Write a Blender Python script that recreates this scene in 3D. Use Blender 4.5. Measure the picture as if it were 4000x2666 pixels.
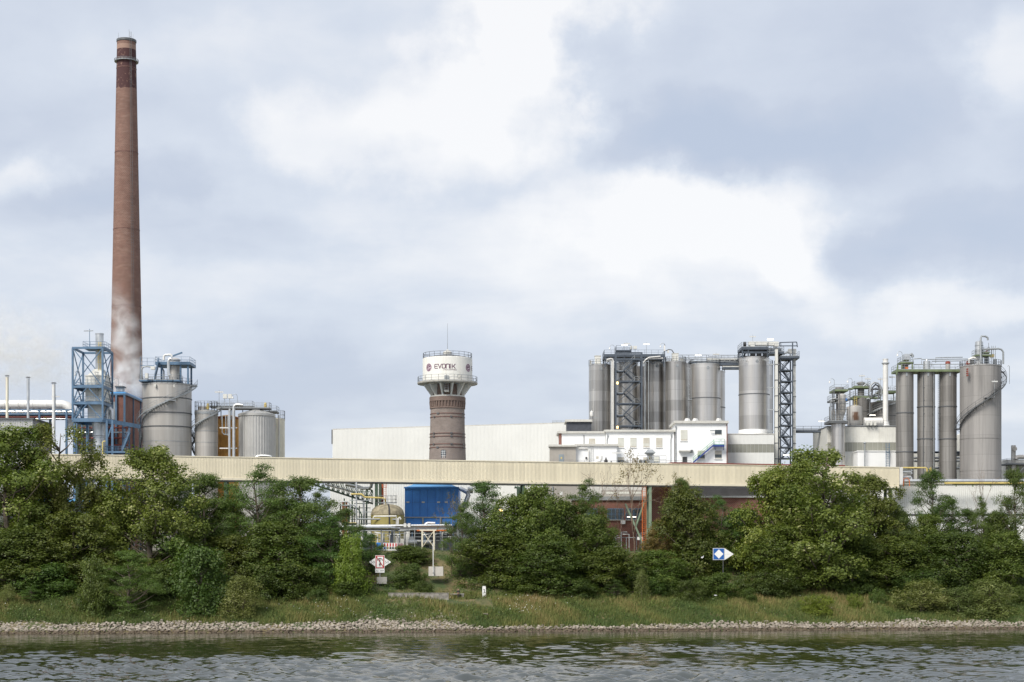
import bpy, bmesh, math, random
import numpy as np
from mathutils import Vector, Matrix, Euler
from math import radians, sin, cos, pi, atan2

for _o in list(bpy.data.objects):
    bpy.data.objects.remove(_o)
SC = bpy.context.scene
COL = SC.collection
random.seed(11)

# ------------------------------------------------------------------ camera
F, EYE, HY, CX = 6500.0, 11.0, 2200.0, 2000.0      # focal length in photo pixels, eye height above the river
cam = bpy.data.cameras.new('camera')
camo = bpy.data.objects.new('camera', cam)
COL.objects.link(camo)
camo.location = (0, 0, EYE)
camo.rotation_euler = (radians(90), 0, 0)
cam.sensor_width = 36.0
cam.lens = 36.0 * F / 4000.0
cam.shift_y = (HY - 1333.0) / 4000.0
cam.clip_start = 0.5
cam.clip_end = 6000
SC.camera = camo

# ------------------------------------------------------------------ sky
SUN_EL, SUN_AZ = radians(46), radians(215)     # compass azimuth seen from above, 0 = +Y, clockwise
W = bpy.data.worlds.new('World')
SC.world = W
W.use_nodes = True
nt = W.node_tree
nt.nodes.clear()

def nd(tree, typ, **kw):
    n = tree.nodes.new(typ)
    for k, v in kw.items():
        setattr(n, k, v)
    return n

def lk(tree, a, b):
    tree.links.new(a, b)

def mth(tree, op, a, b=None, c=None, clamp=False):
    n = tree.nodes.new('ShaderNodeMath')
    n.operation = op
    n.use_clamp = clamp
    for i, v in enumerate((a, b, c)):
        if v is None:
            continue
        if isinstance(v, (int, float)):
            n.inputs[i].default_value = v
        else:
            tree.links.new(v, n.inputs[i])
    return n.outputs[0]

def mixc(tree, fac, a, b, mode='MIX'):
    n = tree.nodes.new('ShaderNodeMix')
    n.data_type = 'RGBA'
    n.blend_type = mode
    for i, v in ((0, fac), (6, a), (7, b)):
        if isinstance(v, (int, float)):
            n.inputs[i].default_value = v
        elif isinstance(v, (tuple, list)):
            n.inputs[i].default_value = (*v[:3], 1)
        else:
            tree.links.new(v, n.inputs[i])
    return n.outputs[2]

def smooth(tree, v, a, b, lo=0.0, hi=1.0):
    n = tree.nodes.new('ShaderNodeMapRange')
    n.interpolation_type = 'SMOOTHSTEP'
    tree.links.new(v, n.inputs[0])
    n.inputs[1].default_value = a
    n.inputs[2].default_value = b
    n.inputs[3].default_value = lo
    n.inputs[4].default_value = hi
    return n.outputs[0]

def noise(tree, vec, scale, detail=4, rough=0.55, dist=0.0):
    n = tree.nodes.new('ShaderNodeTexNoise')
    n.inputs['Scale'].default_value = scale
    n.inputs['Detail'].default_value = detail
    n.inputs['Roughness'].default_value = rough
    n.inputs['Distortion'].default_value = dist
    if vec is not None:
        tree.links.new(vec, n.inputs['Vector'])
    return n.outputs['Fac']

def build_sky():
    sky = nd(nt, 'ShaderNodeTexSky')
    sky.sky_type = 'NISHITA'
    sky.sun_disc = False
    sky.sun_elevation = SUN_EL
    sky.sun_rotation = SUN_AZ
    sky.altitude = 50
    sky.air_density = 1.0
    sky.dust_density = 2.0
    tc = nd(nt, 'ShaderNodeTexCoord')
    sep = nd(nt, 'ShaderNodeSeparateXYZ')
    lk(nt, tc.outputs['Generated'], sep.inputs[0])
    dx, dy, dz = sep.outputs
    zc = mth(nt, 'MAXIMUM', dz, 0.0)
    # cloud deck: directions projected on a layer, so that the clouds flatten toward the horizon
    den = mth(nt, 'ADD', zc, 0.16)
    px = mth(nt, 'DIVIDE', dx, den)
    py = mth(nt, 'DIVIDE', dy, den)
    cmb = nd(nt, 'ShaderNodeCombineXYZ')
    lk(nt, px, cmb.inputs[0]); lk(nt, py, cmb.inputs[1])
    n1 = noise(nt, cmb.outputs[0], 0.9, 6, 0.52, 0.4)
    n2 = noise(nt, cmb.outputs[0], 3.2, 5, 0.55, 0.3)
    # angular coordinates for the large cloud banks
    ys = mth(nt, 'MAXIMUM', dy, 0.02)
    u = mth(nt, 'DIVIDE', dx, ys)
    v = mth(nt, 'DIVIDE', dz, ys)
    uv = nd(nt, 'ShaderNodeCombineXYZ')
    lk(nt, u, uv.inputs[0]); lk(nt, v, uv.inputs[1])
    wn = nd(nt, 'ShaderNodeTexNoise')
    wn.inputs['Scale'].default_value = 9.0
    wn.inputs['Detail'].default_value = 8
    wn.inputs['Roughness'].default_value = 0.56
    lk(nt, uv.outputs[0], wn.inputs['Vector'])
    wsub = nd(nt, 'ShaderNodeVectorMath', operation='SUBTRACT')
    lk(nt, wn.outputs['Color'], wsub.inputs[0]); wsub.inputs[1].default_value = (0.5, 0.5, 0.5)
    wsc = nd(nt, 'ShaderNodeVectorMath', operation='MULTIPLY')
    lk(nt, wsub.outputs[0], wsc.inputs[0]); wsc.inputs[1].default_value = (0.22, 0.105, 0)
    wadd = nd(nt, 'ShaderNodeVectorMath', operation='ADD')
    lk(nt, uv.outputs[0], wadd.inputs[0]); lk(nt, wsc.outputs[0], wadd.inputs[1])

    def bank(x, y, a, b):
        s = nd(nt, 'ShaderNodeVectorMath', operation='SUBTRACT')
        lk(nt, wadd.outputs[0], s.inputs[0]); s.inputs[1].default_value = ((x - CX) / F, (HY - y) / F, 0)
        m = nd(nt, 'ShaderNodeVectorMath', operation='MULTIPLY')
        lk(nt, s.outputs[0], m.inputs[0]); m.inputs[1].default_value = (F / a, F / b, 0)
        l = nd(nt, 'ShaderNodeVectorMath', operation='LENGTH')
        lk(nt, m.outputs[0], l.inputs[0])
        return smooth(nt, l.outputs['Value'], 1.38, 0.22)
    val = mth(nt, 'MULTIPLY_ADD', n1, 0.75, 0.0)
    val = mth(nt, 'MULTIPLY_ADD', n2, 0.34, val)
    n3 = noise(nt, uv.outputs[0], 26.0, 6, 0.6, 0.5)
    val = mth(nt, 'ADD', mth(nt, 'MULTIPLY_ADD', n3, 0.10, -0.06), val)
    for x, y, a, b, k in BANKS:
        val = mth(nt, 'MULTIPLY_ADD', bank(x, y, a, b), k, val)
    ramp = nd(nt, 'ShaderNodeValToRGB')
    cr = ramp.color_ramp
    cr.elements[0].position = 0.2; cr.elements[0].color = (0.412, 0.468, 0.572, 1)
    cr.elements[1].position = 0.9; cr.elements[1].color = (0.765, 0.765, 0.772, 1)
    e = cr.elements.new(0.42); e.color = (0.462, 0.507, 0.597, 1)
    e = cr.elements.new(0.6); e.color = (0.55, 0.592, 0.665, 1)
    e = cr.elements.new(0.72); e.color = (0.655, 0.675, 0.715, 1)
    lk(nt, val, ramp.inputs[0])
    cl = mixc(nt, 1.0, ramp.outputs[0], (10, 10, 10), 'MULTIPLY')
    out = mixc(nt, 0.9, sky.outputs[0], cl)
    bg = nd(nt, 'ShaderNodeBackground')
    bg.inputs['Strength'].default_value = 0.1
    lk(nt, out, bg.inputs[0])
    wo = nd(nt, 'ShaderNodeOutputWorld')
    lk(nt, bg.outputs[0], wo.inputs[0])

BANKS = [(1900, 1020, 1300, 380, 0.13), (3300, 1500, 1200, 250, 0.10), (500, 1150, 700, 250, 0.07), (1000, 150, 700, 200, 0.06), (2010, 60, 330, 330, 0.50), (2050, -900, 900, 1000, 0.34), (1900, 430, 420, 220, 0.34), (1680, 640, 330, 150, 0.28), (1290, 470, 330, 150, 0.28), (1500, 800, 900, 250, 0.08),
         (2750, 800, 620, 200, 0.42), (2550, 950, 600, 220, 0.16), (3080, 1040, 340, 120, 0.32), (160, 650, 280, 110, 0.26), (3950, 260, 300, 300, 0.24),
         (3650, 1230, 620, 120, 0.26), (600, 120, 500, 160, 0.05),
         (2850, 490, 700, 170, -0.30), (3650, 900, 520, 170, -0.20), (2600, 120, 300, 160, -0.08),
         (500, 700, 400, 120, -0.16), (900, 950, 700, 120, -0.10), (900, 1560, 700, 180, -0.18), (350, 380, 300, 130, -0.06),
         (1900, 1500, 700, 180, -0.04)]
build_sky()

sun = bpy.data.lights.new('sun', 'SUN')
suno = bpy.data.objects.new('sun', sun)
COL.objects.link(suno)
sun.energy = 3.1
sun.angle = radians(24)
sun.color = (1.0, 0.95, 0.87)
sdir = Vector((sin(SUN_AZ) * cos(SUN_EL), cos(SUN_AZ) * cos(SUN_EL), sin(SUN_EL)))
suno.rotation_euler = sdir.to_track_quat('Z', 'Y').to_euler()
suno.location = sdir * 200

SC.view_settings.view_transform = 'Standard'
SC.view_settings.look = 'None'
SC.view_settings.gamma = 1.0
SC.view_settings.use_curve_mapping = False
SC.view_settings.exposure = 0.4
try:
    SC.cycles.max_bounces = 6
    SC.cycles.transparent_max_bounces = 12
    SC.cycles.volume_bounces = 5
    SC.cycles.volume_step_rate = 2.0
    SC.cycles.use_denoising = True
except Exception:
    pass

# ------------------------------------------------------------------ helpers
def PX(px, Y): return (px - CX) * Y / F
def PZ(py, Y): return EYE + (HY - py) * Y / F
def P(px, py, Y): return Vector((PX(px, Y), Y, PZ(py, Y)))
def S(n, Y): return n * Y / F

ORG = {}

class MB:
    """collects faces in world coordinates and links them as one mesh object"""
    def __init__(self):
        self.v = []; self.f = []
    def add(self, vs, fs):
        b = len(self.v)
        self.v.extend([tuple(p) for p in vs])
        self.f.extend([tuple(i + b for i in f) for f in fs])
        return self
    def bx(self, x0, x1, y0, y1, z0, z1):
        vs = [(x0, y0, z0), (x1, y0, z0), (x1, y1, z0), (x0, y1, z0), (x0, y0, z1), (x1, y0, z1), (x1, y1, z1), (x0, y1, z1)]
        return self.add(vs, [(0, 3, 2, 1), (4, 5, 6, 7), (0, 1, 5, 4), (1, 2, 6, 5), (2, 3, 7, 6), (3, 0, 4, 7)])
    def pb(self, x0, x1, y0, y1, Y, d):
        """box whose front face at distance Y spans a pixel rectangle of the photograph, d metres deep"""
        return self.bx(PX(x0, Y), PX(x1, Y), Y, Y + d, PZ(y1, Y), PZ(y0, Y))
    def beam(self, p0, p1, w, h=None, up=(0, 0, 1)):
        p0 = Vector(p0); p1 = Vector(p1); h = h or w
        d = p1 - p0
        if d.length < 1e-6: return self
        d.normalize()
        u = Vector(up)
        if abs(d.dot(u)) > 0.97: u = Vector((0, 1, 0))
        s = d.cross(u).normalized(); u = s.cross(d).normalized()
        vs = []
        for p in (p0, p1):
            for a, b in ((-1, -1), (1, -1), (1, 1), (-1, 1)):
                vs.append(p + s * (a * w / 2) + u * (b * h / 2))
        return self.add(vs, [(0, 3, 2, 1), (4, 5, 6, 7), (0, 1, 5, 4), (1, 2, 6, 5), (2, 3, 7, 6), (3, 0, 4, 7)])
    def cyl(self, p0, p1, r0, r1=None, n=12, caps=True):
        p0 = Vector(p0); p1 = Vector(p1); r1 = r0 if r1 is None else r1
        d = (p1 - p0).normalized()
        u = Vector((1, 0, 0)) if abs(d.x) < 0.9 else Vector((0, 1, 0))
        s = d.cross(u).normalized(); u = s.cross(d)
        vs = []
        for p, r in ((p0, r0), (p1, r1)):
            for k in range(n):
                a = 2 * pi * k / n
                vs.append(p + s * (r * cos(a)) + u * (r * sin(a)))
        fs = [(k, (k + 1) % n, n + (k + 1) % n, n + k) for k in range(n)]
        if caps:
            fs.append(tuple(range(n - 1, -1, -1))); fs.append(tuple(range(n, 2 * n)))
        return self.add(vs, fs)
    def lathe(self, cx, cy, prof, n=32, capb=False, capt=True):
        vs = []; fs = []
        for r, z in prof:
            for k in range(n):
                a = 2 * pi * k / n
                vs.append((cx + r * sin(a), cy - r * cos(a), z))
        for j in range(len(prof) - 1):
            for k in range(n):
                k2 = (k + 1) % n
                fs.append((j * n + k, j * n + k2, (j + 1) * n + k2, (j + 1) * n + k))
        if capb: fs.append(tuple(range(n - 1, -1, -1)))
        if capt: fs.append(tuple((len(prof) - 1) * n + k for k in range(n)))
        return self.add(vs, fs)
    def tube(self, pts, r, n=8):
        pts = [Vector(p) for p in pts]
        vs = []; fs = []
        prev = None
        for i, p in enumerate(pts):
            d = (pts[min(i + 1, len(pts) - 1)] - pts[max(i - 1, 0)]).normalized()
            if prev is None:
                u = Vector((0, 0, 1)) if abs(d.z) < 0.9 else Vector((1, 0, 0))
                s = d.cross(u).normalized()
            else:
                s = (prev - d * prev.dot(d)).normalized()
            prev = s
            t = d.cross(s)
            rr = r[i] if isinstance(r, (list, tuple)) else r
            for k in range(n):
                a = 2 * pi * k / n
                vs.append(p + s * (rr * cos(a)) + t * (rr * sin(a)))
        for i in range(len(pts) - 1):
            for k in range(n):
                k2 = (k + 1) % n
                fs.append((i * n + k, i * n + k2, (i + 1) * n + k2, (i + 1) * n + k))
        fs.append(tuple(range(n - 1, -1, -1)))
        fs.append(tuple((len(pts) - 1) * n + k for k in range(n)))
        return self.add(vs, fs)
    def prism(self, pts, d):
        """closed polygon extruded along vector d"""
        pts = [Vector(p) for p in pts]; d = Vector(d); n = len(pts)
        vs = pts + [p + d for p in pts]
        fs = [tuple(range(n)), tuple(range(2 * n - 1, n - 1, -1))]
        fs += [(k, n + k, n + (k + 1) % n, (k + 1) % n) for k in range(n)]
        return self.add(vs, fs)
    def build(self, name, mat, parent=None, loc=None, sm=35):
        me = bpy.data.meshes.new(name)
        o = (ORG[parent.name] if parent is not None else Vector(loc or (0, 0, 0)))
        me.from_pydata([(a - o[0], b - o[1], c - o[2]) for a, b, c in self.v], [], self.f)
        if sm:
            me.shade_smooth(); me.set_sharp_from_angle(angle=radians(sm))
        me.materials.append(mat)
        ob = bpy.data.objects.new(name, me)
        COL.objects.link(ob)
        if parent is not None:
            ob.parent = parent
        else:
            ob.location = o
        ORG[ob.name] = Vector(o)
        return ob

def tag(o, label=None, cat=None, group=None, kind=None):
    if label: o['label'] = label
    if cat: o['category'] = cat
    if group: o['group'] = group
    if kind: o['kind'] = kind
    return o

def thing(name, label, cat, loc, group=None):
    o = bpy.data.objects.new(name, None)
    COL.objects.link(o)
    o.empty_display_size = 1
    o.location = loc
    ORG[o.name] = Vector(loc)
    return tag(o, label, cat, group)

def copy_part(src, parent, loc, rot=None, scale=None):
    c = src.copy()
    COL.objects.link(c)
    c.parent = parent
    c.location = loc
    if rot is not None: c.rotation_euler = rot
    if scale is not None: c.scale = scale
    ORG[c.name] = ORG.get(parent.name, Vector((0, 0, 0))) if parent else Vector((0, 0, 0))
    return c

def bm_part(root, name, mat, p0, p1, w, h=None):
    m = MB(); m.beam(p0, p1, w, h); return m.build(name, mat, root)

def tb_part(root, name, mat, pts, r, n=8):
    m = MB(); m.tube(pts, r, n); return m.build(name, mat, root)

def railing(mb, pts, h=1.1, gap=1.6, r=0.03, closed=False):
    pts = [Vector(p) for p in pts]
    if closed: pts = pts + [pts[0]]
    for a, b in zip(pts[:-1], pts[1:]):
        n = max(1, int(round((b - a).length / gap)))
        for k in range(n + 1):
            q = a.lerp(b, k / n)
            mb.beam(q, q + Vector((0, 0, h)), r * 1.7)
        for f in (1.0, 0.52):
            mb.beam(a + Vector((0, 0, h * f)), b + Vector((0, 0, h * f)), r * 1.8)
        mb.beam(a + Vector((0, 0, 0.06)), b + Vector((0, 0, 0.06)), 0.02, 0.12)
    return mb

def ring_railing(mb, cx, cy, R, z, h=1.1, n=28, r=0.03, a0=0, a1=2 * pi):
    pts = [(cx + R * sin(a0 + (a1 - a0) * k / n), cy - R * cos(a0 + (a1 - a0) * k / n), z) for k in range(n + 1)]
    return railing(mb, pts, h, 9, r)

# ------------------------------------------------------------------ materials
def new_mat(name):
    m = bpy.data.materials.new(name)
    m.use_nodes = True
    t = m.node_tree
    b = t.nodes['Principled BSDF']
    return m, t, b

def tco(t, out='Object'):
    return nd(t, 'ShaderNodeTexCoord').outputs[out]

def mapped(t, scale, vec=None):
    mp = nd(t, 'ShaderNodeMapping')
    mp.inputs['Scale'].default_value = scale
    lk(t, vec if vec is not None else tco(t), mp.inputs[0])
    return mp.outputs[0]

def M(name, col, rough=0.6, metal=0.0, var=0.12, scale=0.7, streak=0.0, scol=(0.12, 0.1, 0.08), bump=0.0, objvar=0.0):
    m, t, b = new_mat(name)
    n = noise(t, mapped(t, (scale, scale, scale)), 1.0, 5, 0.6)
    lo = tuple(c * (1 - var) for c in col); hi = tuple(min(1, c * (1 + var)) for c in col)
    c = mixc(t, smooth(t, n, 0.3, 0.7), lo, hi)
    if streak > 0:
        sn = noise(t, mapped(t, (2.2, 2.2, 0.06)), 1.0, 4, 0.6)
        big = noise(t, mapped(t, (0.25, 0.25, 0.1)), 1.0, 2, 0.5)
        f = mth(t, 'MULTIPLY', smooth(t, sn, 0.48, 0.75), smooth(t, big, 0.35, 0.65))
        c = mixc(t, mth(t, 'MULTIPLY', f, streak), c, scol)
    if objvar > 0:
        oi = nd(t, 'ShaderNodeObjectInfo')
        k = mth(t, 'MULTIPLY_ADD', oi.outputs['Random'], objvar * 2, 1 - objvar)
        hs = nd(t, 'ShaderNodeHueSaturation')
        lk(t, k, hs.inputs['Value']); lk(t, c, hs.inputs['Color'])
        c = hs.outputs[0]
    lk(t, c, b.inputs['Base Color'])
    b.inputs['Roughness'].default_value = rough
    b.inputs['Metallic'].default_value = metal
    if bump > 0:
        bp = nd(t, 'ShaderNodeBump')
        bp.inputs['Strength'].default_value = bump
        bp.inputs['Distance'].default_value = 0.05
        lk(t, noise(t, mapped(t, (scale * 6,) * 3), 1.0, 4), bp.inputs['Height'])
        lk(t, bp.outputs[0], b.inputs['Normal'])
    return m

def emis(name, col, strength):
    m, t, b = new_mat(name)
    b.inputs['Base Color'].default_value = (*col, 1)
    b.inputs['Emission Color'].default_value = (*col, 1)
    b.inputs['Emission Strength'].default_value = strength
    return m

def steel_mat(name, col, dark, rough=0.42, metal=0.8, course=2.4, streak=0.6, tint=0.22, seed=0.0):
    """stainless shell: welded courses of slightly different tone, brushed streaks with reflected sky and dark put into the colour"""
    m, t, b = new_mat(name)
    oc = tco(t)
    sp = nd(t, 'ShaderNodeSeparateXYZ'); lk(t, oc, sp.inputs[0])
    oi = nd(t, 'ShaderNodeObjectInfo')
    row = mth(t, 'FLOOR', mth(t, 'DIVIDE', sp.outputs[2], course))
    wn = nd(t, 'ShaderNodeTexWhiteNoise'); wn.noise_dimensions = '2D'
    cb = nd(t, 'ShaderNodeCombineXYZ'); lk(t, row, cb.inputs[0]); lk(t, oi.outputs['Random'], cb.inputs[1])
    lk(t, cb.outputs[0], wn.inputs['Vector'])
    ang = mth(t, 'ARCTAN2', sp.outputs[1], sp.outputs[0])
    acol = nd(t, 'ShaderNodeCombineXYZ')
    lk(t, mth(t, 'MULTIPLY', ang, 3.0), acol.inputs[0]); lk(t, mth(t, 'MULTIPLY', oi.outputs['Random'], 37.0), acol.inputs[1])
    lk(t, mth(t, 'MULTIPLY', sp.outputs[2], 0.035), acol.inputs[2])
    st = noise(t, acol.outputs[0], 1.6, 5, 0.62)
    broad = noise(t, acol.outputs[0], 0.55, 2, 0.5)
    c = mixc(t, smooth(t, st, 0.36, 0.7), col, dark)  # brushed vertical streaks: reflected sky and dark put into the base colour
    c0 = mixc(t, streak, col, c)
    c0 = mixc(t, mth(t, 'MULTIPLY', smooth(t, broad, 0.45, 0.7), 0.55), c0, dark)
    k = mth(t, 'MULTIPLY_ADD', wn.outputs['Value'], tint * 2, 1 - tint)
    hs = nd(t, 'ShaderNodeHueSaturation'); lk(t, k, hs.inputs['Value']); lk(t, c0, hs.inputs['Color'])
    fr = mth(t, 'FRACT', mth(t, 'DIVIDE', sp.outputs[2], course))
    seam = mth(t, 'LESS_THAN', fr, 0.035)
    c1 = mixc(t, mth(t, 'MULTIPLY', seam, 0.35), hs.outputs[0], dark)
    lk(t, c1, b.inputs['Base Color'])
    b.inputs['Metallic'].default_value = metal
    lk(t, mth(t, 'MULTIPLY_ADD', st, 0.25, rough - 0.12), b.inputs['Roughness'])
    return m

def brick_mat(name, c1, c2, mortar, rnd=0.35, soot=0.35, cylr=None):
    m, t, b = new_mat(name)
    oc = tco(t)
    sp = nd(t, 'ShaderNodeSeparateXYZ'); lk(t, oc, sp.inputs[0])
    cb = nd(t, 'ShaderNodeCombineXYZ')
    if cylr:
        lk(t, mth(t, 'MULTIPLY', mth(t, 'ARCTAN2', sp.outputs[1], sp.outputs[0]), cylr), cb.inputs[0])
    else:
        lk(t, mth(t, 'ADD', sp.outputs[0], sp.outputs[1]), cb.inputs[0])
    lk(t, sp.outputs[2], cb.inputs[1])
    bt = nd(t, 'ShaderNodeTexBrick')
    lk(t, cb.outputs[0], bt.inputs['Vector'])
    bt.inputs['Scale'].default_value = 1.0
    bt.inputs['Brick Width'].default_value = 0.42
    bt.inputs['Row Height'].default_value = 0.2
    bt.inputs['Mortar Size'].default_value = 0.022
    bt.inputs['Bias'].default_value = 0.0
    bt.inputs['Color1'].default_value = (*c1, 1); bt.inputs['Color2'].default_value = (*c2, 1); bt.inputs['Mortar'].default_value = (*mortar, 1)
    n = noise(t, mapped(t, (0.35, 0.35, 0.35)), 1.0, 5, 0.6)
    n2 = noise(t, mapped(t, (0.5, 0.5, 2.2)), 1.0, 5, 0.65)
    c = mixc(t, mth(t, 'MULTIPLY', smooth(t, n, 0.35, 0.7), soot), bt.outputs[0], tuple(x * 0.45 for x in c1))
    c = mixc(t, mth(t, 'MULTIPLY', smooth(t, n2, 0.45, 0.75), rnd), c, mortar)
    lk(t, c, b.inputs['Base Color'])
    b.inputs['Roughness'].default_value = 0.9
    return m, t, b, c, sp
# ------------------------------------------------------------------ shared materials
MAT = {}
MAT['blue'] = M('blue_steel_paint', (0.095, 0.17, 0.265), 0.5, 0.0, 0.18, 0.9, 0.35, (0.1, 0.08, 0.06))
MAT['dkblue'] = M('dark_blue_steel_paint', (0.07, 0.086, 0.108), 0.5, 0.0, 0.2, 0.9)
MAT['grey'] = M('galvanised_steel', (0.33, 0.35, 0.36), 0.5, 0.35, 0.15, 1.2, 0.3)
MAT['dkgrey'] = M('dark_grey_steel', (0.11, 0.115, 0.12), 0.55, 0.1, 0.15, 1.0)
MAT['green'] = M('olive_green_steel_paint', (0.15, 0.19, 0.1), 0.55, 0, 0.2, 0.9, 0.3)
MAT['dkgreen'] = M('dark_green_steel_paint', (0.05, 0.085, 0.055), 0.55, 0, 0.2, 0.9)
MAT['pgreen'] = M('pale_green_steel_paint', (0.2, 0.27, 0.19), 0.55, 0, 0.15, 0.9, 0.3)
MAT['cream'] = M('cream_paint', (0.74, 0.675, 0.52), 0.55, 0, 0.07, 0.25, 0.16, (0.36, 0.3, 0.18), 0.0, 0.06)
MAT['creamp'] = M('cream_trim_paint', (0.76, 0.695, 0.54), 0.55, 0, 0.06, 0.4, 0.15, (0.35, 0.3, 0.2))
MAT['white'] = M('white_wall_paint', (0.86, 0.865, 0.86), 0.65, 0, 0.02, 0.4, 0.12, (0.5, 0.5, 0.47))
MAT['hall'] = M('pale_grey_cladding', (0.73, 0.735, 0.71), 0.55, 0, 0.03, 0.15, 0.1, (0.5, 0.5, 0.47))
MAT['offwhite'] = M('off_white_paint', (0.66, 0.655, 0.61), 0.6, 0, 0.06, 0.5, 0.3, (0.4, 0.37, 0.3))
MAT['concrete'] = M('weathered_concrete', (0.4, 0.385, 0.35), 0.85, 0, 0.15, 0.9, 0.4, (0.16, 0.15, 0.13), 0.3)
MAT['render'] = M('grey_render', (0.36, 0.335, 0.3), 0.85, 0, 0.08, 0.6, 0.2)
MAT['band'] = M('olive_grey_window_band', (0.27, 0.27, 0.23), 0.35, 0, 0.08, 0.3)
MAT['slate'] = M('dark_slate_cladding', (0.05, 0.055, 0.068), 0.6, 0, 0.2, 1.5)
MAT['alu'] = M('bright_aluminium_jacket', (0.62, 0.63, 0.63), 0.38, 0.75, 0.1, 1.0, 0.3, (0.3, 0.3, 0.3))
MAT['wpipe'] = M('white_pipe_jacket', (0.7, 0.69, 0.66), 0.5, 0.1, 0.08, 0.6, 0.35, (0.25, 0.23, 0.2))
MAT['yellow'] = M('yellow_paint', (0.6, 0.47, 0.16), 0.55, 0, 0.1, 0.8)
MAT['orange'] = M('orange_paint', (0.6, 0.16, 0.04), 0.55, 0, 0.12, 0.8)
MAT['red'] = M('red_oxide_paint', (0.27, 0.06, 0.04), 0.6, 0, 0.15, 0.8)
MAT['hoop'] = M('rusty_iron_hoop', (0.15, 0.075, 0.06), 0.7, 0, 0.2, 1.0)
MAT['black'] = M('black_iron', (0.03, 0.03, 0.032), 0.6, 0, 0.2, 1.0)
MAT['bluebox'] = M('bright_blue_panel_paint', (0.055, 0.25, 0.72), 0.5, 0, 0.1, 0.35, 0.25, (0.05, 0.1, 0.22), 0, 0.03)
MAT['blueroof'] = M('light_blue_roof_paint', (0.12, 0.36, 0.68), 0.45, 0, 0.08, 0.35)
MAT['rust'] = M('rusty_cream_shell', (0.72, 0.38, 0.1), 0.75, 0, 0.3, 0.35, 1.0, (0.3, 0.09, 0.025))
MAT['rustl'] = M('cream_shell_with_rust_runs', (0.74, 0.7, 0.57), 0.7, 0, 0.06, 0.5, 0.8, (0.35, 0.13, 0.04))
MAT['glass'] = M('dark_window_glass', (0.06, 0.075, 0.085), 0.12, 0, 0.2, 1.0)
MAT['blind'] = M('beige_window_blind', (0.5, 0.47, 0.4), 0.6, 0, 0.08, 1.0)
MAT['wframe'] = M('white_window_frame', (0.78, 0.78, 0.77), 0.5, 0, 0.03)
MAT['roofedge'] = M('pale_roof_edge', (0.55, 0.54, 0.5), 0.7, 0, 0.08, 0.5, 0.3)
MAT['lampoff'] = M('lamp_housing_plastic', (0.6, 0.6, 0.58), 0.4)
MAT['lampon'] = emis('lit_lamp_tube', (1.0, 0.95, 0.85), 1.6)
MAT['lampwarm'] = emis('lit_warm_lamp', (1.0, 0.6, 0.2), 4.0)
MAT['steel'] = steel_mat('stainless_silo_shell', (0.59, 0.565, 0.525), (0.255, 0.242, 0.225), 0.32, 0.85)
MAT['steelb'] = steel_mat('bright_stainless_silo_shell', (0.68, 0.655, 0.62), (0.46, 0.44, 0.41), 0.34, 0.82, 2.9, 0.5, 0.12)
MAT['steelg'] = steel_mat('dull_steel_silo_shell', (0.53, 0.51, 0.48), (0.36, 0.34, 0.315), 0.6, 0.4, 3.1, 0.65, 0.08)
MAT['steeld'] = steel_mat('brown_grey_silo_shell', (0.3, 0.288, 0.27), (0.145, 0.137, 0.128), 0.52, 0.45, 3.3, 0.7, 0.08)
MAT['corr'] = M('ribbed_grey_aluminium', (0.5, 0.49, 0.465), 0.45, 0.5, 0.08, 0.4, 0.3, (0.25, 0.24, 0.22))
MAT['ochre'] = M('ochre_tank_paint', (0.34, 0.29, 0.1), 0.6, 0, 0.1, 0.6, 0.4, (0.12, 0.1, 0.05))
MAT['dirt'] = M('dirty_tank_dome', (0.27, 0.235, 0.16), 0.85, 0, 0.35, 1.2, 0.4, (0.08, 0.07, 0.05))
MAT['brickred'], *_ = brick_mat('red_brickwork', (0.24, 0.075, 0.05), (0.17, 0.055, 0.04), (0.33, 0.24, 0.2), 0.25, 0.3)

# ------------------------------------------------------------------ terrain
def edge_y(x): return 267.0 + 0.11 * x
_PS = np.array([-400, -12, -3, 0, 4, 9, 14, 17.5, 33.0, 36, 60, 4000.])
_PZ = np.array([-4, -4, -1.2, -0.05, 1.35, 3.0, 4.7, 5.2, 13.0, 13.2, 13.2, 13.2])
_rs = np.random.RandomState(5)
_K = _rs.uniform(-1, 1, (14, 2)); _K /= np.linalg.norm(_K, axis=1)[:, None]
_K *= np.geomspace(0.12, 2.2, 14)[:, None]
_PH = _rs.uniform(0, 6.28, 14)
def lump(x, y):
    r = 0
    for k, p in zip(_K, _PH):
        r = r + np.sin(k[0] * x + k[1] * y + p) * 0.10 / (0.6 + np.hypot(*k))
    return r
def ground(x, y):
    x = np.asarray(x, float); y = np.asarray(y, float)
    s = y - edge_y(x)
    z = np.interp(s, _PS, _PZ)
    w = np.clip((s - 1) / 5, 0, 1) * np.clip((40 - s) / 6, 0, 1)
    return z + lump(x, y) * w * 1.1
def stone_w(x):
    return np.interp(x, [-90, -40, -12, -4, 12, 30, 90], [4.5, 4.2, 4.4, 2.3, 1.9, 3.2, 3.9]) + 0.4 * np.sin(x * 0.21) + 0.3 * np.sin(x * 0.57 + 1)
def gz(x, y): return float(ground(x, y))

def grid_mesh(name, xs, ys, zf, mat, sm=True):
    Xg, Yg = np.meshgrid(xs, ys)
    Zg = zf(Xg, Yg)
    co = np.stack([Xg, Yg, Zg], -1).reshape(-1, 3)
    nx, ny = len(xs), len(ys)
    i = (np.arange(ny - 1)[:, None] * nx + np.arange(nx - 1)[None, :]).reshape(-1)
    fa = np.stack([i, i + 1, i + nx + 1, i + nx], -1)
    return np_mesh(name, co, fa, mat, sm)

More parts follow.
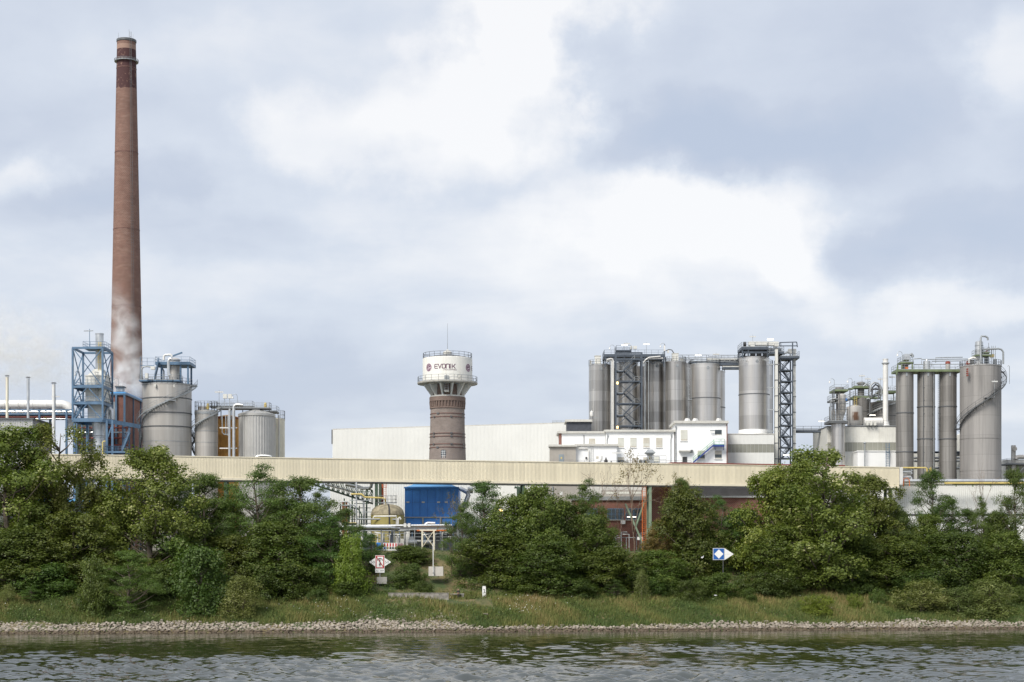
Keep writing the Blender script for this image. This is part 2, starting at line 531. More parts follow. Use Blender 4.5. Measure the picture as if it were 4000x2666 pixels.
def np_mesh(name, co, fa, mat, sm=False, link=True):
    me = bpy.data.meshes.new(name)
    nv, nf, k = len(co), len(fa), fa.shape[1]
    me.vertices.add(nv); me.vertices.foreach_set('co', co.astype(np.float32).ravel())
    me.loops.add(nf * k); me.loops.foreach_set('vertex_index', fa.astype(np.int32).ravel())
    me.polygons.add(nf)
    me.polygons.foreach_set('loop_start', np.arange(nf, dtype=np.int32) * k)
    me.polygons.foreach_set('loop_total', np.full(nf, k, np.int32))
    me.polygons.foreach_set('use_smooth', np.full(nf, sm))
    me.materials.append(mat)
    me.update(calc_edges=True)
    if not link: return me
    o = bpy.data.objects.new(name, me); COL.objects.link(o)
    ORG[o.name] = Vector((0, 0, 0))
    return o

def ground_mat():
    m, t, b = new_mat('bank_soil_and_dry_grass')
    oc = tco(t)
    n1 = noise(t, oc, 0.22, 5, 0.6, 0.5)
    n2 = noise(t, oc, 1.7, 5, 0.65)
    c = mixc(t, smooth(t, n1, 0.38, 0.62), (0.05, 0.075, 0.022), (0.17, 0.135, 0.065))
    c = mixc(t, mth(t, 'MULTIPLY', smooth(t, n2, 0.45, 0.7), 0.6), c, (0.06, 0.06, 0.025))
    c = mixc(t, mth(t, 'MULTIPLY', smooth(t, noise(t, oc, 0.12, 3), 0.6, 0.72), 0.6), c, (0.19, 0.11, 0.06))
    lk(t, c, b.inputs['Base Color'])
    b.inputs['Roughness'].default_value = 0.95
    bp = nd(t, 'ShaderNodeBump'); bp.inputs['Strength'].default_value = 0.6; bp.inputs['Distance'].default_value = 0.15
    lk(t, noise(t, oc, 4.0, 5), bp.inputs['Height']); lk(t, bp.outputs[0], b.inputs['Normal'])
    return m
xs = np.concatenate([np.linspace(-1500, -130, 20), np.arange(-124, 125, 1.6), np.linspace(130, 1500, 20)])
ys = np.concatenate([np.arange(225, 330, 0.7), np.linspace(332, 600, 20), np.linspace(700, 3500, 10)])
tag(grid_mesh('ground', xs, ys, ground, ground_mat()), kind='structure')

# ------------------------------------------------------------------ river
def water_mat():
    m, t, b = new_mat('river_water')
    b.inputs['Base Color'].default_value = (0.016, 0.019, 0.006, 1)
    b.inputs['IOR'].default_value = 2.5
    oc = tco(t)
    sp = nd(t, 'ShaderNodeSeparateXYZ'); lk(t, oc, sp.inputs[0])
    # patches roughened by wind and current, smoother in the lee of the far bank
    far = mth(t, 'SUBTRACT', mth(t, 'MULTIPLY_ADD', sp.outputs[0], 0.11, 267.0), sp.outputs[1])
    lee = smooth(t, far, 0.0, 95.0, -0.30, 0.22)
    n1 = noise(t, mapped(t, (0.035, 0.075, 1.0), oc), 1.0, 7, 0.66, 0.6)
    n2 = noise(t, mapped(t, (0.32, 0.2, 1.0), oc), 1.0, 5, 0.6, 0.4)
    k = mth(t, 'ADD', mth(t, 'MULTIPLY_ADD', n2, 0.55, n1), lee)
    rip = smooth(t, k, 0.72, 1.05)
    lk(t, mth(t, 'MULTIPLY_ADD', rip, 0.07, 0.02), b.inputs['Roughness'])
    bp = nd(t, 'ShaderNodeBump'); bp.inputs['Strength'].default_value = 0.35; bp.inputs['Distance'].default_value = 0.04
    lk(t, noise(t, mapped(t, (1.6, 2.2, 1.0), oc), 1.0, 4, 0.6, 0.3), bp.inputs['Height'])
    lk(t, bp.outputs[0], b.inputs['Normal'])
    return m
_rw = np.random.RandomState(8)
NW = 60
_wl = np.geomspace(0.9, 6.0, NW)
_wa = _rw.normal(pi / 2 + 0.1, 0.85, NW)          # waves run mostly toward and away from the viewer
_wp = _rw.uniform(0, 6.28, NW)
def waves(x, y):
    s = y - edge_y(x)
    calm = np.clip((-s - 12) / 92.0, 0, 1.25) ** 1.2
    xw = x + 1.5 * np.sin(0.11 * y + 0.05 * x) + 0.8 * np.sin(0.31 * x + 1.0)
    yw = y + 0.8 * np.sin(0.17 * x + 0.6) + 0.5 * np.sin(0.43 * x - 0.2 * y)
    z = 0
    for l, a, p in zip(_wl, _wa, _wp):
        k = 2 * pi / l
        z = z + np.sin(k * (cos(a) * xw + sin(a) * yw) + p) * (0.0115 * l ** 0.55)
    patch = 0.55 + 0.45 * np.clip(np.sin(0.045 * x + 0.9 * np.sin(0.02 * y) + 0.09 * y) + 0.8 * np.sin(0.12 * y - 0.03 * x + 1.3) * np.sin(0.06 * x + 0.5), -1, 1)
    return z * (0.12 + 0.95 * calm) * (0.5 + patch * 0.75)
xs = np.concatenate([np.linspace(-1500, -125, 30), np.arange(-118, 119, 0.42), np.linspace(125, 1500, 30)])
ys = np.concatenate([np.linspace(-600, 125, 30), np.arange(130, 282, 0.27)])
tag(grid_mesh('river_water', xs, ys, waves, water_mat()), kind='structure')

# ------------------------------------------------------------------ stone revetment at the water's edge
stone_mat, _t, _b = new_mat('pale_revetment_stone')
_oi = nd(_t, 'ShaderNodeObjectInfo')
_oc = tco(_t)
_geo = nd(_t, 'ShaderNodeNewGeometry')
_isl = _geo.outputs['Random Per Island']
_rv = mth(_t, 'FRACT', mth(_t, 'ADD', _isl, _oi.outputs['Random']))
_c = mixc(_t, _rv, (0.2, 0.17, 0.135), (0.39, 0.345, 0.285))
_c = mixc(_t, mth(_t, 'MULTIPLY', smooth(_t, noise(_t, _oc, 5.0, 5, 0.65), 0.45, 0.7), 0.4), _c, (0.2, 0.165, 0.13))
_sp = nd(_t, 'ShaderNodeSeparateXYZ'); lk(_t, _geo.outputs['Position'], _sp.inputs[0])
_c = mixc(_t, smooth(_t, mth(_t, 'MULTIPLY_ADD', noise(_t, _geo.outputs['Position'], 1.2, 2), 0.35, _sp.outputs[2]), 0.8, 0.45), _c, (0.1, 0.075, 0.05))   # wet algae line by the water
lk(_t, _c, _b.inputs['Base Color']); _b.inputs['Roughness'].default_value = 0.85

def make_stones():
    rng = np.random.RandomState(21)
    protos = []
    for k in range(9):
        bm = bmesh.new()
        pts = rng.normal(0, 1, (16, 3)); pts /= np.linalg.norm(pts, axis=1)[:, None]
        pts *= np.array([1.0, 0.8, 0.62]) * rng.uniform(0.8, 1.05, (16, 1))
        for p in pts: bm.verts.new(p)
        r = bmesh.ops.convex_hull(bm, input=bm.verts)
        bmesh.ops.delete(bm, geom=[v for v in bm.verts if not v.link_faces], context='VERTS')
        me = bpy.data.meshes.new('stone'); bm.to_mesh(me); bm.free()
        me.materials.append(stone_mat); protos.append(me)
    base = MB()
    xs_ = np.arange(-125, 126, 5.0)
    for a, b_ in zip(xs_[:-1], xs_[1:]):
        base.add([(a, edge_y(a) - 2.5, -1.0), (b_, edge_y(b_) - 2.5, -1.0), (b_, edge_y(b_) + 3.6, 1.12), (a, edge_y(a) + 3.6, 1.12)], [(0, 1, 2, 3)])
    root = base.build('stone_revetment', M('revetment_gravel', (0.17, 0.14, 0.11), 0.95, 0, 0.3, 1.5), None, (0, 267, 0), sm=0)
    tag(root, kind='structure')
    items = []
    for x in np.arange(-118, 118, 0.50):
        for s in np.arange(-0.9, 6.0, 0.5):
            xx = x + rng.uniform(-.2, .2); ss = s + rng.uniform(-.2, .2)
            if ss > float(stone_w(xx)) + rng.uniform(-.4, .4): continue
            r = rng.uniform(0.24, 0.44)
            yy = edge_y(xx) + ss
            zz = max(-0.15, -0.05 + ss * 0.36) + rng.uniform(-0.02, 0.12)
            items.append((r, xx, yy, zz))
    # loose slabs and stones up the bank near the landing
    for k in range(420):
        xx = PX(rng.uniform(1250, 1800), 270); ss = abs(rng.normal(0, 2.0)) + 3.4
        if ss > 8.5: continue
        yy = edge_y(xx) + ss
        items.append((rng.uniform(0.12, 0.3), xx, yy, gz(xx, yy) + 0.05))
    items.sort(key=lambda q: -q[0] - (0.25 if abs(q[1]) < 84 and edge_y(q[1]) + 0.3 < q[2] < edge_y(q[1]) + 2.6 else -1))
    org = ORG[root.name]
    for r, x, y, z in items[:300]:
        o = bpy.data.objects.new('stone', protos[rng.randint(9)]); COL.objects.link(o)
        o.parent = root; o.location = Vector((x, y, z)) - org
        r *= 1.25
        o.scale = (r, r, r); o.rotation_euler = (rng.uniform(-.4, .4), rng.uniform(-.4, .4), rng.uniform(0, 6.28))
    cs, fs, nb = [], [], 0
    pv = [(np.array([v.co[:] for v in me.vertices]), np.array([p.vertices[:] for p in me.polygons])) for me in protos]
    for r, x, y, z in items[300:]:
        v, f = pv[rng.randint(9)]
        a = rng.uniform(0, 6.28); R = np.array([[cos(a), -sin(a), 0], [sin(a), cos(a), 0], [0, 0, 1]])
        v = (v @ R.T) * r * rng.uniform(0.9, 1.2, 3) + np.array([x, y, z]) - np.array(org)
        cs.append(v); fs.append(f + nb); nb += len(v)
    o = np_mesh('rubble_stones', np.concatenate(cs), np.concatenate(fs), stone_mat)
    o.parent = root
    tag(o, kind='stuff')
make_stones()
# ------------------------------------------------------------------ vegetation
def leaf_mat(name, lo, hi, pale, pale_cut=0.86, spec=0.35):
    m, t, b = new_mat(name)
    at = nd(t, 'ShaderNodeAttribute'); at.attribute_name = 'tint'
    oi = nd(t, 'ShaderNodeObjectInfo')
    c = mixc(t, at.outputs['Fac'], lo, hi)
    c = mixc(t, mth(t, 'GREATER_THAN', at.outputs['Fac'], pale_cut), c, pale)
    hs = nd(t, 'ShaderNodeHueSaturation')
    lk(t, mth(t, 'MULTIPLY_ADD', oi.outputs['Random'], 0.035, 0.482), hs.inputs['Hue'])
    lk(t, mth(t, 'MULTIPLY_ADD', mth(t, 'FRACT', mth(t, 'MULTIPLY', oi.outputs['Random'], 7.3)), 0.4, 0.82), hs.inputs['Value'])
    lk(t, c, hs.inputs['Color'])
    lk(t, hs.outputs[0], b.inputs['Base Color'])
    b.inputs['Roughness'].default_value = 0.5
    b.inputs['Specular IOR Level'].default_value = spec
    tr = nd(t, 'ShaderNodeBsdfTranslucent')
    tc2 = mixc(t, 1.0, hs.outputs[0], (1.1, 1.25, 0.55), 'MULTIPLY')
    lk(t, tc2, tr.inputs[0])
    mx = nd(t, 'ShaderNodeMixShader'); mx.inputs[0].default_value = 0.34
    lk(t, b.outputs[0], mx.inputs[1]); lk(t, tr.outputs[0], mx.inputs[2])
    lk(t, mx.outputs[0], t.nodes['Material Output'].inputs[0])
    return m

BARK = M('brown_grey_bark', (0.13, 0.105, 0.08), 0.9, 0, 0.3, 2.0, 0, (0, 0, 0), 0.4)
TWIG = M('dry_twig_bark', (0.19, 0.14, 0.1), 0.9, 0, 0.25, 2.0)
LM = {
    'poplar': leaf_mat('poplar_leaves', (0.083, 0.122, 0.020), (0.199, 0.230, 0.044), (0.414, 0.416, 0.177), 0.87),
    'robinia': leaf_mat('robinia_leaves', (0.046, 0.089, 0.019), (0.112, 0.171, 0.029), (0.157, 0.215, 0.045), 0.93),
    'maple': leaf_mat('maple_leaves', (0.044, 0.078, 0.013), (0.131, 0.164, 0.028), (0.210, 0.239, 0.055), 0.92),
    'chestnut': leaf_mat('chestnut_leaves', (0.096, 0.165, 0.020), (0.240, 0.301, 0.050), (0.414, 0.445, 0.132), 0.9),
    'willow': leaf_mat('willow_leaves', (0.096, 0.129, 0.033), (0.208, 0.236, 0.066), (0.350, 0.373, 0.155), 0.87),
    'shrub': leaf_mat('dark_shrub_leaves', (0.039, 0.072, 0.014), (0.108, 0.151, 0.026), (0.171, 0.215, 0.055), 0.93),
    'yellow': leaf_mat('yellow_green_leaves', (0.105, 0.152, 0.015), (0.221, 0.272, 0.035), (0.284, 0.316, 0.059), 0.93),
    'dry': leaf_mat('browning_leaves', (0.103, 0.092, 0.022), (0.230, 0.170, 0.049), (0.252, 0.219, 0.062), 0.95),
}

def leaves_mesh(name, cen, nrm, size, asp, tint, mat, rng):
    n = len(cen)
    t = rng.normal(0, 1, (n, 3))
    t -= nrm * (t * nrm).sum(1)[:, None]
    t /= np.linalg.norm(t, axis=1)[:, None] + 1e-9
    b = np.cross(nrm, t)
    s = size[:, None]
    co = np.stack([cen - t * s * 0.5, cen + b * s * 0.5 * asp - t * s * 0.06, cen + t * s * 0.5, cen - b * s * 0.5 * asp - t * s * 0.06], 1).reshape(-1, 3)
    fa = np.arange(n * 4).reshape(n, 4)
    me = np_mesh(name, co, fa, mat, False, False)
    a = me.attributes.new('tint', 'FLOAT', 'FACE')
    a.data.foreach_set('value', np.clip(tint, 0, 1).astype(np.float32))
    return me

KINDS = {   # height, crown radius, crown bottom (fraction), lobes, lobe radius, clumps per lobe, leaves per clump, leaf size, aspect, clump sigma xy, z, envelope power
    'poplar':   (22, 6.6, 0.10, 60, (1.1, 2.1), 20, 28, 0.34, 0.8, 0.33, 0.42, 'irregular'),
    'robinia':  (20, 5.6, 0.08, 56, (1.2, 2.2), 18, 30, 0.30, 0.5, 0.50, 0.24, 'layered'),
    'maple':    (16, 5.6, 0.0, 46, (1.5, 2.6), 26, 25, 0.33, 0.8, 0.36, 0.34, 'round'),
    'chestnut': (18, 5.8, 0.02, 44, (1.6, 2.6), 28, 24, 0.36, 0.8, 0.36, 0.34, 'round'),
    'willow':   (6, 2.9, 0.0, 30, (0.6, 1.1), 14, 30, 0.27, 0.28, 0.22, 0.36, 'flame'),
    'shrub':    (7, 3.7, 0.0, 30, (1.0, 1.7), 22, 26, 0.28, 0.65, 0.28, 0.28, 'round'),
}

def make_tree(kind, seed, matname=None):
    H, R, cb, nl, lr, ncl, nlf, ls, asp, sxy, sz, env = KINDS[kind]
    rng = np.random.RandomState(seed)
    lobes = []
    tries = 0
    while len(lobes) < nl and tries < 6000:
        tries += 1
        h = rng.uniform(cb, 0.97)
        f = (h - cb) / (1 - cb)
        if env == 'round': w = math.sin(pi * (0.22 + 0.76 * f)) ** 0.5
        elif env == 'layered': w = (0.45 + 0.75 * math.sin(pi * min(1, f * 1.05 + 0.06)) ** 0.7) * (1 if f < 0.8 else 0.75)
        elif env == 'flame': w = (1 - f) ** 0.55 * (0.75 + 0.25 * min(1, f * 4))
        else: w = 0.35 + 0.7 * math.sin(pi * (0.1 + 0.85 * f)) ** 0.8
        a = rng.uniform(0, 2 * pi)
        side = 0.78 + 0.3 * math.sin(a * 2 + seed) + 0.14 * math.sin(a * 3 + h * 9 + seed * 2)
        q = R * w * side * rng.uniform(0.25, 1.0) ** 0.55
        r = rng.uniform(*lr) * (0.75 if f > 0.85 else 1)
        c = np.array([q * cos(a), q * sin(a), H * h - r * 0.6])
        if any(np.linalg.norm((c - o[0]) / np.array([1, 1, 0.8])) < 0.45 * (r + o[1]) * 0.9 for o in lobes): continue
        lobes.append((c, r))
    cen, nrm, tint = [], [], []
    wood = MB()
    bend = rng.normal(0, 0.035, (4, 2)) * H
    tp = [np.array([0, 0, -0.8]), np.array([bend[0][0] * .3, bend[0][1] * .3, H * 0.22]), np.array([bend[1][0] * .5, bend[1][1] * .5, H * 0.48]), np.array([bend[2][0] * .6, bend[2][1] * .6, H * 0.72]), np.array([bend[3][0] * .6, bend[3][1] * .6, H * 0.9])]
    tr = H * 0.0135 + 0.03
    wood.tube(tp, [tr * 1.35, tr, tr * 0.7, tr * 0.42, tr * 0.15], 8)
    zs = [p[2] for p in tp]
    for c, r in lobes:
        hb = max(H * 0.06, min(c[2] - (np.hypot(c[0], c[1]) * 0.75 + 0.4), H * 0.86))
        b0 = np.array([np.interp(hb, zs, [p[0] for p in tp]), np.interp(hb, zs, [p[1] for p in tp]), hb])
        mid = b0 * 0.5 + c * 0.5 + np.array([0, 0, -0.06 * np.linalg.norm(c - b0)]) + rng.normal(0, 0.2, 3)
        wood.tube([b0, mid, c], [tr * 0.42, tr * 0.26, tr * 0.1], 5)
        d = rng.normal(0, 1, (ncl, 3)); d[:, 2] = d[:, 2] * 0.8 + 0.25
        d /= np.linalg.norm(d, axis=1)[:, None]
        rad = r * rng.uniform(0.62, 1.08, ncl)
        cc = c + d * rad[:, None] * np.array([1, 1, 0.6 if env == 'layered' else 0.95])
        for p in cc[:5]:
            wood.tube([c, p], [tr * 0.1, 0.012], 3)
        lt = rng.uniform(-0.14, 0.14)
        for p, dd in zip(cc, d):
            k = max(6, int(nlf * rng.uniform(0.55, 1.4)))
            g = rng.normal(0, 1, (k, 3)) * np.array([sxy, sxy, sz]) * rng.uniform(0.7, 1.25)
            cen.append(p + g)
            nn = rng.normal(0, 0.5, (k, 3)) + dd * 0.8 + np.array([0, 0, 0.5]) + g * 0.5
            nrm.append(nn)
            tint.append(rng.uniform(0.12, 0.95, k) * 0.72 + rng.uniform(0, 0.24) + lt)
    cen = np.concatenate(cen); nrm = np.concatenate(nrm); tint = np.concatenate(tint)
    cen[:, 2] = np.maximum(cen[:, 2], -1.6)
    nrm /= np.linalg.norm(nrm, axis=1)[:, None]
    size = ls * rng.uniform(0.6, 1.25, len(cen))
    crown = leaves_mesh('crown', cen, nrm, size, asp, tint, LM[matname or kind], rng)
    me = bpy.data.meshes.new('trunk')
    me.from_pydata(wood.v, [], wood.f); me.shade_smooth(); me.materials.append(BARK)
    rr = np.percentile(np.hypot(cen[:, 0], cen[:, 1]), 96)
    return float(np.percentile(cen[:, 2], 99.8)), float(rr), crown, me

def bare_tree(seed, H, dens, leafy):
    rng = np.random.RandomState(seed)
    wood = MB(); tips = []
    def grow(p, d, L, r, lev):
        q = p + d * L * 0.5 + rng.normal(0, 0.04, 3) * L
        e = p + d * L + rng.normal(0, 0.06, 3) * L
        wood.tube([p, q, e], [r, r * 0.8, r * 0.6], 6 if lev < 2 else 4)
        if lev >= 5 or r < 0.007:
            tips.append(e); return
        for k in range(rng.randint(2, 4 if lev < dens else 3)):
            n = d * rng.uniform(0.75, 1.0) + rng.normal(0, 0.42, 3); n[2] += 0.16
            n /= np.linalg.norm(n)
            grow(q + (e - q) * rng.uniform(0.2, 1.0), n, L * rng.uniform(0.55, 0.85), r * rng.uniform(0.5, 0.7), lev + 1)
    grow(np.array([0, 0, -0.5]), np.array([0.03, 0, 1.0]), H * 0.36, 0.13, 0)
    zmax = max(v[2] for v in wood.v)
    me = bpy.data.meshes.new('trunk'); me.from_pydata([(a, b, c * H / zmax) for a, b, c in wood.v], [], wood.f); me.shade_smooth(); me.materials.append(TWIG)
    cm = None
    if leafy:
        tips = np.array(tips) * np.array([1, 1, H / zmax])
        idx = rng.randint(0, len(tips), leafy)
        cen = tips[idx] + rng.normal(0, 0.3, (leafy, 3))
        nrm = rng.normal(0, 1, (leafy, 3)); nrm /= np.linalg.norm(nrm, axis=1)[:, None]
        cm = leaves_mesh('crown', cen, nrm, rng.uniform(0.14, 0.3, leafy), 0.7, rng.uniform(0, 1, leafy), LM['dry'], rng)
    return H, H * 0.3, cm, me

PROTO = {}
for _k, _seeds in (('poplar', (3, 14, 27)), ('robinia', (4, 15)), ('maple', (5, 16)), ('chestnut', (6,)), ('willow', (7, 18)), ('shrub', (8, 19))):
    for _i, _s in enumerate(_seeds):
        PROTO[_k + str(_i)] = make_tree(_k, _s)
PROTO['yellow0'] = make_tree('shrub', 31, 'yellow')
PROTO['dry0'] = make_tree('maple', 45, 'dry')
PROTO['bare0'] = bare_tree(51, 16, 3, 0)
PROTO['bare1'] = bare_tree(62, 15, 3, 900)

def plant(name, cat, proto, px, s, top, wpx, label, group=None, rz=None, lean=(0, 0), depth=0.72):
    """a tree rooted s metres up the bank from the water's edge, its crown reaching pixel row `top`"""
    x = 0.0
    for _ in range(4):
        Y = edge_y(x) + s; x = PX(px, Y)
    H, R, cm, tm = PROTO[proto]
    z0 = gz(x, Y)
    h = PZ(top, Y) - z0
    w = S(wpx, Y) / 2
    o = thing(name, label, cat, (x, Y, z0 - 0.05), group)
    rz = random.uniform(0, 6.28) if rz is None else rz
    o.scale = (1, depth, 1)
    for nm, me in (('trunk', tm), ('crown', cm)):
        if me is None: continue
        c = bpy.data.objects.new(nm, me); COL.objects.link(c); c.parent = o
        c.rotation_euler = (lean[0], lean[1], rz)
        c.scale = (w / R, w / R, h / H)
        ORG[c.name] = ORG[o.name]
    return o

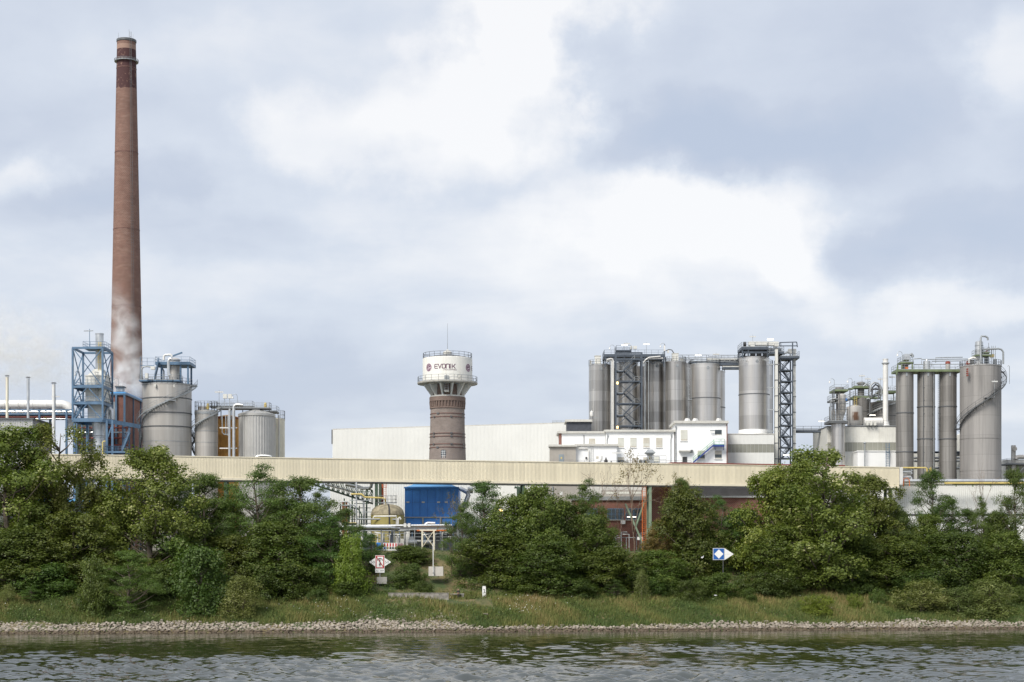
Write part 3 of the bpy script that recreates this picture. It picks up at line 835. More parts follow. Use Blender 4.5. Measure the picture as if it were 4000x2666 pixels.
G1, G2 = 'trees along the top of the river bank', 'shrubs on the lower river bank'
TREES = [
    # name, category, prototype, px, s, top row, width, label
    ('poplar_tree', 'tree', 'poplar0', 30, 25, 1668, 475, 'tall pale-leaved poplar at the photo\'s left edge in front of the slim stacks', G1),
    ('poplar_tree', 'tree', 'poplar1', 235, 27, 1660, 373, 'tall poplar whose branches reach over the left end of the cream conveyor gallery', G1),
    ('poplar_tree', 'tree', 'poplar2', 590, 22, 1745, 475, 'broad poplar below the big stair-wrapped tank, its top crossing the cream gallery', G1),
    ('robinia_tree', 'tree', 'robinia0', 800, 25, 1850, 339, 'feathery dark locust tree next to the poplar, below the small steel tank', G1),
    ('robinia_tree', 'tree', 'robinia1', 1000, 26, 1815, 339, 'feathery locust tree whose flat top reaches highest on the gallery below the ribbed tank', G1),
    ('robinia_tree', 'tree', 'robinia0', 1170, 24, 1862, 373, 'feathery locust tree hiding the low end of the green inclined truss', G1),
    ('robinia_tree', 'tree', 'robinia1', 1300, 21, 2000, 294, 'lower feathery locust tree between the tall locusts and the yellow-green maple', G1),
    ('maple_tree', 'tree', 'maple0', 1080, 20, 2040, 373, 'dark dense maple in the shade under the feathery locust trees', G1),
    ('maple_tree', 'tree', 'maple1', 60, 20, 2060, 407, 'dark dense tree at the photo\'s left edge under the tall poplar', G1),
    ('maple_tree', 'tree', 'maple0', 290, 21, 2000, 373, 'dark dense tree filling the space under the two left poplars', G1),
    ('maple_tree', 'tree', 'maple1', 920, 19, 2090, 339, 'dark dense tree behind the pale willow bush and the grey-green willow', G1),
    ('bushy_tree', 'tree', 'shrub0', 700, 19, 2080, 373, 'dark bushy tree low between the broad poplar and the locust trees', G1),
    ('maple_tree', 'tree', 'yellow0', 1372, 17.6, 2085, 185, 'bright yellow-green young maple left of the anchor sign', G1),
    ('robinia_tree', 'tree', 'robinia0', 1450, 25, 2085, 124, 'small feathery locust just left of the red and white barrier', G1),
    # the middle
    ('robinia_tree', 'tree', 'robinia1', 1800, 24, 1960, 169, 'sparse young locust with thin stems right of the mast', G1),
    ('robinia_tree', 'tree', 'robinia0', 1890, 28, 1880, 237, 'open-crowned locust tree whose top overlaps the gallery right of the blue building', G1),
    ('maple_tree', 'tree', 'maple0', 2010, 25, 1935, 294, 'tall maple beside the open-crowned locust, right of the blue building', G1),
    ('maple_tree', 'tree', 'maple1', 2110, 22, 1895, 282, 'dark maple with a pointed top below the grey rendered annex', G1),
    ('robinia_tree', 'tree', 'robinia1', 2275, 29, 1872, 215, 'fresh green locust top overlapping the gallery below the grey annex door', G1),
    ('maple_tree', 'tree', 'maple0', 2330, 22, 2010, 305, 'dark maple below the fresh green locust top', G1),
    ('maple_tree', 'tree', 'maple1', 1950, 22, 2080, 316, 'dense rounded maple behind the white number post', G1),
    ('maple_tree', 'tree', 'maple0', 2150, 18.5, 2110, 339, 'dense dark maple on the lower slope, second from the number post', G1),
    ('maple_tree', 'tree', 'maple1', 2370, 18.5, 2140, 328, 'dense dark maple on the lower slope below the brick building', G1),
    ('robinia_tree', 'tree', 'dry0', 2592, 26, 2030, 169, 'browning thin tree in front of the red brick wall by the green gallery post', G1),
    ('maple_tree', 'tree', 'maple1', 2690, 24, 1905, 260, 'olive-green maple in front of the red brick wall, just under the gallery', G1),
    ('robinia_tree', 'tree', 'robinia0', 2660, 31, 1868, 147, 'thin open tree top crossing the gallery right of the brick pier', G1),
    ('robinia_tree', 'tree', 'robinia1', 2820, 26, 1935, 192, 'dark locust tree before the long white roof edge of the brick building', G1),
    ('maple_tree', 'tree', 'maple0', 2570, 19, 2150, 294, 'maple on the lower slope left of the soaring gull', G1),
    ('maple_tree', 'tree', 'maple0', 2745, 26, 2040, 282, 'dark bushy tree right behind the blue diamond sign', G1),
    ('bare_tree', 'tree', 'bare0', 2330, 31, 1762, 190, 'leafless twiggy tree reaching the top of the gallery below the four windows', G1),
    ('bare_tree', 'tree', 'bare1', 2480, 30, 1760, 200, 'almost bare tree with a few brown leaves below the roof ventilator', G1),
    ('bare_tree', 'tree', 'bare0', 2420, 30.5, 1830, 110, 'slim leafless stems between the two larger bare trees', G1),
    ('bare_tree', 'tree', 'bare1', 2650, 31, 1850, 130, 'small browning twiggy tree top before the gallery right of the brick pier', G1),
    ('bare_tree', 'tree', 'bare1', 1765, 24, 1925, 110, 'thin half-bare tree in front of the blue building', G1),
    # the right
    ('chestnut_tree', 'tree', 'chestnut0', 3010, 24, 1822, 305, 'bright green rounded chestnut left of the big poplar', G1),
    ('poplar_tree', 'tree', 'poplar1', 3215, 19, 1752, 497, 'biggest poplar with a visible bare trunk below the clad plant building', G1),
    ('poplar_tree', 'tree', 'poplar0', 3390, 25, 1850, 305, 'poplar top overlapping the right end of the cream gallery', G1),
    ('maple_tree', 'tree', 'maple0', 3060, 21, 2050, 316, 'dark tree in shade left of the big poplar\'s trunk', G1),
    ('maple_tree', 'tree', 'maple1', 3310, 21, 2060, 339, 'dark tree in shade right of the big poplar\'s trunk', G1),
    ('robinia_tree', 'tree', 'robinia0', 3640, 26, 1835, 215, 'feathery locust below the three slender silos', G1),
    ('robinia_tree', 'tree', 'robinia1', 3510, 23, 1975, 226, 'feathery locust right of the poplar at the gallery end', G1),
    ('bare_tree', 'tree', 'bare0', 3845, 27, 1770, 170, 'leafless tree standing before the big concrete-grey silo', G1),
    ('robinia_tree', 'tree', 'robinia1', 3835, 25, 1940, 136, 'small dark locust under the leafless tree', G1),
    ('robinia_tree', 'tree', 'robinia0', 3965, 24, 1832, 192, 'feathery locust at the photo\'s right edge', G1),
    ('maple_tree', 'tree', 'maple1', 3520, 19.5, 2090, 339, 'dense maple on the lower slope below the slender silos', G1),
    ('maple_tree', 'tree', 'maple0', 3730, 19.5, 2080, 339, 'dense maple on the lower slope below the big concrete-grey silo', G1),
    ('maple_tree', 'tree', 'maple1', 3930, 20, 2080, 294, 'dense maple on the lower slope at the photo\'s right edge', G1),
    ('maple_tree', 'tree', 'maple0', 130, 31, 1880, 294, 'dark tree high on the bank behind the two left poplars', G1),
    ('maple_tree', 'tree', 'maple1', 420, 31, 1915, 271, 'dark tree between the left poplars and the broad poplar', G1),
    ('robinia_tree', 'tree', 'robinia0', 700, 30, 1880, 249, 'locust tree half hidden behind the broad poplar\'s right side', G1),
    ('maple_tree', 'tree', 'maple0', 870, 31, 1950, 294, 'dark tree filling the gap behind the two left locust trees', G1),
    ('maple_tree', 'tree', 'maple1', 1110, 30, 1950, 271, 'dark tree filling the gap behind the two right locust trees', G1),
    ('maple_tree', 'tree', 'maple0', 2210, 28, 1960, 260, 'dark tree between the pointed maple and the fresh green locust', G1),
    ('maple_tree', 'tree', 'maple1', 2900, 29, 1990, 271, 'dark tree left of the bright chestnut in front of the long brick shed', G1),
    ('maple_tree', 'tree', 'maple1', 3120, 28, 1950, 294, 'dark tree filling the gap between chestnut and big poplar', G1),
    ('maple_tree', 'tree', 'maple0', 3450, 29, 1960, 260, 'dark tree below the right end of the gallery', G1),
    ('robinia_tree', 'tree', 'robinia1', 3720, 28, 1935, 203, 'locust tree between the slender-silo locust and the leafless tree', G1),
    ('robinia_tree', 'tree', 'robinia1', 1235, 29, 1905, 200, 'rightmost tall locust before the green inclined truss', G1),
    ('maple_tree', 'tree', 'maple0', 1260, 25, 2035, 230, 'dark maple below the rightmost tall locust', G1),
    ('robinia_tree', 'tree', 'robinia0', 3780, 27, 1990, 170, 'locust filling the space left of the leafless right tree', G1),
    ('maple_tree', 'tree', 'maple0', 3620, 24, 2010, 230, 'dark maple below the locust of the slender silos', G1),
    ('maple_tree', 'tree', 'maple1', 3900, 26, 2000, 200, 'dark maple between the leafless tree and the right-edge locust', G1),
    ('poplar_tree', 'tree', 'poplar2', 3130, 22, 1800, 260, 'poplar shoulder between the bright chestnut and the biggest poplar', G1),
    ('robinia_tree', 'tree', 'robinia0', 1350, 27, 1985, 170, 'lowest locust crown left of the ochre tank, over the silver pipes', G1),
    # lower shrubs
    ('robinia_bush', 'bush', 'robinia0', 505, 8.2, 2150, 260, 'large fresh green feathery bush close to the stones below the broad poplar', G2),
    ('willow_bush', 'bush', 'shrub0', 365, 8.8, 2170, 200, 'grey-green bush left of the large fresh green feathery bush', G2),
    ('willow_bush', 'bush', 'shrub1', 785, 7.6, 2135, 270, 'tall dark grey-green willow bush close to the stones', G2),
    ('willow_bush', 'bush', 'willow0', 950, 6.6, 2245, 190, 'pale willow bush hanging over the stones right of the tall dark willow', G2),
    ('bush', 'bush', 'robinia1', 120, 14, 2290, 130, 'small dark bush in the grass near the photo\'s left edge', G2),
    ('bush', 'bush', 'willow1', 30, 13, 2280, 70, 'slim upright bush at the photo\'s left edge in the grass', G2),
    ('bush', 'bush', 'shrub0', 1245, 12, 2300, 80, 'small dark bush in the grass left of the low concrete wall', G2),
    ('bush', 'bush', 'shrub1', 1600, 21.5, 2200, 130, 'dark bush between the anchor sign and the mast block', G2),
    ('bush', 'bush', 'shrub0', 1650, 17.8, 2268, 110, 'low dark bush above the low concrete wall', G2),
    ('bush', 'bush', 'shrub1', 1600, 30.5, 2130, 190, 'dark low bush along the terrace edge right of the barrier', G2),
    ('bush', 'bush', 'shrub1', 1360, 16.0, 2270, 170, 'dark low bush at the foot of the yellow-green maple', G2),
    ('willow_bush', 'bush', 'willow0', 2508, 13.0, 2222, 78, 'pale wind-blown young willow standing out before the dark maples', G2),
    ('bush', 'bush', 'robinia0', 2400, 14, 2262, 90, 'small dark green bush left of the pale young willow', G2),
    ('bush', 'bush', 'shrub0', 2700, 13, 2262, 140, 'dark bush in the grass left of the low-flying gull', G2),
    ('bush', 'bush', 'shrub1', 2925, 12.5, 2295, 80, 'dark bush in the grass right of the low-flying gull', G2),
    ('bush', 'bush', 'shrub1', 2800, 14.5, 2238, 190, 'low bright thicket at the foot of the blue diamond sign', G2),
    ('bush', 'bush', 'shrub0', 2990, 16, 2225, 230, 'low green thicket between the blue diamond sign and the poplar trunk', G2),
    ('bush', 'bush', 'yellow0', 3190, 6.5, 2325, 120, 'yellow-green bush just above the stones below the poplar trunk', G2),
    ('bush', 'bush', 'yellow0', 3340, 9, 2318, 62, 'smaller yellow-green bush right of the other yellow-green bush', G2),
    ('bush', 'bush', 'shrub0', 3430, 11, 2295, 75, 'dark bush in the grass right of the two yellow-green bushes', G2),
    ('willow_bush', 'bush', 'willow1', 3600, 8.0, 2262, 230, 'grey-green willow bush, the leftmost of the three at the right water edge', G2),
    ('willow_bush', 'bush', 'willow0', 3740, 6.6, 2290, 200, 'low willow bush, the middle one of three at the right water edge', G2),
    ('willow_bush', 'bush', 'willow1', 3865, 7.0, 2262, 250, 'broad willow bush, the rightmost of three at the right water edge', G2),
    ('bush', 'bush', 'shrub1', 3990, 11, 2290, 100, 'dark bush at the photo\'s right edge above the stones', G2),
    ('bush', 'bush', 'shrub0', 3600, 16, 2225, 260, 'broad dark thicket behind the right willow bushes', G2),
    ('bush', 'bush', 'shrub1', 3330, 16.5, 2215, 190, 'dark thicket behind the thin white stake', G2),
    ('bush', 'bush', 'shrub1', 2050, 17.5, 2240, 190, 'dark skirt of foliage right of the white number post', G2),
    ('bush', 'bush', 'shrub0', 2260, 15.5, 2260, 210, 'dark skirt of foliage under the lower maples', G2),
    ('bush', 'bush', 'shrub0', 2560, 16.5, 2240, 170, 'dark thicket right behind the pale young willow', G2),
    ('bush', 'bush', 'shrub1', 180, 17, 2200, 260, 'dark shaded thicket at the left, above the dry grass', G2),
    ('bush', 'bush', 'shrub0', 1000, 16.5, 2190, 260, 'dark shaded thicket left of the low dark grass bush', G2),
    ('bush', 'bush', 'shrub1', 1170, 16.5, 2210, 240, 'dark shaded thicket under the hanging locust branches', G2),
    ('bush', 'bush', 'shrub0', 620, 15, 2200, 220, 'dark shaded thicket between the feathery bush and the tall dark willow', G2),
]
for _t in TREES:
    plant(*_t)

# --------------------------------------------------------------- grass and ground cover
def scatter_grass():
    rng = np.random.RandomState(77)
    n = 120000
    x = rng.uniform(-105, 105, n); s = rng.uniform(1.4, 19.0, n)
    y = edge_y(x) + s
    keep = s > stone_w(x) - 0.5 + rng.uniform(-.4, .6, n)
    pxg = CX + x * F / y
    keep &= ~((pxg > 1500) & (pxg < 1925) & (s > 10.5) & (s < 17) & (rng.uniform(0, 1, n) < np.where(pxg > 1740, 0.97, 0.7)))
    gap = (np.abs(x + 16) < 9) & (s < 9)
    keep &= ~(gap & (rng.uniform(0, 1, n) < 0.5))
    x, y, s = x[keep], y[keep], s[keep]; n = len(x)
    z = ground(x, y) - 0.03
    nz = np.sin(x * 0.35 + 0.8 * np.sin(y * 0.5)) + np.sin(x * 0.9 + y * 0.7 + 2) * 0.6 + np.sin(x * 0.13 + 1.0) * 0.6
    h = rng.uniform(0.3, 1.0, n) * (1 + 0.25 * np.clip(nz, -1, 1.5))
    k = 3
    base = np.repeat(np.stack([x, y, z], 1), k, 0) + rng.normal(0, 0.09, (n * k, 3)) * [1, 1, 0]
    a = rng.uniform(0, 6.28, n * k); w = rng.uniform(0.03, 0.065, n * k)
    d = np.stack([np.cos(a) * w, np.sin(a) * w, 0 * w], 1)
    tip = base + np.stack([rng.normal(0.12, 0.16, n * k), rng.normal(0, 0.14, n * k), np.repeat(h, k) * rng.uniform(0.6, 1.1, n * k)], 1)
    co = np.stack([base - d, base + d, tip], 1).reshape(-1, 3)
    tint = np.repeat(np.clip(0.37 + 0.17 * nz + 0.12 * np.clip((s - 8) / 5, -1, 1), 0, 1), k) + rng.normal(0, 0.16, n * k)
    m, t, b = new_mat('bank_grass_blades')
    at = nd(t, 'ShaderNodeAttribute'); at.attribute_name = 'tint'
    rp = nd(t, 'ShaderNodeValToRGB'); cr = rp.color_ramp
    cr.elements[0].position = 0.1; cr.elements[0].color = (0.058, 0.1, 0.018, 1)
    cr.elements[1].position = 0.95; cr.elements[1].color = (0.31, 0.225, 0.095, 1)
    e = cr.elements.new(0.5); e.color = (0.145, 0.162, 0.036, 1)
    lk(t, at.outputs['Fac'], rp.inputs[0]); lk(t, rp.outputs[0], b.inputs['Base Color'])
    b.inputs['Roughness'].default_value = 0.7
    o = np_mesh('grass', co, np.arange(len(co)).reshape(-1, 3), m)
    at = o.data.attributes.new('tint', 'FLOAT', 'FACE'); at.data.foreach_set('value', np.clip(tint, 0, 1).astype(np.float32))
    tag(o, 'tall half-dry grass covering the river bank above the stones', 'grass', kind='stuff')

def scatter_weeds():
    rng = np.random.RandomState(78)
    cen, nrm, tint = [], [], []
    for i in range(5200):
        x = rng.uniform(-104, 104); s = rng.uniform(4.5, 34)
        y = edge_y(x) + s
        px = CX + x * F / y
        if 1735 < px < 1925 and 9 < s < 17.5: continue
        if 1660 < px < 1820 and s > 17 and rng.uniform() < 0.6: continue
        if s < 17 and rng.uniform() < 0.45: continue
        r = rng.uniform(0.25, 0.8); h = rng.uniform(0.3, 1.3)
        k = rng.randint(16, 34)
        p = np.stack([rng.normal(x, r, k), rng.normal(y, r, k), np.abs(rng.normal(0, 0.45, k)) * h], 1)
        p[:, 2] += ground(p[:, 0], p[:, 1])
        cen.append(p)
        nrm.append(rng.normal(0, 0.6, (k, 3)) + [0, -0.2, 0.7])
        tint.append(np.clip(rng.uniform(0, 0.75, k) + rng.uniform(-0.25, 0.25), 0, 1))
    cen = np.concatenate(cen); nrm = np.concatenate(nrm); nrm /= np.linalg.norm(nrm, axis=1)[:, None]
    me = leaves_mesh('undergrowth', cen, nrm, rng.uniform(0.16, 0.36, len(cen)), 0.6, np.concatenate(tint), leaf_mat('undergrowth_leaves', (0.06, 0.1, 0.022), (0.155, 0.205, 0.045), (0.25, 0.24, 0.09), 0.95), rng)
    o = bpy.data.objects.new('undergrowth', me); COL.objects.link(o)
    tag(o, 'leafy weeds and brambles covering the slope of the river bank', 'undergrowth', kind='stuff')
    # umbels and white daisies
    n = 170
    x = rng.uniform(-100, 100, n); s = rng.uniform(6, 16, n); y = edge_y(x) + s
    x[:60] = PX(rng.normal(2060, 40, 60), 280); x[60:100] = PX(rng.normal(1300, 60, 40), 280)
    y = edge_y(x) + s
    cen = np.stack([x, y, ground(x, y) + rng.uniform(0.5, 1.0, n)], 1)
    nrm = np.tile([[0, -0.6, 0.8]], (n, 1)).astype(float)
    me = leaves_mesh('wild_flowers', cen, nrm, rng.uniform(0.08, 0.16, n), 0.9, rng.uniform(0, 1, n), M('white_petals', (0.75, 0.75, 0.7), 0.7), rng)
    o = bpy.data.objects.new('wild_flowers', me); COL.objects.link(o)
    tag(o, 'small white wild flowers dotted through the bank grass', 'flowers', kind='stuff')
scatter_grass()
scatter_weeds()
# ------------------------------------------------------------------ helpers for plant structures
ZG = 13.2      # level of the plant terrace

def corrugated(mb, p0, p1, z0, z1, pitch=0.3, depth=0.05, off=0.0):
    """ribbed sheet from p0 to p1 (plan points), facing right-hand side of the run"""
    p0 = Vector((p0[0], p0[1], 0)); p1 = Vector((p1[0], p1[1], 0))
    L = (p1 - p0).length; d = (p1 - p0) / L; n = Vector((d.y, -d.x, 0))
    k = max(1, int(round(L / pitch))); pt = L / k
    pr = []
    for i in range(k):
        for f, e in ((0.0, 0), (0.5, 0), (0.62, 1), (0.88, 1)):
            pr.append((i * pt + f * pt, e * depth))
    pr.append((L, 0))
    vs = []; fs = []
    for s, e in pr:
        q = p0 + d * s + n * (e + off)
        vs += [(q.x, q.y, z0), (q.x, q.y, z1)]
    for i in range(len(pr) - 1):
        fs.append((2 * i, 2 * i + 2, 2 * i + 3, 2 * i + 1))
    return mb.add(vs, fs)

def shell(root, cx, cy, R, z0, z1, mat, name='shell', n=48, roof=None, lip=0.06):
    m = MB(); m.lathe(cx, cy, [(R, z0), (R, z1)], n, False, False); o = m.build(name, mat, root)
    m = MB()
    h = roof if roof is not None else R * 0.12
    m.lathe(cx, cy, [(R + lip, z1 - 0.12), (R + lip, z1 + 0.05), (R * 0.55, z1 + 0.05 + h * 0.6), (R * 0.1, z1 + 0.05 + h)], n)
    m.build('roof', mat, root)
    return o

def bands(root, cx, cy, R, zs, mat, t=0.09, h=0.22):
    for z in zs:
        m = MB(); m.lathe(cx, cy, [(R - 0.02, z - h / 2), (R + t, z - h / 2), (R + t, z + h / 2), (R - 0.02, z + h / 2)], 48, False, False)
        m.build('stiffening_ring', mat, root)

def top_rail(root, cx, cy, R, z, mat, h=1.1, n=26, r=0.03):
    m = MB(); ring_railing(m, cx, cy, R, z, h, n, r); return m.build('railing', mat, root)

def spiral_stair(root, cx, cy, R, a0, a1, z0, z1, mat, w=0.95, landings=(), rise=0.24):
    """stair round a tank from angle a0 (z0) down to a1 (z1); angle 0 faces the viewer, positive to the photo's right"""
    n = max(4, int(abs(z1 - z0) / rise))
    st = MB(); hr = MB()
    def pt(a, r, z): return Vector((cx + r * sin(a), cy - r * cos(a), z))
    seq = [(a0 + (a1 - a0) * i / n, z0 + (z1 - z0) * i / n) for i in range(n + 1)]
    for (aa, za), (ab, zb) in zip(seq[:-1], seq[1:]):
        for r in (R + 0.12, R + 0.12 + w):
            st.beam(pt(aa, r, za), pt(ab, r, zb), 0.05, 0.26)
        hr.beam(pt(aa, R + 0.14 + w, za + 1.05), pt(ab, R + 0.14 + w, zb + 1.05), 0.06)
        hr.beam(pt(aa, R + 0.14 + w, za + 0.55), pt(ab, R + 0.14 + w, zb + 0.55), 0.045)
    for i in range(0, n + 1, 4):
        a, z = seq[i]
        hr.beam(pt(a, R + 0.14 + w, z), pt(a, R + 0.14 + w, z + 1.05), 0.06)
        st.beam(pt(a, R - 0.02, z - 0.75), pt(a, R + 0.1 + w, z - 0.12), 0.07)
    s = st.build('stair', mat, root)
    hr.build('handrail', mat, s)
    tm = MB(); tm.bx(-0.5 * w, 0.5 * w, -0.15, 0.15, -0.025, 0.025)
    t0 = None
    for a, z in seq:
        loc = pt(a, R + 0.12 + w / 2, z) - ORG[root.name]
        if t0 is None:
            me = bpy.data.meshes.new('tread'); me.from_pydata(tm.v, [], tm.f); me.materials.append(mat)
            t0 = me
        o = bpy.data.objects.new('tread', t0); COL.objects.link(o); o.parent = s
        o.location = loc; o.rotation_euler = (0, 0, a + pi / 2)
    for f in landings:
        a = a0 + (a1 - a0) * f; z = z0 + (z1 - z0) * f
        m = MB(); da = 0.9 / R
        m.prism([pt(a - da, R + 0.06, z - 0.05), pt(a + da, R + 0.06, z - 0.05), pt(a + da, R + 0.2 + w, z - 0.05), pt(a - da, R + 0.2 + w, z - 0.05)], (0, 0, -0.18))
        m.build('landing', mat, s)
    return s

def flight(root, p0, p1, w, mat, rmat=None, rise=0.22, rail=True, wdir=(0, 1, 0)):
    """straight stair from p0 up to p1, w metres wide along wdir"""
    p0 = Vector(p0); p1 = Vector(p1); wd = Vector(wdir)
    m = MB()
    m.beam(p0, p1, 0.07, 0.28); m.beam(p0 + wd * w, p1 + wd * w, 0.07, 0.28)
    s = m.build('stair', mat, root)
    n = max(3, int(abs(p1.z - p0.z) / rise))
    d = (p1 - p0); d.z = 0; d.normalize()
    me = bpy.data.meshes.new('tread'); q = MB(); q.beam(Vector((0, 0, 0)), wd * w, 0.27, 0.04)
    me.from_pydata(q.v, [], q.f); me.materials.append(mat)
    for i in range(n + 1):
        o = bpy.data.objects.new('tread', me); COL.objects.link(o); o.parent = s; o.location = p0.lerp(p1, i / n) - ORG[root.name]
    if rail:
        r = MB()
        for k in (0, 1):
            a = p0 + wd * w * k; b = p1 + wd * w * k
            for h in (1.05, 0.55): r.beam(a + Vector((0, 0, h)), b + Vector((0, 0, h)), 0.055)
            c = max(2, int((b - a).length / 1.5))
            for i in range(c + 1):
                e = a.lerp(b, i / c); r.beam(e, e + Vector((0, 0, 1.05)), 0.055)
        r.build('handrail', rmat or mat, s)
    return s

def ladder(root, x, y, z0, z1, mat, w=0.5, name='ladder', cage=False):
    m = MB()
    for k in (-1, 1): m.beam((x + k * w / 2, y, z0), (x + k * w / 2, y, z1), 0.07)
    z = z0 + 0.2
    while z < z1:
        m.beam((x - w / 2, y, z), (x + w / 2, y, z), 0.045); z += 0.4
    if cage:
        z = z0 + 2.2
        while z < z1:
            pts = [(x + 0.42 * cos(a), y - 0.05 - 0.7 * sin(a), z) for a in np.linspace(0, pi, 7)]
            for a, b in zip(pts[:-1], pts[1:]): m.beam(a, b, 0.05)
            z += 1.2
        for a in np.linspace(0, pi, 5): m.beam((x + 0.42 * cos(a), y - 0.05 - 0.7 * sin(a), z0 + 2.2), (x + 0.42 * cos(a), y - 0.05 - 0.7 * sin(a), z1), 0.035)
    return m.build(name, mat, root)

def lamp_mast(px, pytop, pybase, Y, lit, label, w=36, kind='T'):
    p = P(px, pybase, Y); h = PZ(pytop, Y)
    o = thing('floodlight_mast', label, 'lamp', p, 'light masts on the plant')
    m = MB()
    if kind == 'T':
        m.cyl(p, (p.x, p.y, h + 0.3), 0.045, n=6)
        m.beam((p.x - S(w, Y) / 2, p.y, h), (p.x + S(w, Y) / 2, p.y, h), 0.05)
        m.build('mast', MAT['grey'], o)
        m = MB(); m.bx(p.x - S(w, Y) / 2, p.x + S(w, Y) / 2, p.y - 0.2, p.y - 0.02, h - 0.14, h + 0.0); m.build('lamp_housing', MAT['lampoff'], o)
        m = MB(); m.bx(p.x - S(w, Y) / 2 + .05, p.x + S(w, Y) / 2 - .05, p.y - 0.24, p.y - 0.03, h - 0.26, h - 0.145); m.build('lamp_tube', MAT['lampon'] if lit else MAT['lampoff'], o)
    else:
        r = S(9, Y)
        pts = [p, (p.x, p.y, h - r)] + [(p.x - r + r * cos(a), p.y, h - r + r * sin(a)) for a in np.linspace(0, pi, 7)]
        m.tube(pts, 0.05, 6); m.build('mast', MAT['grey'], o)
        m = MB(); m.cyl((p.x - 2 * r, p.y, h - r), (p.x - 2 * r, p.y, h - r - 0.45), 0.1, 0.24, 8); m.build('lamp_housing', MAT['lampwarm'] if lit else MAT['lampoff'], o)
    return o

def platform(root, x0, x1, y0, y1, z, mat, rmat=None, rail=True, t=0.22, gap=1.6):
    m = MB(); m.bx(x0, x1, y0, y1, z - t, z); pl = m.build('platform', mat, root)
    if rail:
        r = MB(); railing(r, [(x0 + .05, y0 + .05, z), (x1 - .05, y0 + .05, z), (x1 - .05, y1 - .05, z), (x0 + .05, y1 - .05, z)], 1.1, gap, 0.03, True)
        r.build('railing', rmat or mat, root)
    return pl

# ------------------------------------------------------------------ brick chimney
def chimney():
    Y = 380
    c = P(494, 1470, Y); zb, zt = ZG, PZ(160, Y)
    o = thing('chimney', 'very tall tapering red brick chimney with dark painted band near its top', 'chimney', (c.x, Y, zb))
    rt, rm = S(36, Y), S(62, Y); zm = PZ(1470, Y)
    def rad(z): return rt + (rm - rt) * (zt - z) / (zt - zm)
    m0, t, b, base, sp = brick_mat('chimney_brickwork', (0.2, 0.097, 0.073), (0.145, 0.07, 0.055), (0.31, 0.22, 0.175), 0.45, 0.35, 2.5)
    nz = noise(t, mapped(t, (0.45, 0.45, 0.28)), 1.0, 5, 0.7, 0.8)
    zj = mth(t, 'MULTIPLY_ADD', mth(t, 'SUBTRACT', nz, 0.5), 2.4, sp.outputs[2])
    za, zc, zd = PZ(352, Y) - zb, PZ(198, Y) - zb, PZ(180, Y) - zb
    dark = mth(t, 'MULTIPLY', mth(t, 'GREATER_THAN', zj, za), mth(t, 'LESS_THAN', sp.outputs[2], zc))
    peel = mth(t, 'LESS_THAN', noise(t, mapped(t, (0.8, 0.8, 0.65)), 1.0, 6, 0.75, 1.2), 0.60)
    c1 = mixc(t, mth(t, 'MULTIPLY', mth(t, 'MULTIPLY', dark, peel), 0.92), base, (0.06, 0.024, 0.026))
    pale = mth(t, 'MULTIPLY', mth(t, 'GREATER_THAN', sp.outputs[2], zc), mth(t, 'LESS_THAN', sp.outputs[2], zd))
    c1 = mixc(t, mth(t, 'MULTIPLY', pale, 0.6), c1, (0.4, 0.27, 0.21))
    lk(t, c1, b.inputs['Base Color'])
    prof = [(rad(z), z) for z in np.linspace(zb, zt, 24)] + [(rt - 0.45, zt), (rt - 0.5, zt - 3)]
    m = MB(); m.lathe(c.x, Y, prof, 48, False, False); sh = m.build('shaft', m0, o)
    m = MB(); m.lathe(c.x, Y, [(rt, zt - 0.5), (rt + 0.14, zt - 0.35), (rt + 0.14, zt + 0.12), (rt - 0.5, zt + 0.12)], 40, False, False); m.build('rim', MAT['dkgrey'], o)
    z = PZ(243, Y); R = rad(z)
    m = MB(); m.lathe(c.x, Y, [(R, z - 0.05), (R + 0.5, z - 0.05), (R + 0.5, z + 0.05), (R, z + 0.05)], 40, False, False)
    ring_railing(m, c.x, Y, R + 0.48, z, 0.5, 24, 0.03); m.build('ring_walkway', MAT['grey'], o)
    for zz in (PZ(270, Y), PZ(600, Y), PZ(900, Y), PZ(1200, Y)):
        m = MB(); m.lathe(c.x, Y, [(rad(zz + .1) , zz - 0.1), (rad(zz) + 0.05, zz - 0.1), (rad(zz) + 0.05, zz + 0.1), (rad(zz + .1), zz + 0.1)], 40, False, False); m.build('hoop', MAT['hoop'], o)
    a = radians(36)
    m = MB()
    for k in (-1, 1):
        a2 = a + k * 0.07
        pts = [(c.x + (rad(zz) + 0.25) * sin(a2), Y - (rad(zz) + 0.25) * cos(a2), zz) for zz in np.linspace(zb + 4, zt + 1.5, 20)]
        for p, q in zip(pts[:-1], pts[1:]): m.beam(p, q, 0.06)
    for zz in np.arange(zb + 4, zt + 1, 0.7):
        r = rad(zz) + 0.25
        m.beam((c.x + r * sin(a - 0.07), Y - r * cos(a - 0.07), zz), (c.x + r * sin(a + 0.07), Y - r * cos(a + 0.07), zz), 0.06)
    m.build('ladder', MAT['dkgrey'], o)
    for k in (0.5, 2.6, 4.4):
        m = MB(); q = (c.x + rt * sin(k), Y - rt * cos(k)); m.cyl((*q, zt), (*q, zt + 2.0), 0.035, n=5); m.build('lightning_rod', MAT['grey'], o)
chimney()

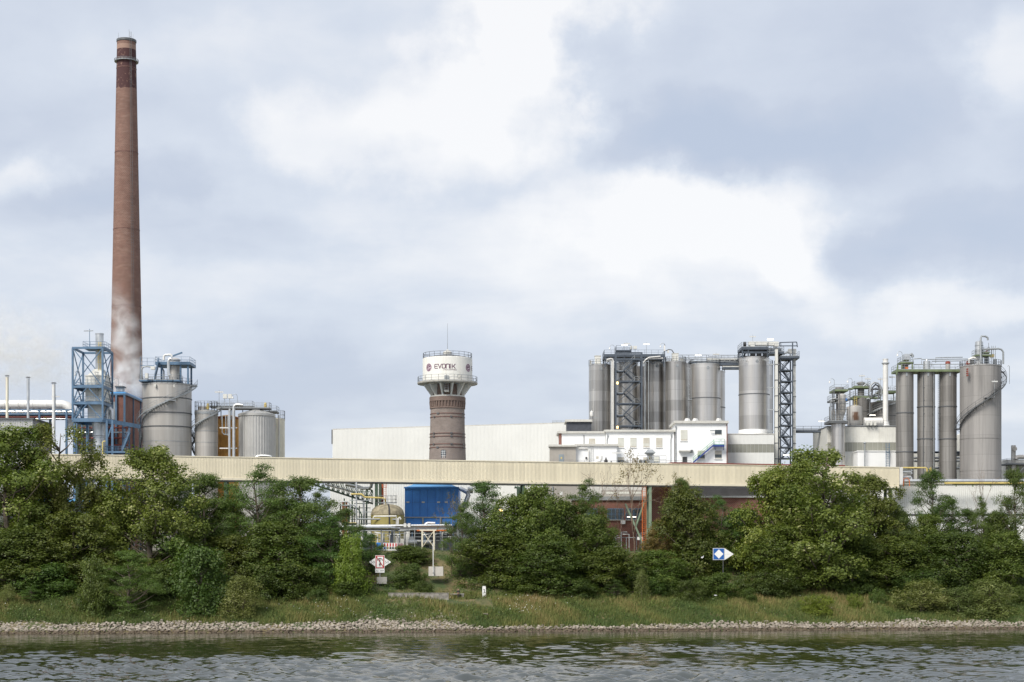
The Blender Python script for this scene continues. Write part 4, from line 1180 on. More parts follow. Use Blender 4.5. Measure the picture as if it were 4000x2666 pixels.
# ------------------------------------------------------------------ scrubber in its blue steel frame
def scrubber():
    Y0, Y1 = 330.0, 338.0
    xl, xr = PX(284, Y0), PX(401, Y0)
    zt = PZ(1360, Y0); zl = [PZ(y, Y0) for y in (1642, 1577, 1512)]
    o = thing('exhaust_scrubber', 'blue steel frame tower enclosing a cream scrubber casing with short stack', 'scrubber', ((xl + xr) / 2, (Y0 + Y1) / 2, ZG))
    B = MAT['blue']
    for x in (xl, xr):
        for y in (Y0, Y1):
            bm_part(o, 'post', B, (x, y, zl[0]), (x, y, zt), 0.36)
    for z, w in ((zt, 0.4), (zl[2], 0.42), (zl[1], 0.36), (zl[0], 0.7)):
        for a, b in (((xl, Y0), (xr, Y0)), ((xl, Y1), (xr, Y1)), ((xl, Y0), (xl, Y1)), ((xr, Y0), (xr, Y1))):
            bm_part(o, 'beam', B, (*a, z), (*b, z), 0.3, w)
    lv = [zl[0], zl[1], zl[2], zt]
    for za, zb in zip(lv[:-1], lv[1:]):
        xm, ym = (xl + xr) / 2, (Y0 + Y1) / 2
        for y in (Y0, Y1):
            if zb == zt:
                bm_part(o, 'brace', B, (xl, y, za), (xr, y, zb), 0.16); bm_part(o, 'brace', B, (xr, y, za), (xl, y, zb), 0.16)
            else:
                bm_part(o, 'brace', B, (xl, y, za), (xm, y, zb), 0.18); bm_part(o, 'brace', B, (xr, y, za), (xm, y, zb), 0.18)
        for x in (xl, xr):
            if zb == zt:
                bm_part(o, 'brace', B, (x, Y0, za), (x, Y1, zb), 0.16); bm_part(o, 'brace', B, (x, Y1, za), (x, Y0, zb), 0.16)
            else:
                bm_part(o, 'brace', B, (x, Y0, za), (x, ym, zb), 0.18); bm_part(o, 'brace', B, (x, Y1, za), (x, ym, zb), 0.18)
    for z in zl:
        platform(o, xl - 0.1, xr + 0.1, Y0 + 0.2, Y1 - 0.2, z + 0.3, MAT['blue'], None, True, 0.12)
    xa, xb = PX(318, Y0), PX(405, Y0)
    platform(o, xa, xb, Y0 + 1, Y0 + 6, zt + 0.3, B)
    # casing
    yc = Y0 + 4.0
    W_ = MAT['offwhite']
    m = MB(); m.bx(PX(324, Y0), PX(400, Y0), yc - 2.2, yc + 2.6, zl[1] + 0.6, PZ(1462, Y0)); cs = m.build('casing', W_, o)
    for z in (zl[1] + 0.8, zl[2] - 0.8, zl[2] + 0.9, PZ(1462, Y0) - 0.1):
        m = MB(); m.bx(PX(324, Y0) - .12, PX(400, Y0) + .12, yc - 2.32, yc + 2.72, z - 0.07, z + 0.07); m.build('flange', W_, cs)
    for k in range(5):
        x = PX(330 + k * 15, Y0); m = MB(); m.bx(x - 0.07, x + 0.07, yc - 2.3, yc - 2.203, zl[1] + 1.2, PZ(1470, Y0)); m.build('rib', W_, cs)
    m = MB(); m.bx(PX(331, Y0), PX(391, Y0), yc - 1.8, yc + 2.2, zl[0] + 0.3, zl[1] + 0.4); m.build('lower_casing', W_, o)
    def pyr(x0, x1, d0, z0, x2, x3, d1, z1, name, mat):
        m = MB()
        vs = [(x0, yc - d0, z0), (x1, yc - d0, z0), (x1, yc + d0, z0), (x0, yc + d0, z0), (x2, yc - d1, z1), (x3, yc - d1, z1), (x3, yc + d1, z1), (x2, yc + d1, z1)]
        m.add(vs, [(0, 1, 5, 4), (1, 2, 6, 5), (2, 3, 7, 6), (3, 0, 4, 7), (4, 5, 6, 7)]); m.build(name, mat, o)
    pyr(PX(332, Y0), PX(399, Y0), 2.1, PZ(1462, Y0) + 0.02, PX(352, Y0), PX(386, Y0), 0.85, PZ(1435, Y0), 'hood', W_)
    xs_ = PX(369.5, Y0)
    m = MB(); m.lathe(xs_, yc, [(0.8, PZ(1438, Y0)), (0.8, PZ(1297, Y0)), (0.88, PZ(1296, Y0)), (0.88, PZ(1293, Y0)), (0.7, PZ(1293, Y0)), (0.7, PZ(1310, Y0))], 24, False, False); m.build('stack', MAT['alu'], o)
    ladder(o, PX(375, Y0), yc - 1.15, PZ(1455, Y0), PZ(1330, Y0), MAT['yellow'], 0.5, 'ladder', True)
    ladder(o, PX(371, Y0), yc - 2.5, zl[1] + 0.5, PZ(1450, Y0), MAT['grey'], 0.45, 'ladder', True)
    # discharge duct and supports below
    xd = PX(369, Y0)
    m = MB(); m.lathe(xd, yc, [(1.15, ZG), (1.15, PZ(1700, Y0)), (1.32, PZ(1698, Y0)), (1.32, PZ(1672, Y0)), (1.5, PZ(1655, Y0)), (1.5, zl[0])], 28); d = m.build('discharge_duct', MAT['alu'], o)
    for y in (1694, 1702, 1735): 
        m = MB(); z = PZ(y, Y0); m.lathe(xd, yc, [(1.15, z - .08), (1.4, z - .08), (1.4, z + .08), (1.15, z + .08)], 28, False, False); m.build('flange', MAT['alu'], d)
    for x, y in ((415, Y0 + 0.5), (437, Y0 + 0.5), (290, Y0 + .3), (300, Y1)):
        bm_part(o, 'support_column', B, (PX(x, Y0), y, ZG), (PX(x, Y0), y, zl[0]), 0.4)
    bm_part(o, 'brace', B, (PX(415, Y0), Y0 + .5, PZ(1720, Y0)), (PX(437, Y0), Y0 + .5, PZ(1655, Y0)), 0.2)
    bm_part(o, 'beam', B, (xr, Y0, zl[0]), (PX(520, Y0), Y0 + 6, zl[0] - 0.8), 0.3, 0.8)
    platform(o, PX(405, Y0), PX(488, Y0), Y0 + 0.2, Y0 + 4, PZ(1765, Y0), B)
    flight(o, (PX(470, Y0), Y0 + 1, PZ(1765, Y0)), (PX(500, Y0), Y0 + 1, PZ(1690, Y0)), 0.9, B)
    flight(o, (PX(288, Y0), Y0 + 0.6, zl[0] + 0.3), (PX(322, Y0), Y0 + 0.6, zl[1] + 0.2), 0.8, B)
    tb_part(o, 'yellow_pipe', MAT['yellow'], [P(401, 1775, 329.5), P(401, 1730, 329.5), P(404, 1725, 329.5), P(412, 1725, 329.5)], 0.14)
    m = MB(); m.tube([P(418, 1640, 334), P(418, 1610, 334), P(422, 1600, 334), P(430, 1598, 334), P(438, 1605, 334), P(438, 1640, 334)], 0.45, 12); m.build('bypass_duct', MAT['alu'], o)
    tb_part(o, 'antenna_mast', MAT['blue'], [P(350, 1355, 332), P(350, 1286, 332)], 0.06, 6)
    bm_part(o, 'lamp_arm', MAT['grey'], P(328, 1294, 332), P(364, 1293, 332), 0.16)
scrubber()

def brick_house():
    Y = 346
    x0, x1 = PX(418, Y), PX(489, Y)
    o = thing('brick_boiler_house', 'red brick boiler house with blue steel corner posts beside the chimney', 'building', ((x0 + x1) / 2, Y, ZG))
    m = MB(); m.bx(x0, x1, Y, Y + 22, ZG, PZ(1545, Y)); m.build('wall', MAT['brickred'], o)
    m = MB(); m.bx(x0 - .3, x1 + .3, Y - .35, Y + 22.3, PZ(1545, Y) + .01, PZ(1538, Y)); m.build('roof_beam', MAT['blue'], o)
    m = MB(); m.bx(x0, x1, Y + .2, Y + 21.5, PZ(1538, Y) + .005, PZ(1531, Y)); m.build('roof', MAT['blueroof'], o)
    for x in (x1 - 0.1, PX(455, Y)):
        bm_part(o, 'post', MAT['blue'], (x, Y - .2, ZG), (x, Y - .2, PZ(1545, Y)), 0.38)
    for y in (Y + 7, Y + 14):
        bm_part(o, 'post', MAT['blue'], (x1 + .12, y, ZG), (x1 + .12, y, PZ(1545, Y)), 0.25)
    m = MB(); m.pb(453, 478, 1513, 1530, Y + 2, 2.0); m.build('roof_vent', MAT['grey'], o)
    m = MB(); m.pb(448, 482, 1508, 1513, Y + 1.7, 2.6); m.build('roof_vent_cap', MAT['dkgrey'], o)
    m = MB(); m.pb(425, 450, 1570, 1640, Y - .25, 0.25); m.build('door', MAT['grey'], o)
brick_house()
lamp_mast(463, 1478, 1535, 349, False, 'hooked lamp on the roof of the brick boiler house', 30, 'J')
lamp_mast(312, 1450, 1512, 331, False, 'hooked lamp on the left side of the blue scrubber frame', 30, 'J')

def stair_tank():
    Y = 338.0; R = S(96, Y); cx = PX(633, Y); cy = Y + R
    zt = PZ(1497, Y)
    o = thing('stair_wrapped_tank', 'big pale grey steel tank wrapped by a stair, left of the small tank group', 'tank', (cx, cy, ZG))
    shell(o, cx, cy, R, ZG, zt, MAT['steelg'], roof=0.6)
    bands(o, cx, cy, R, [PZ(y, Y) for y in (1552, 1610, 1664)], MAT['dkgrey'])
    bands(o, cx, cy, R, [PZ(1722, Y)], MAT['grey'], 0.04, 0.1)
    top_rail(o, cx, cy, R + 0.1, zt + 0.05, MAT['grey'], 1.2, 30, 0.035)
    spiral_stair(o, cx, cy, R, radians(100), radians(-96), zt + 0.3, PZ(1662, Y), MAT['grey'], 1.0, (0.02, 0.42, 0.98))
    flight(o, (PX(524, Y), cy - 1.5, PZ(1780, Y)), (PX(536, Y) , cy - 1.5, PZ(1705, Y)), 0.9, MAT['grey'])
    flight(o, (PX(540, Y), cy - 2.6, PZ(1705, Y)), (PX(527, Y) , cy - 2.6, PZ(1662, Y)), 0.9, MAT['grey'])
    for x in (515, 535):
        bm_part(o, 'stair_post', MAT['dkgrey'], (PX(x, Y), cy - 2.8, ZG), (PX(x, Y), cy - 2.8, PZ(1662, Y)), 0.2)
    # upper blue platform on four columns with the vessel it carries
    x0, x1 = PX(600, Y), PX(737, Y); zp = PZ(1422, Y)
    for x in (623, 698, 727):
        bm_part(o, 'column', MAT['blue'], (PX(x, Y), cy - 3, zt), (PX(x, Y), cy - 3, zp), 0.34)
    for x in (640, 720):
        bm_part(o, 'column', MAT['blue'], (PX(x, Y), cy + 2.4, zt), (PX(x, Y), cy + 2.4, zp), 0.34)
    platform(o, x0, x1, cy - 3.6, cy + 2.8, zp + 0.5, MAT['blue'], None, True, 0.5)
    platform(o, PX(540, Y), PX(700, Y), cy - R * 0.9, cy - 1, zt + 0.7, MAT['blue'], MAT['grey'], True, 0.3)
    m = MB(); vx = PX(668, Y); m.lathe(vx, cy - 1.6, [(1.12, zt + .3), (1.12, PZ(1402, Y)), (1.25, PZ(1402, Y)), (1.25, PZ(1399, Y)), (0.9, PZ(1394, Y)), (0.2, PZ(1390, Y))], 28); m.build('filter_vessel', MAT['steelg'], o)
    tb_part(o, 'pipe', MAT['alu'], [P(661, 1468, 336), P(658, 1455, 336), P(658, 1412, 336), P(661, 1403, 336), P(668, 1402, 336)], 0.28, 10)
    tb_part(o, 'pipe', MAT['wpipe'], [P(640, 1408, 337), P(640, 1393, 337), P(645, 1387, 337), P(668, 1386, 337), P(672, 1395, 337)], 0.22, 10)
    bm_part(o, 'jib_beam', MAT['blue'], P(676, 1391, 338), P(712, 1378, 338), 0.3)
    m = MB(); m.pb(588, 604, 1432, 1444, 337, 0.8); m.build('control_box', MAT['offwhite'], o)
    m = MB(); m.pb(567, 577, 1458, 1478, 337.5, 0.8); m.build('control_box', MAT['offwhite'], o)
    tb_part(o, 'pipe', MAT['grey'], [P(553, 1490, 339), P(553, 1445, 339), P(560, 1434, 339), P(572, 1432, 339), P(590, 1434, 339)], 0.16, 8)
    tb_part(o, 'pipe', MAT['grey'], [P(640, 1490, 341), P(640, 1450, 341), P(632, 1436, 341), P(620, 1434, 341)], 0.16, 8)
    flight(o, (PX(600, Y), cy - 4.4, zt + .6), (PX(616, Y), cy - 4.4, zp + .4), 0.8, MAT['blue'])
    r = MB(); railing(r, [P(548, 1430, 342), P(575, 1430, 342), P(602, 1430, 342)], 1.6, 1.4); r.build('railing', MAT['blue'], o)
    bm_part(o, 'post', MAT['blue'], P(548, 1490, 342), P(548, 1395, 342), 0.1)
    for x, y in ((606, 1506), (680, 1508)):
        m = MB(); m.pb(x - 3, x + 3, y - 6, y + 5, 337.6, 0.4); m.build('overflow_box', MAT['offwhite'], o)
stair_tank()

def tank_group():
    Y = 342.0
    # small steel tank with stair
    R = S(45, Y); cx = PX(798, Y); cy = Y + R
    o = thing('small_steel_tank', 'small plain steel tank with a stair, next to the big stair-wrapped tank', 'tank', (cx, cy, ZG))
    shell(o, cx, cy, R, ZG, PZ(1605, Y), MAT['steelg'], roof=0.4)
    bands(o, cx, cy, R, [PZ(1612, Y)], MAT['grey'], 0.08, 0.5)
    bands(o, cx, cy, R, [PZ(1683, Y), PZ(1728, Y)], MAT['grey'], 0.03, 0.08)
    top_rail(o, cx, cy, R, PZ(1603, Y), MAT['grey'], 1.9, 20, 0.035)
    spiral_stair(o, cx, cy, R, radians(86), radians(-88), PZ(1592, Y), PZ(1690, Y), MAT['grey'], 0.9, (0.0, 0.99))
    for k, (xa, ya, xb, yb) in enumerate(((735, 1690, 752, 1715), (752, 1715, 736, 1740), (736, 1740, 752, 1775))):
        flight(o, (PX(xb, Y), cy + k * .05, PZ(yb, Y)), (PX(xa, Y), cy + k * .05, PZ(ya, Y)), 0.8, MAT['dkgrey'])
    m = MB(); m.lathe(PX(782, Y), cy, [(0.9, PZ(1606, Y)), (0.9, PZ(1585, Y))], 18); m.build('vent_stub', MAT['steelg'], o)
    # rust-streaked tank
    Yr = 350.0; R = S(46, Yr); cx = PX(880, Yr); cy = Yr + R
    o = thing('rusty_tank', 'cream tank heavily streaked orange with rust between the steel and ribbed tanks', 'tank', (cx, cy, ZG))
    shell(o, cx, cy, R, ZG, PZ(1628, Yr), MAT['rust'], roof=0.5)
    bands(o, cx, cy, R, [PZ(1632, Yr)], MAT['red'], 0.06, 0.25)
    # ribbed tank with conical roof
    Yc = 341.0; R = S(69, Yc); cx = PX(992, Yc); cy = Yc + R
    o = thing('ribbed_tank', 'wide tank in vertically ribbed grey aluminium with shallow conical roof', 'tank', (cx, cy, ZG))
    n = 160; vs = []; fs = []; zt = PZ(1618, Yc)
    for k in range(n):
        a = 2 * pi * k / n; r = R + (0.07 if (k // 2) % 2 else 0.0)
        vs += [(cx + r * sin(a), cy - r * cos(a), ZG), (cx + r * sin(a), cy - r * cos(a), zt)]
    for k in range(n):
        j = (k + 1) % n; fs.append((2 * k, 2 * j, 2 * j + 1, 2 * k + 1))
    m = MB(); m.add(vs, fs); m.build('ribbed_shell', MAT['corr'], o, sm=0)
    m = MB(); m.lathe(cx, cy, [(R + .1, zt - .3), (R + .2, zt - .25), (R + .2, zt + .25), (R + .05, zt + .3), (0.9, zt + 1.15), (0.9, zt + 1.35)], 48); m.build('conical_roof', MAT['corr'], o)
    for k in range(12):
        a = 2 * pi * k / 12; m = MB(); m.beam((cx + R * sin(a), cy - R * cos(a), zt + .33), (cx + 0.9 * sin(a), cy - 0.9 * cos(a), zt + 1.2), 0.08); m.build('roof_seam', MAT['grey'], o)
    m = MB(); m.tube([(PX(1000, Yc), Yc - 1.0, ZG)] + [P(1000 + 4 * q, 1786 - 5 * sin(pi * q / 15) ** .5, 340) for q in range(0, 16)], 0.25, 10); m.build('jacket_pipe', MAT['alu'], o)
    # cream tank with rust runs at the back
    Yd = 352.0; R = S(46, Yd); cx = PX(1060, Yd); cy = Yd + R
    o = thing('cream_tank', 'cream tank with a few rust runs half hidden behind the ribbed tank', 'tank', (cx, cy, ZG))
    shell(o, cx, cy, R, ZG, PZ(1636, Yd), MAT['rustl'], roof=0.4)
    top_rail(o, cx, cy, R, PZ(1634, Yd), MAT['grey'], 1.7, 22, 0.035)
    for x in (1074, 1090):
        tb_part(o, 'vent_pipe', MAT['wpipe'], [P(x, 1790, Yd - .6), P(x, 1622, Yd - .6)], 0.13)
    # walkway over the tanks with its pipes
    Yw = 343.0
    o = thing('tank_walkway', 'grey steel walkway with railings across the tops of the tank group', 'walkway', P(910, 1594, Yw))
    platform(o, PX(846, Yw), PX(1052, Yw), Yw + .4, Yw + 3.4, PZ(1593, Yw), MAT['dkgrey'], MAT['grey'])
    platform(o, PX(805, Yw), PX(975, Yw), Yw + 3.8, Yw + 7, PZ(1581, Yw), MAT['dkgrey'], MAT['grey'])
    platform(o, PX(975, Yw), PX(1070, Yw), Yw + 4.0, Yw + 8, PZ(1600, Yw), MAT['dkgrey'], MAT['grey'])
    for x in (860, 900, 945, 1050):
        bm_part(o, 'support', MAT['dkgrey'], (PX(x, Yw), Yw + 1, PZ(1640, Yw)), (PX(x, Yw), Yw + 1, PZ(1594, Yw)), 0.16)
    for x in (871, 890):
        m = MB(); m.pb(x, x + 15, 1540, 1557, Yw + 1, 0.6); m.build('cabinet', MAT['offwhite'], o)
        bm_part(o, 'cabinet_leg', MAT['grey'], P(x + 7, 1592, Yw + 1.3), P(x + 7, 1557, Yw + 1.3), 0.1)
    o2 = thing('riser_pipes', 'pair of thick silver riser pipes standing before the rusty tank', 'pipes', (PX(905, 340), 340, ZG))
    tb_part(o2, 'riser_pipe', MAT['alu'], [P(896, 1790, 340), P(896, 1606, 340), P(899, 1598, 340)], 0.24, 12)
    tb_part(o2, 'riser_pipe', MAT['alu'], [P(913, 1790, 340), P(913, 1592, 340), P(917, 1584, 340), P(926, 1581, 340), P(950, 1584, 340)], 0.3, 12)
    for y in (1672, 1752):
        bm_part(o2, 'bracket', MAT['wpipe'], P(858, y, 340.3), P(926, y, 340.3), 0.22)
    for i, x in enumerate((868, 882, 890)):
        tb_part(o2, 'thin_pipe', MAT['grey'], [P(x, 1624, 341), P(x, 1690 + 6 * i, 341), P(x + 8, 1698 + 3 * i, 341), P(896, 1698 + 3 * i, 341)], 0.11, 8)
    for x, y in ((812, 1583), (1037, 1580)):
        m = MB(); p = P(x, y + 6, 344); m.lathe(p.x, p.y, [(0.25, p.z - .6), (0.3, p.z), (0.25, p.z + .5), (0.05, p.z + .7)], 12); tag(m.build('flame_arrester', MAT['yellow'], None, p - Vector((0, 0, .6))), 'yellow flame arrester on the ' + ('small steel tank' if x < 900 else 'walkway above the ribbed tank'), 'valve')
tank_group()
lamp_mast(856, 1530, 1580, 345, False, 'lamp mast above the rusty tank, left of the white cabinets', 34)
lamp_mast(927, 1540, 1590, 343.5, False, 'hooked lamp right of the white cabinets above the tanks', 30, 'J')

def left_yard():
    Y = 345.0
    o = thing('white_duct', 'thick white horizontal duct running left from the scrubber tower', 'duct', (PX(140, Y), Y, ZG))
    r = S(17.5, Y); zc = PZ(1581, Y)
    m = MB(); m.tube([(PX(-260, Y), Y, zc), (PX(245, Y), Y, zc), (PX(262, Y), Y, zc - .3), (PX(274, Y), Y, zc - 1.0), (PX(279, Y), Y, zc - 2.2), (PX(279, Y), Y, zc - 5)], r, 20); m.build('duct_pipe', MAT['wpipe'], o)
    for x in range(-200, 240, 55):
        m = MB(); m.cyl((PX(x, Y) - .12, Y, zc), (PX(x, Y) + .12, Y, zc), r + 0.06, n=20); m.build('joint_ring', MAT['wpipe'], o)
    for x in (-80, 38, 155, 196):
        bm_part(o, 'support_post', MAT['blue'], (PX(x, Y), Y, ZG), (PX(x, Y), Y, zc - r), 0.42)
    o = thing('pipe_bridge', 'blue pipe bridge carrying thin pipes under the thick white duct', 'pipe bridge', (PX(120, 341), 341, ZG))
    for z, d in ((1602, 0), (1618, 0), (1602, 4), (1618, 4)):
        bm_part(o, 'chord', MAT['blue'], (PX(-260, 341), 341 + d, PZ(z, 341)), (PX(284, 341), 341 + d, PZ(z, 341)), 0.25)
    for i in range(18):
        x = -250 + i * 30
        bm_part(o, 'brace', MAT['blue'], P(x, 1602, 341), P(x + 30, 1618, 341), 0.12)
    for i, (z, mt) in enumerate(((1609, 'alu'), (1613, 'wpipe'), (1622, 'dkblue'), (1628, 'red'), (1634, 'alu'))):
        tb_part(o, 'pipe', MAT[mt], [(PX(-260, 342), 342 + i * .6, PZ(z, 342)), (PX(280, 342), 342 + i * .6, PZ(z, 342))], 0.2, 8)
    for x in (-60, 154, 260):
        bm_part(o, 'post', MAT['blue'], (PX(x, 341), 341, ZG), (PX(x, 341), 341, PZ(1602, 341)), 0.4)
    for x, y0, lab, mt in ((28, 1474, 'slim rust-streaked stack with flat cap, leftmost of the three slim stacks', 'rustl'), (110, 1480, 'slim silver stack with flat cap, middle one of three', 'alu'), (210, 1502, 'slim grey stack with flat cap nearest the scrubber tower', 'wpipe')):
        Ys = 334.0; c = P(x, 1800, Ys)
        q = thing('slim_stack', lab, 'stack', (c.x, Ys, ZG), 'three slim stacks at the left')
        r = S(5.5 if x != 210 else 6.5, Ys)
        m = MB(); m.cyl((c.x, Ys, ZG), (c.x, Ys, PZ(y0, Ys)), r, n=16); m.build('pipe', MAT[mt], q)
        m = MB(); m.cyl((c.x, Ys, PZ(y0 - 4, Ys)), (c.x, Ys, PZ(y0 - 7, Ys)), r * 1.75, r * 1.2, n=16); m.build('cap', MAT['dkgrey'], q)
        for k in (-1, 1): bm_part(q, 'cap_strut', MAT['grey'], (c.x + k * r * .8, Ys, PZ(y0, Ys)), (c.x + k * r * .8, Ys, PZ(y0 - 5, Ys)), 0.05)
    # low sheds hidden behind the trees
    o = thing('grey_shed', 'low grey-blue shed roofs behind the left poplars under the pipe bridge', 'shed', (PX(60, 332), 332, ZG))
    m = MB(); corrugated(m, (PX(-200, 332), 332), (PX(128, 332), 332), ZG, PZ(1640, 332), 0.5, 0.06); m.build('wall', MAT['corr'], o, sm=0)
    m = MB(); m.bx(PX(-200, 332) - .2, PX(128, 332) + .3, 331.6, 347, PZ(1640, 332), PZ(1634, 332)); m.build('roof', MAT['dkgrey'], o)
    m = MB(); m.bx(PX(128, 332) - .06, PX(128, 332), 332, 346, ZG, PZ(1640, 332)); m.build('side_wall', MAT['corr'], o)
    o = thing('low_brick_shed', 'long low dark brick shed with a blue-grey roof edge behind the left trees', 'shed', (PX(200, 318), 318, ZG))
    m = MB(); m.bx(PX(-150, 318), PX(420, 318), 318, 328, ZG, PZ(1960, 318)); m.build('wall', MAT['dkgrey'], o)
    m = MB(); m.bx(PX(-155, 318), PX(425, 318), 317.5, 328.5, PZ(1960, 318) + .003, PZ(1950, 318)); m.build('roof_edge', MAT['blueroof'], o)
    for x in (90, 180, 265, 350):
        m = MB(); m.pb(x - 22, x + 22, 1975, 2010, 317.95, 0.1); w = m.build('window', MAT['dkgrey'], o)
        m = MB(); m.pb(x - 18, x + 18, 1979, 2006, 317.9, 0.04); m.build('pane', MAT['glass'], w)
    o = thing('dark_process_hall', 'dark steel-framed process bay behind the scrubber\'s discharge duct', 'building', (PX(420, 352), 352, ZG))
    m = MB(); m.bx(PX(285, 343), PX(416, 343), 343, 353, ZG, PZ(1655, 343)); m.build('wall', MAT['dkgrey'], o)
    for y in (1672, 1690, 1712, 1740):
        tb_part(o, 'pipe', MAT['alu'] if y % 4 else MAT['red'], [P(288, y, 342.5), P(500, y, 342.5)], 0.16, 8)
    m = MB(); m.lathe(PX(395, 341), 341, [(0.9, ZG), (0.9, PZ(1690, 341)), (1.1, PZ(1685, 341)), (1.1, PZ(1660, 341))], 20); m.build('vessel', MAT['steelg'], o)
    m = MB(); m.lathe(PX(455, 350), 350, [(1.9, ZG), (1.9, PZ(1700, 350)), (1.2, PZ(1690, 350)), (0.3, PZ(1686, 350))], 24); m.build('vessel', MAT['steeld'], o)
    for x in (300, 320, 345, 420, 480, 505):
        bm_part(o, 'column', MAT['blue'], (PX(x, 342), 342, ZG), (PX(x, 342), 342, PZ(1655, 342)), 0.25)
left_yard()
lamp_mast(218, 1548, 1600, 341.5, False, 'lamp mast on the pipe bridge behind the grey slim stack', 34)

def steam(name, label, px, py, Y, w, h, d, dens, seed, tilt=0.0):
    c = P(px, py, Y)
    m = MB(); n = 24; prof = [(max(0.02, sin(a)), -cos(a)) for a in np.linspace(0, pi, 14)]
    m.lathe(0, 0, prof, n, False, False)
    m.v = [(x * S(w, Y), y * d, z * S(h, Y)) for x, y, z in m.v]
    mt = bpy.data.materials.new('steam_' + str(seed)); mt.use_nodes = True
    t = mt.node_tree; t.nodes.clear()
    oc = tco(t)
    sc = nd(t, 'ShaderNodeVectorMath', operation='MULTIPLY'); lk(t, oc, sc.inputs[0]); sc.inputs[1].default_value = (1 / S(w, Y), 1 / d, 1 / S(h, Y))
    ln = nd(t, 'ShaderNodeVectorMath', operation='LENGTH'); lk(t, sc.outputs[0], ln.inputs[0])
    of = nd(t, 'ShaderNodeVectorMath', operation='ADD'); lk(t, oc, of.inputs[0]); of.inputs[1].default_value = (seed * 13.1, 0, 0)
    nz = noise(t, of.outputs[0], 0.27, 6, 0.62, 0.8)
    den = mth(t, 'MULTIPLY', smooth(t, ln.outputs['Value'], 1.0, 0.15), smooth(t, nz, 0.42, 0.72))
    den = mth(t, 'MULTIPLY', den, dens)
    pv = nd(t, 'ShaderNodeVolumePrincipled'); pv.inputs['Color'].default_value = (1, 1, 1, 1); pv.inputs['Anisotropy'].default_value = 0.1
    lk(t, den, pv.inputs['Density'])
    mo = nd(t, 'ShaderNodeOutputMaterial'); lk(t, pv.outputs[0], mo.inputs['Volume'])
    o = m.build(name, mt, None, (0, 0, 0)); o.location = c; o.rotation_euler = (0, tilt, 0)
    tag(o, label, 'steam', kind='stuff')
steam('steam_plume', 'thin white steam drifting up past the foot of the chimney', 492, 1345, 365, 85, 290, 6.0, 0.4, 1, -0.22)
steam('steam_plume', 'thicker white steam behind the scrubber at the foot of the chimney', 480, 1500, 362, 105, 130, 6.0, 0.8, 2, 0.2)
steam('steam_cloud', 'soft white steam cloud drifting left of the scrubber tower', 60, 1360, 400, 330, 220, 14.0, 0.3, 3, 0.3)
# ------------------------------------------------------------------ cream conveyor gallery
GA, GB = Vector((PX(80, 297.5), 297.5)), Vector((PX(3512, 340), 340.0))
def gal_y(x): return GA.y + (x - GA.x) / (GB.x - GA.x) * (GB.y - GA.y)
def gal_pt(px):
    """point of the gallery's front plane seen in photo column px"""
    Y = 315.0
    for _ in range(20): Y = gal_y(PX(px, Y))
    return PX(px, Y), Y
def gallery():
    zt = EYE + 375 * 340 / F; zb = EYE + 300 * 340 / F
    L = (GB - GA).length; d = (GB - GA) / L; nrm = Vector((d.y, -d.x)); Wd = 4.2
    org = Vector((*( (GA + GB) / 2), ZG))
    o = thing('conveyor_gallery', 'long cream ribbed conveyor gallery bridging the whole plant on posts', 'conveyor gallery', org)
    ang = atan2(d.y, d.x)
    pw = 1.08; k = int(L / pw); pw = L / k
    m = MB(); corrugated(m, (0, 0), (pw - 0.012, 0), zb, zt - 0.18, pw / 4, 0.055)
    me = bpy.data.meshes.new('cladding_panel'); me.from_pydata([(x, y, z - ZG) for x, y, z in m.v], [], m.f); me.materials.append(MAT['cream'])
    for i in range(k):
        q = bpy.data.objects.new('cladding_panel', me); COL.objects.link(q); q.parent = o
        p = GA + d * (i * pw); q.location = (p.x - org.x, p.y - org.y, 0); q.rotation_euler = (0, 0, ang)
    def bar(off0, off1, z0, z1, name, mat, l0=0.0, l1=None):
        l1 = L if l1 is None else l1
        a = GA + d * l0; b = GA + d * l1
        m = MB(); m.prism([(a.x + nrm.x * off0, a.y + nrm.y * off0, z0), (b.x + nrm.x * off0, b.y + nrm.y * off0, z0), (b.x + nrm.x * off1, b.y + nrm.y * off1, z0), (a.x + nrm.x * off1, a.y + nrm.y * off1, z0)], (0, 0, z1 - z0))
        return m.build(name, mat, o)
    bar(-Wd, -0.02, zb, zt - 0.2, 'inner_box', MAT['creamp'])
    bar(-Wd - .1, 0.12, zt - 0.18, zt, 'roof_edge', MAT['creamp'])
    bar(-Wd, 0.10, zb - 0.42, zb - 0.005, 'bottom_girder', MAT['creamp'])
    bar(-Wd + 0.05, 0.03, zb - 0.62, zb - 0.425, 'bottom_flange', MAT['dkgrey'])
    l0 = (gal_pt(2625)[0] - GA.x) / d.x
    bar(-Wd - .2, 0.16, zt + 0.004, zt + 0.2, 'red_roof_trim', MAT['red'], l0, L * 0.93)
    # posts
    for px, mt, br in ((2540, 'pgreen', True), (2045, 'dkgreen', False), (1470, 'dkgreen', False), (880, 'dkgreen', False), (300, 'dkgreen', False), (3480, 'dkgreen', False)):
        x, y = gal_pt(px)
        bm_part(o, 'post', MAT[mt], (x, y + 0.4, ZG), (x, y + 0.4, zb - .62), 0.55)
        bm_part(o, 'post', MAT[mt], (x - .3, y + 3.8, ZG), (x - .3, y + 3.8, zb - .62), 0.55)
        if br:
            bm_part(o, 'brace', MAT[mt], (x - 0.1, y + .4, zb - 1), (x - 2.6, y + 2.4, ZG + 5.0), 0.35)
            bm_part(o, 'brace', MAT[mt], (x - 4.8, y + 1.4, zb - 4), (x - .6, y + 1.4, ZG), 0.35)
    x, y = gal_pt(2517)
    ladder(o, x, y + .6, ZG, zb - .6, MAT['orange'], 0.7, 'orange_ladder', True)
gallery()

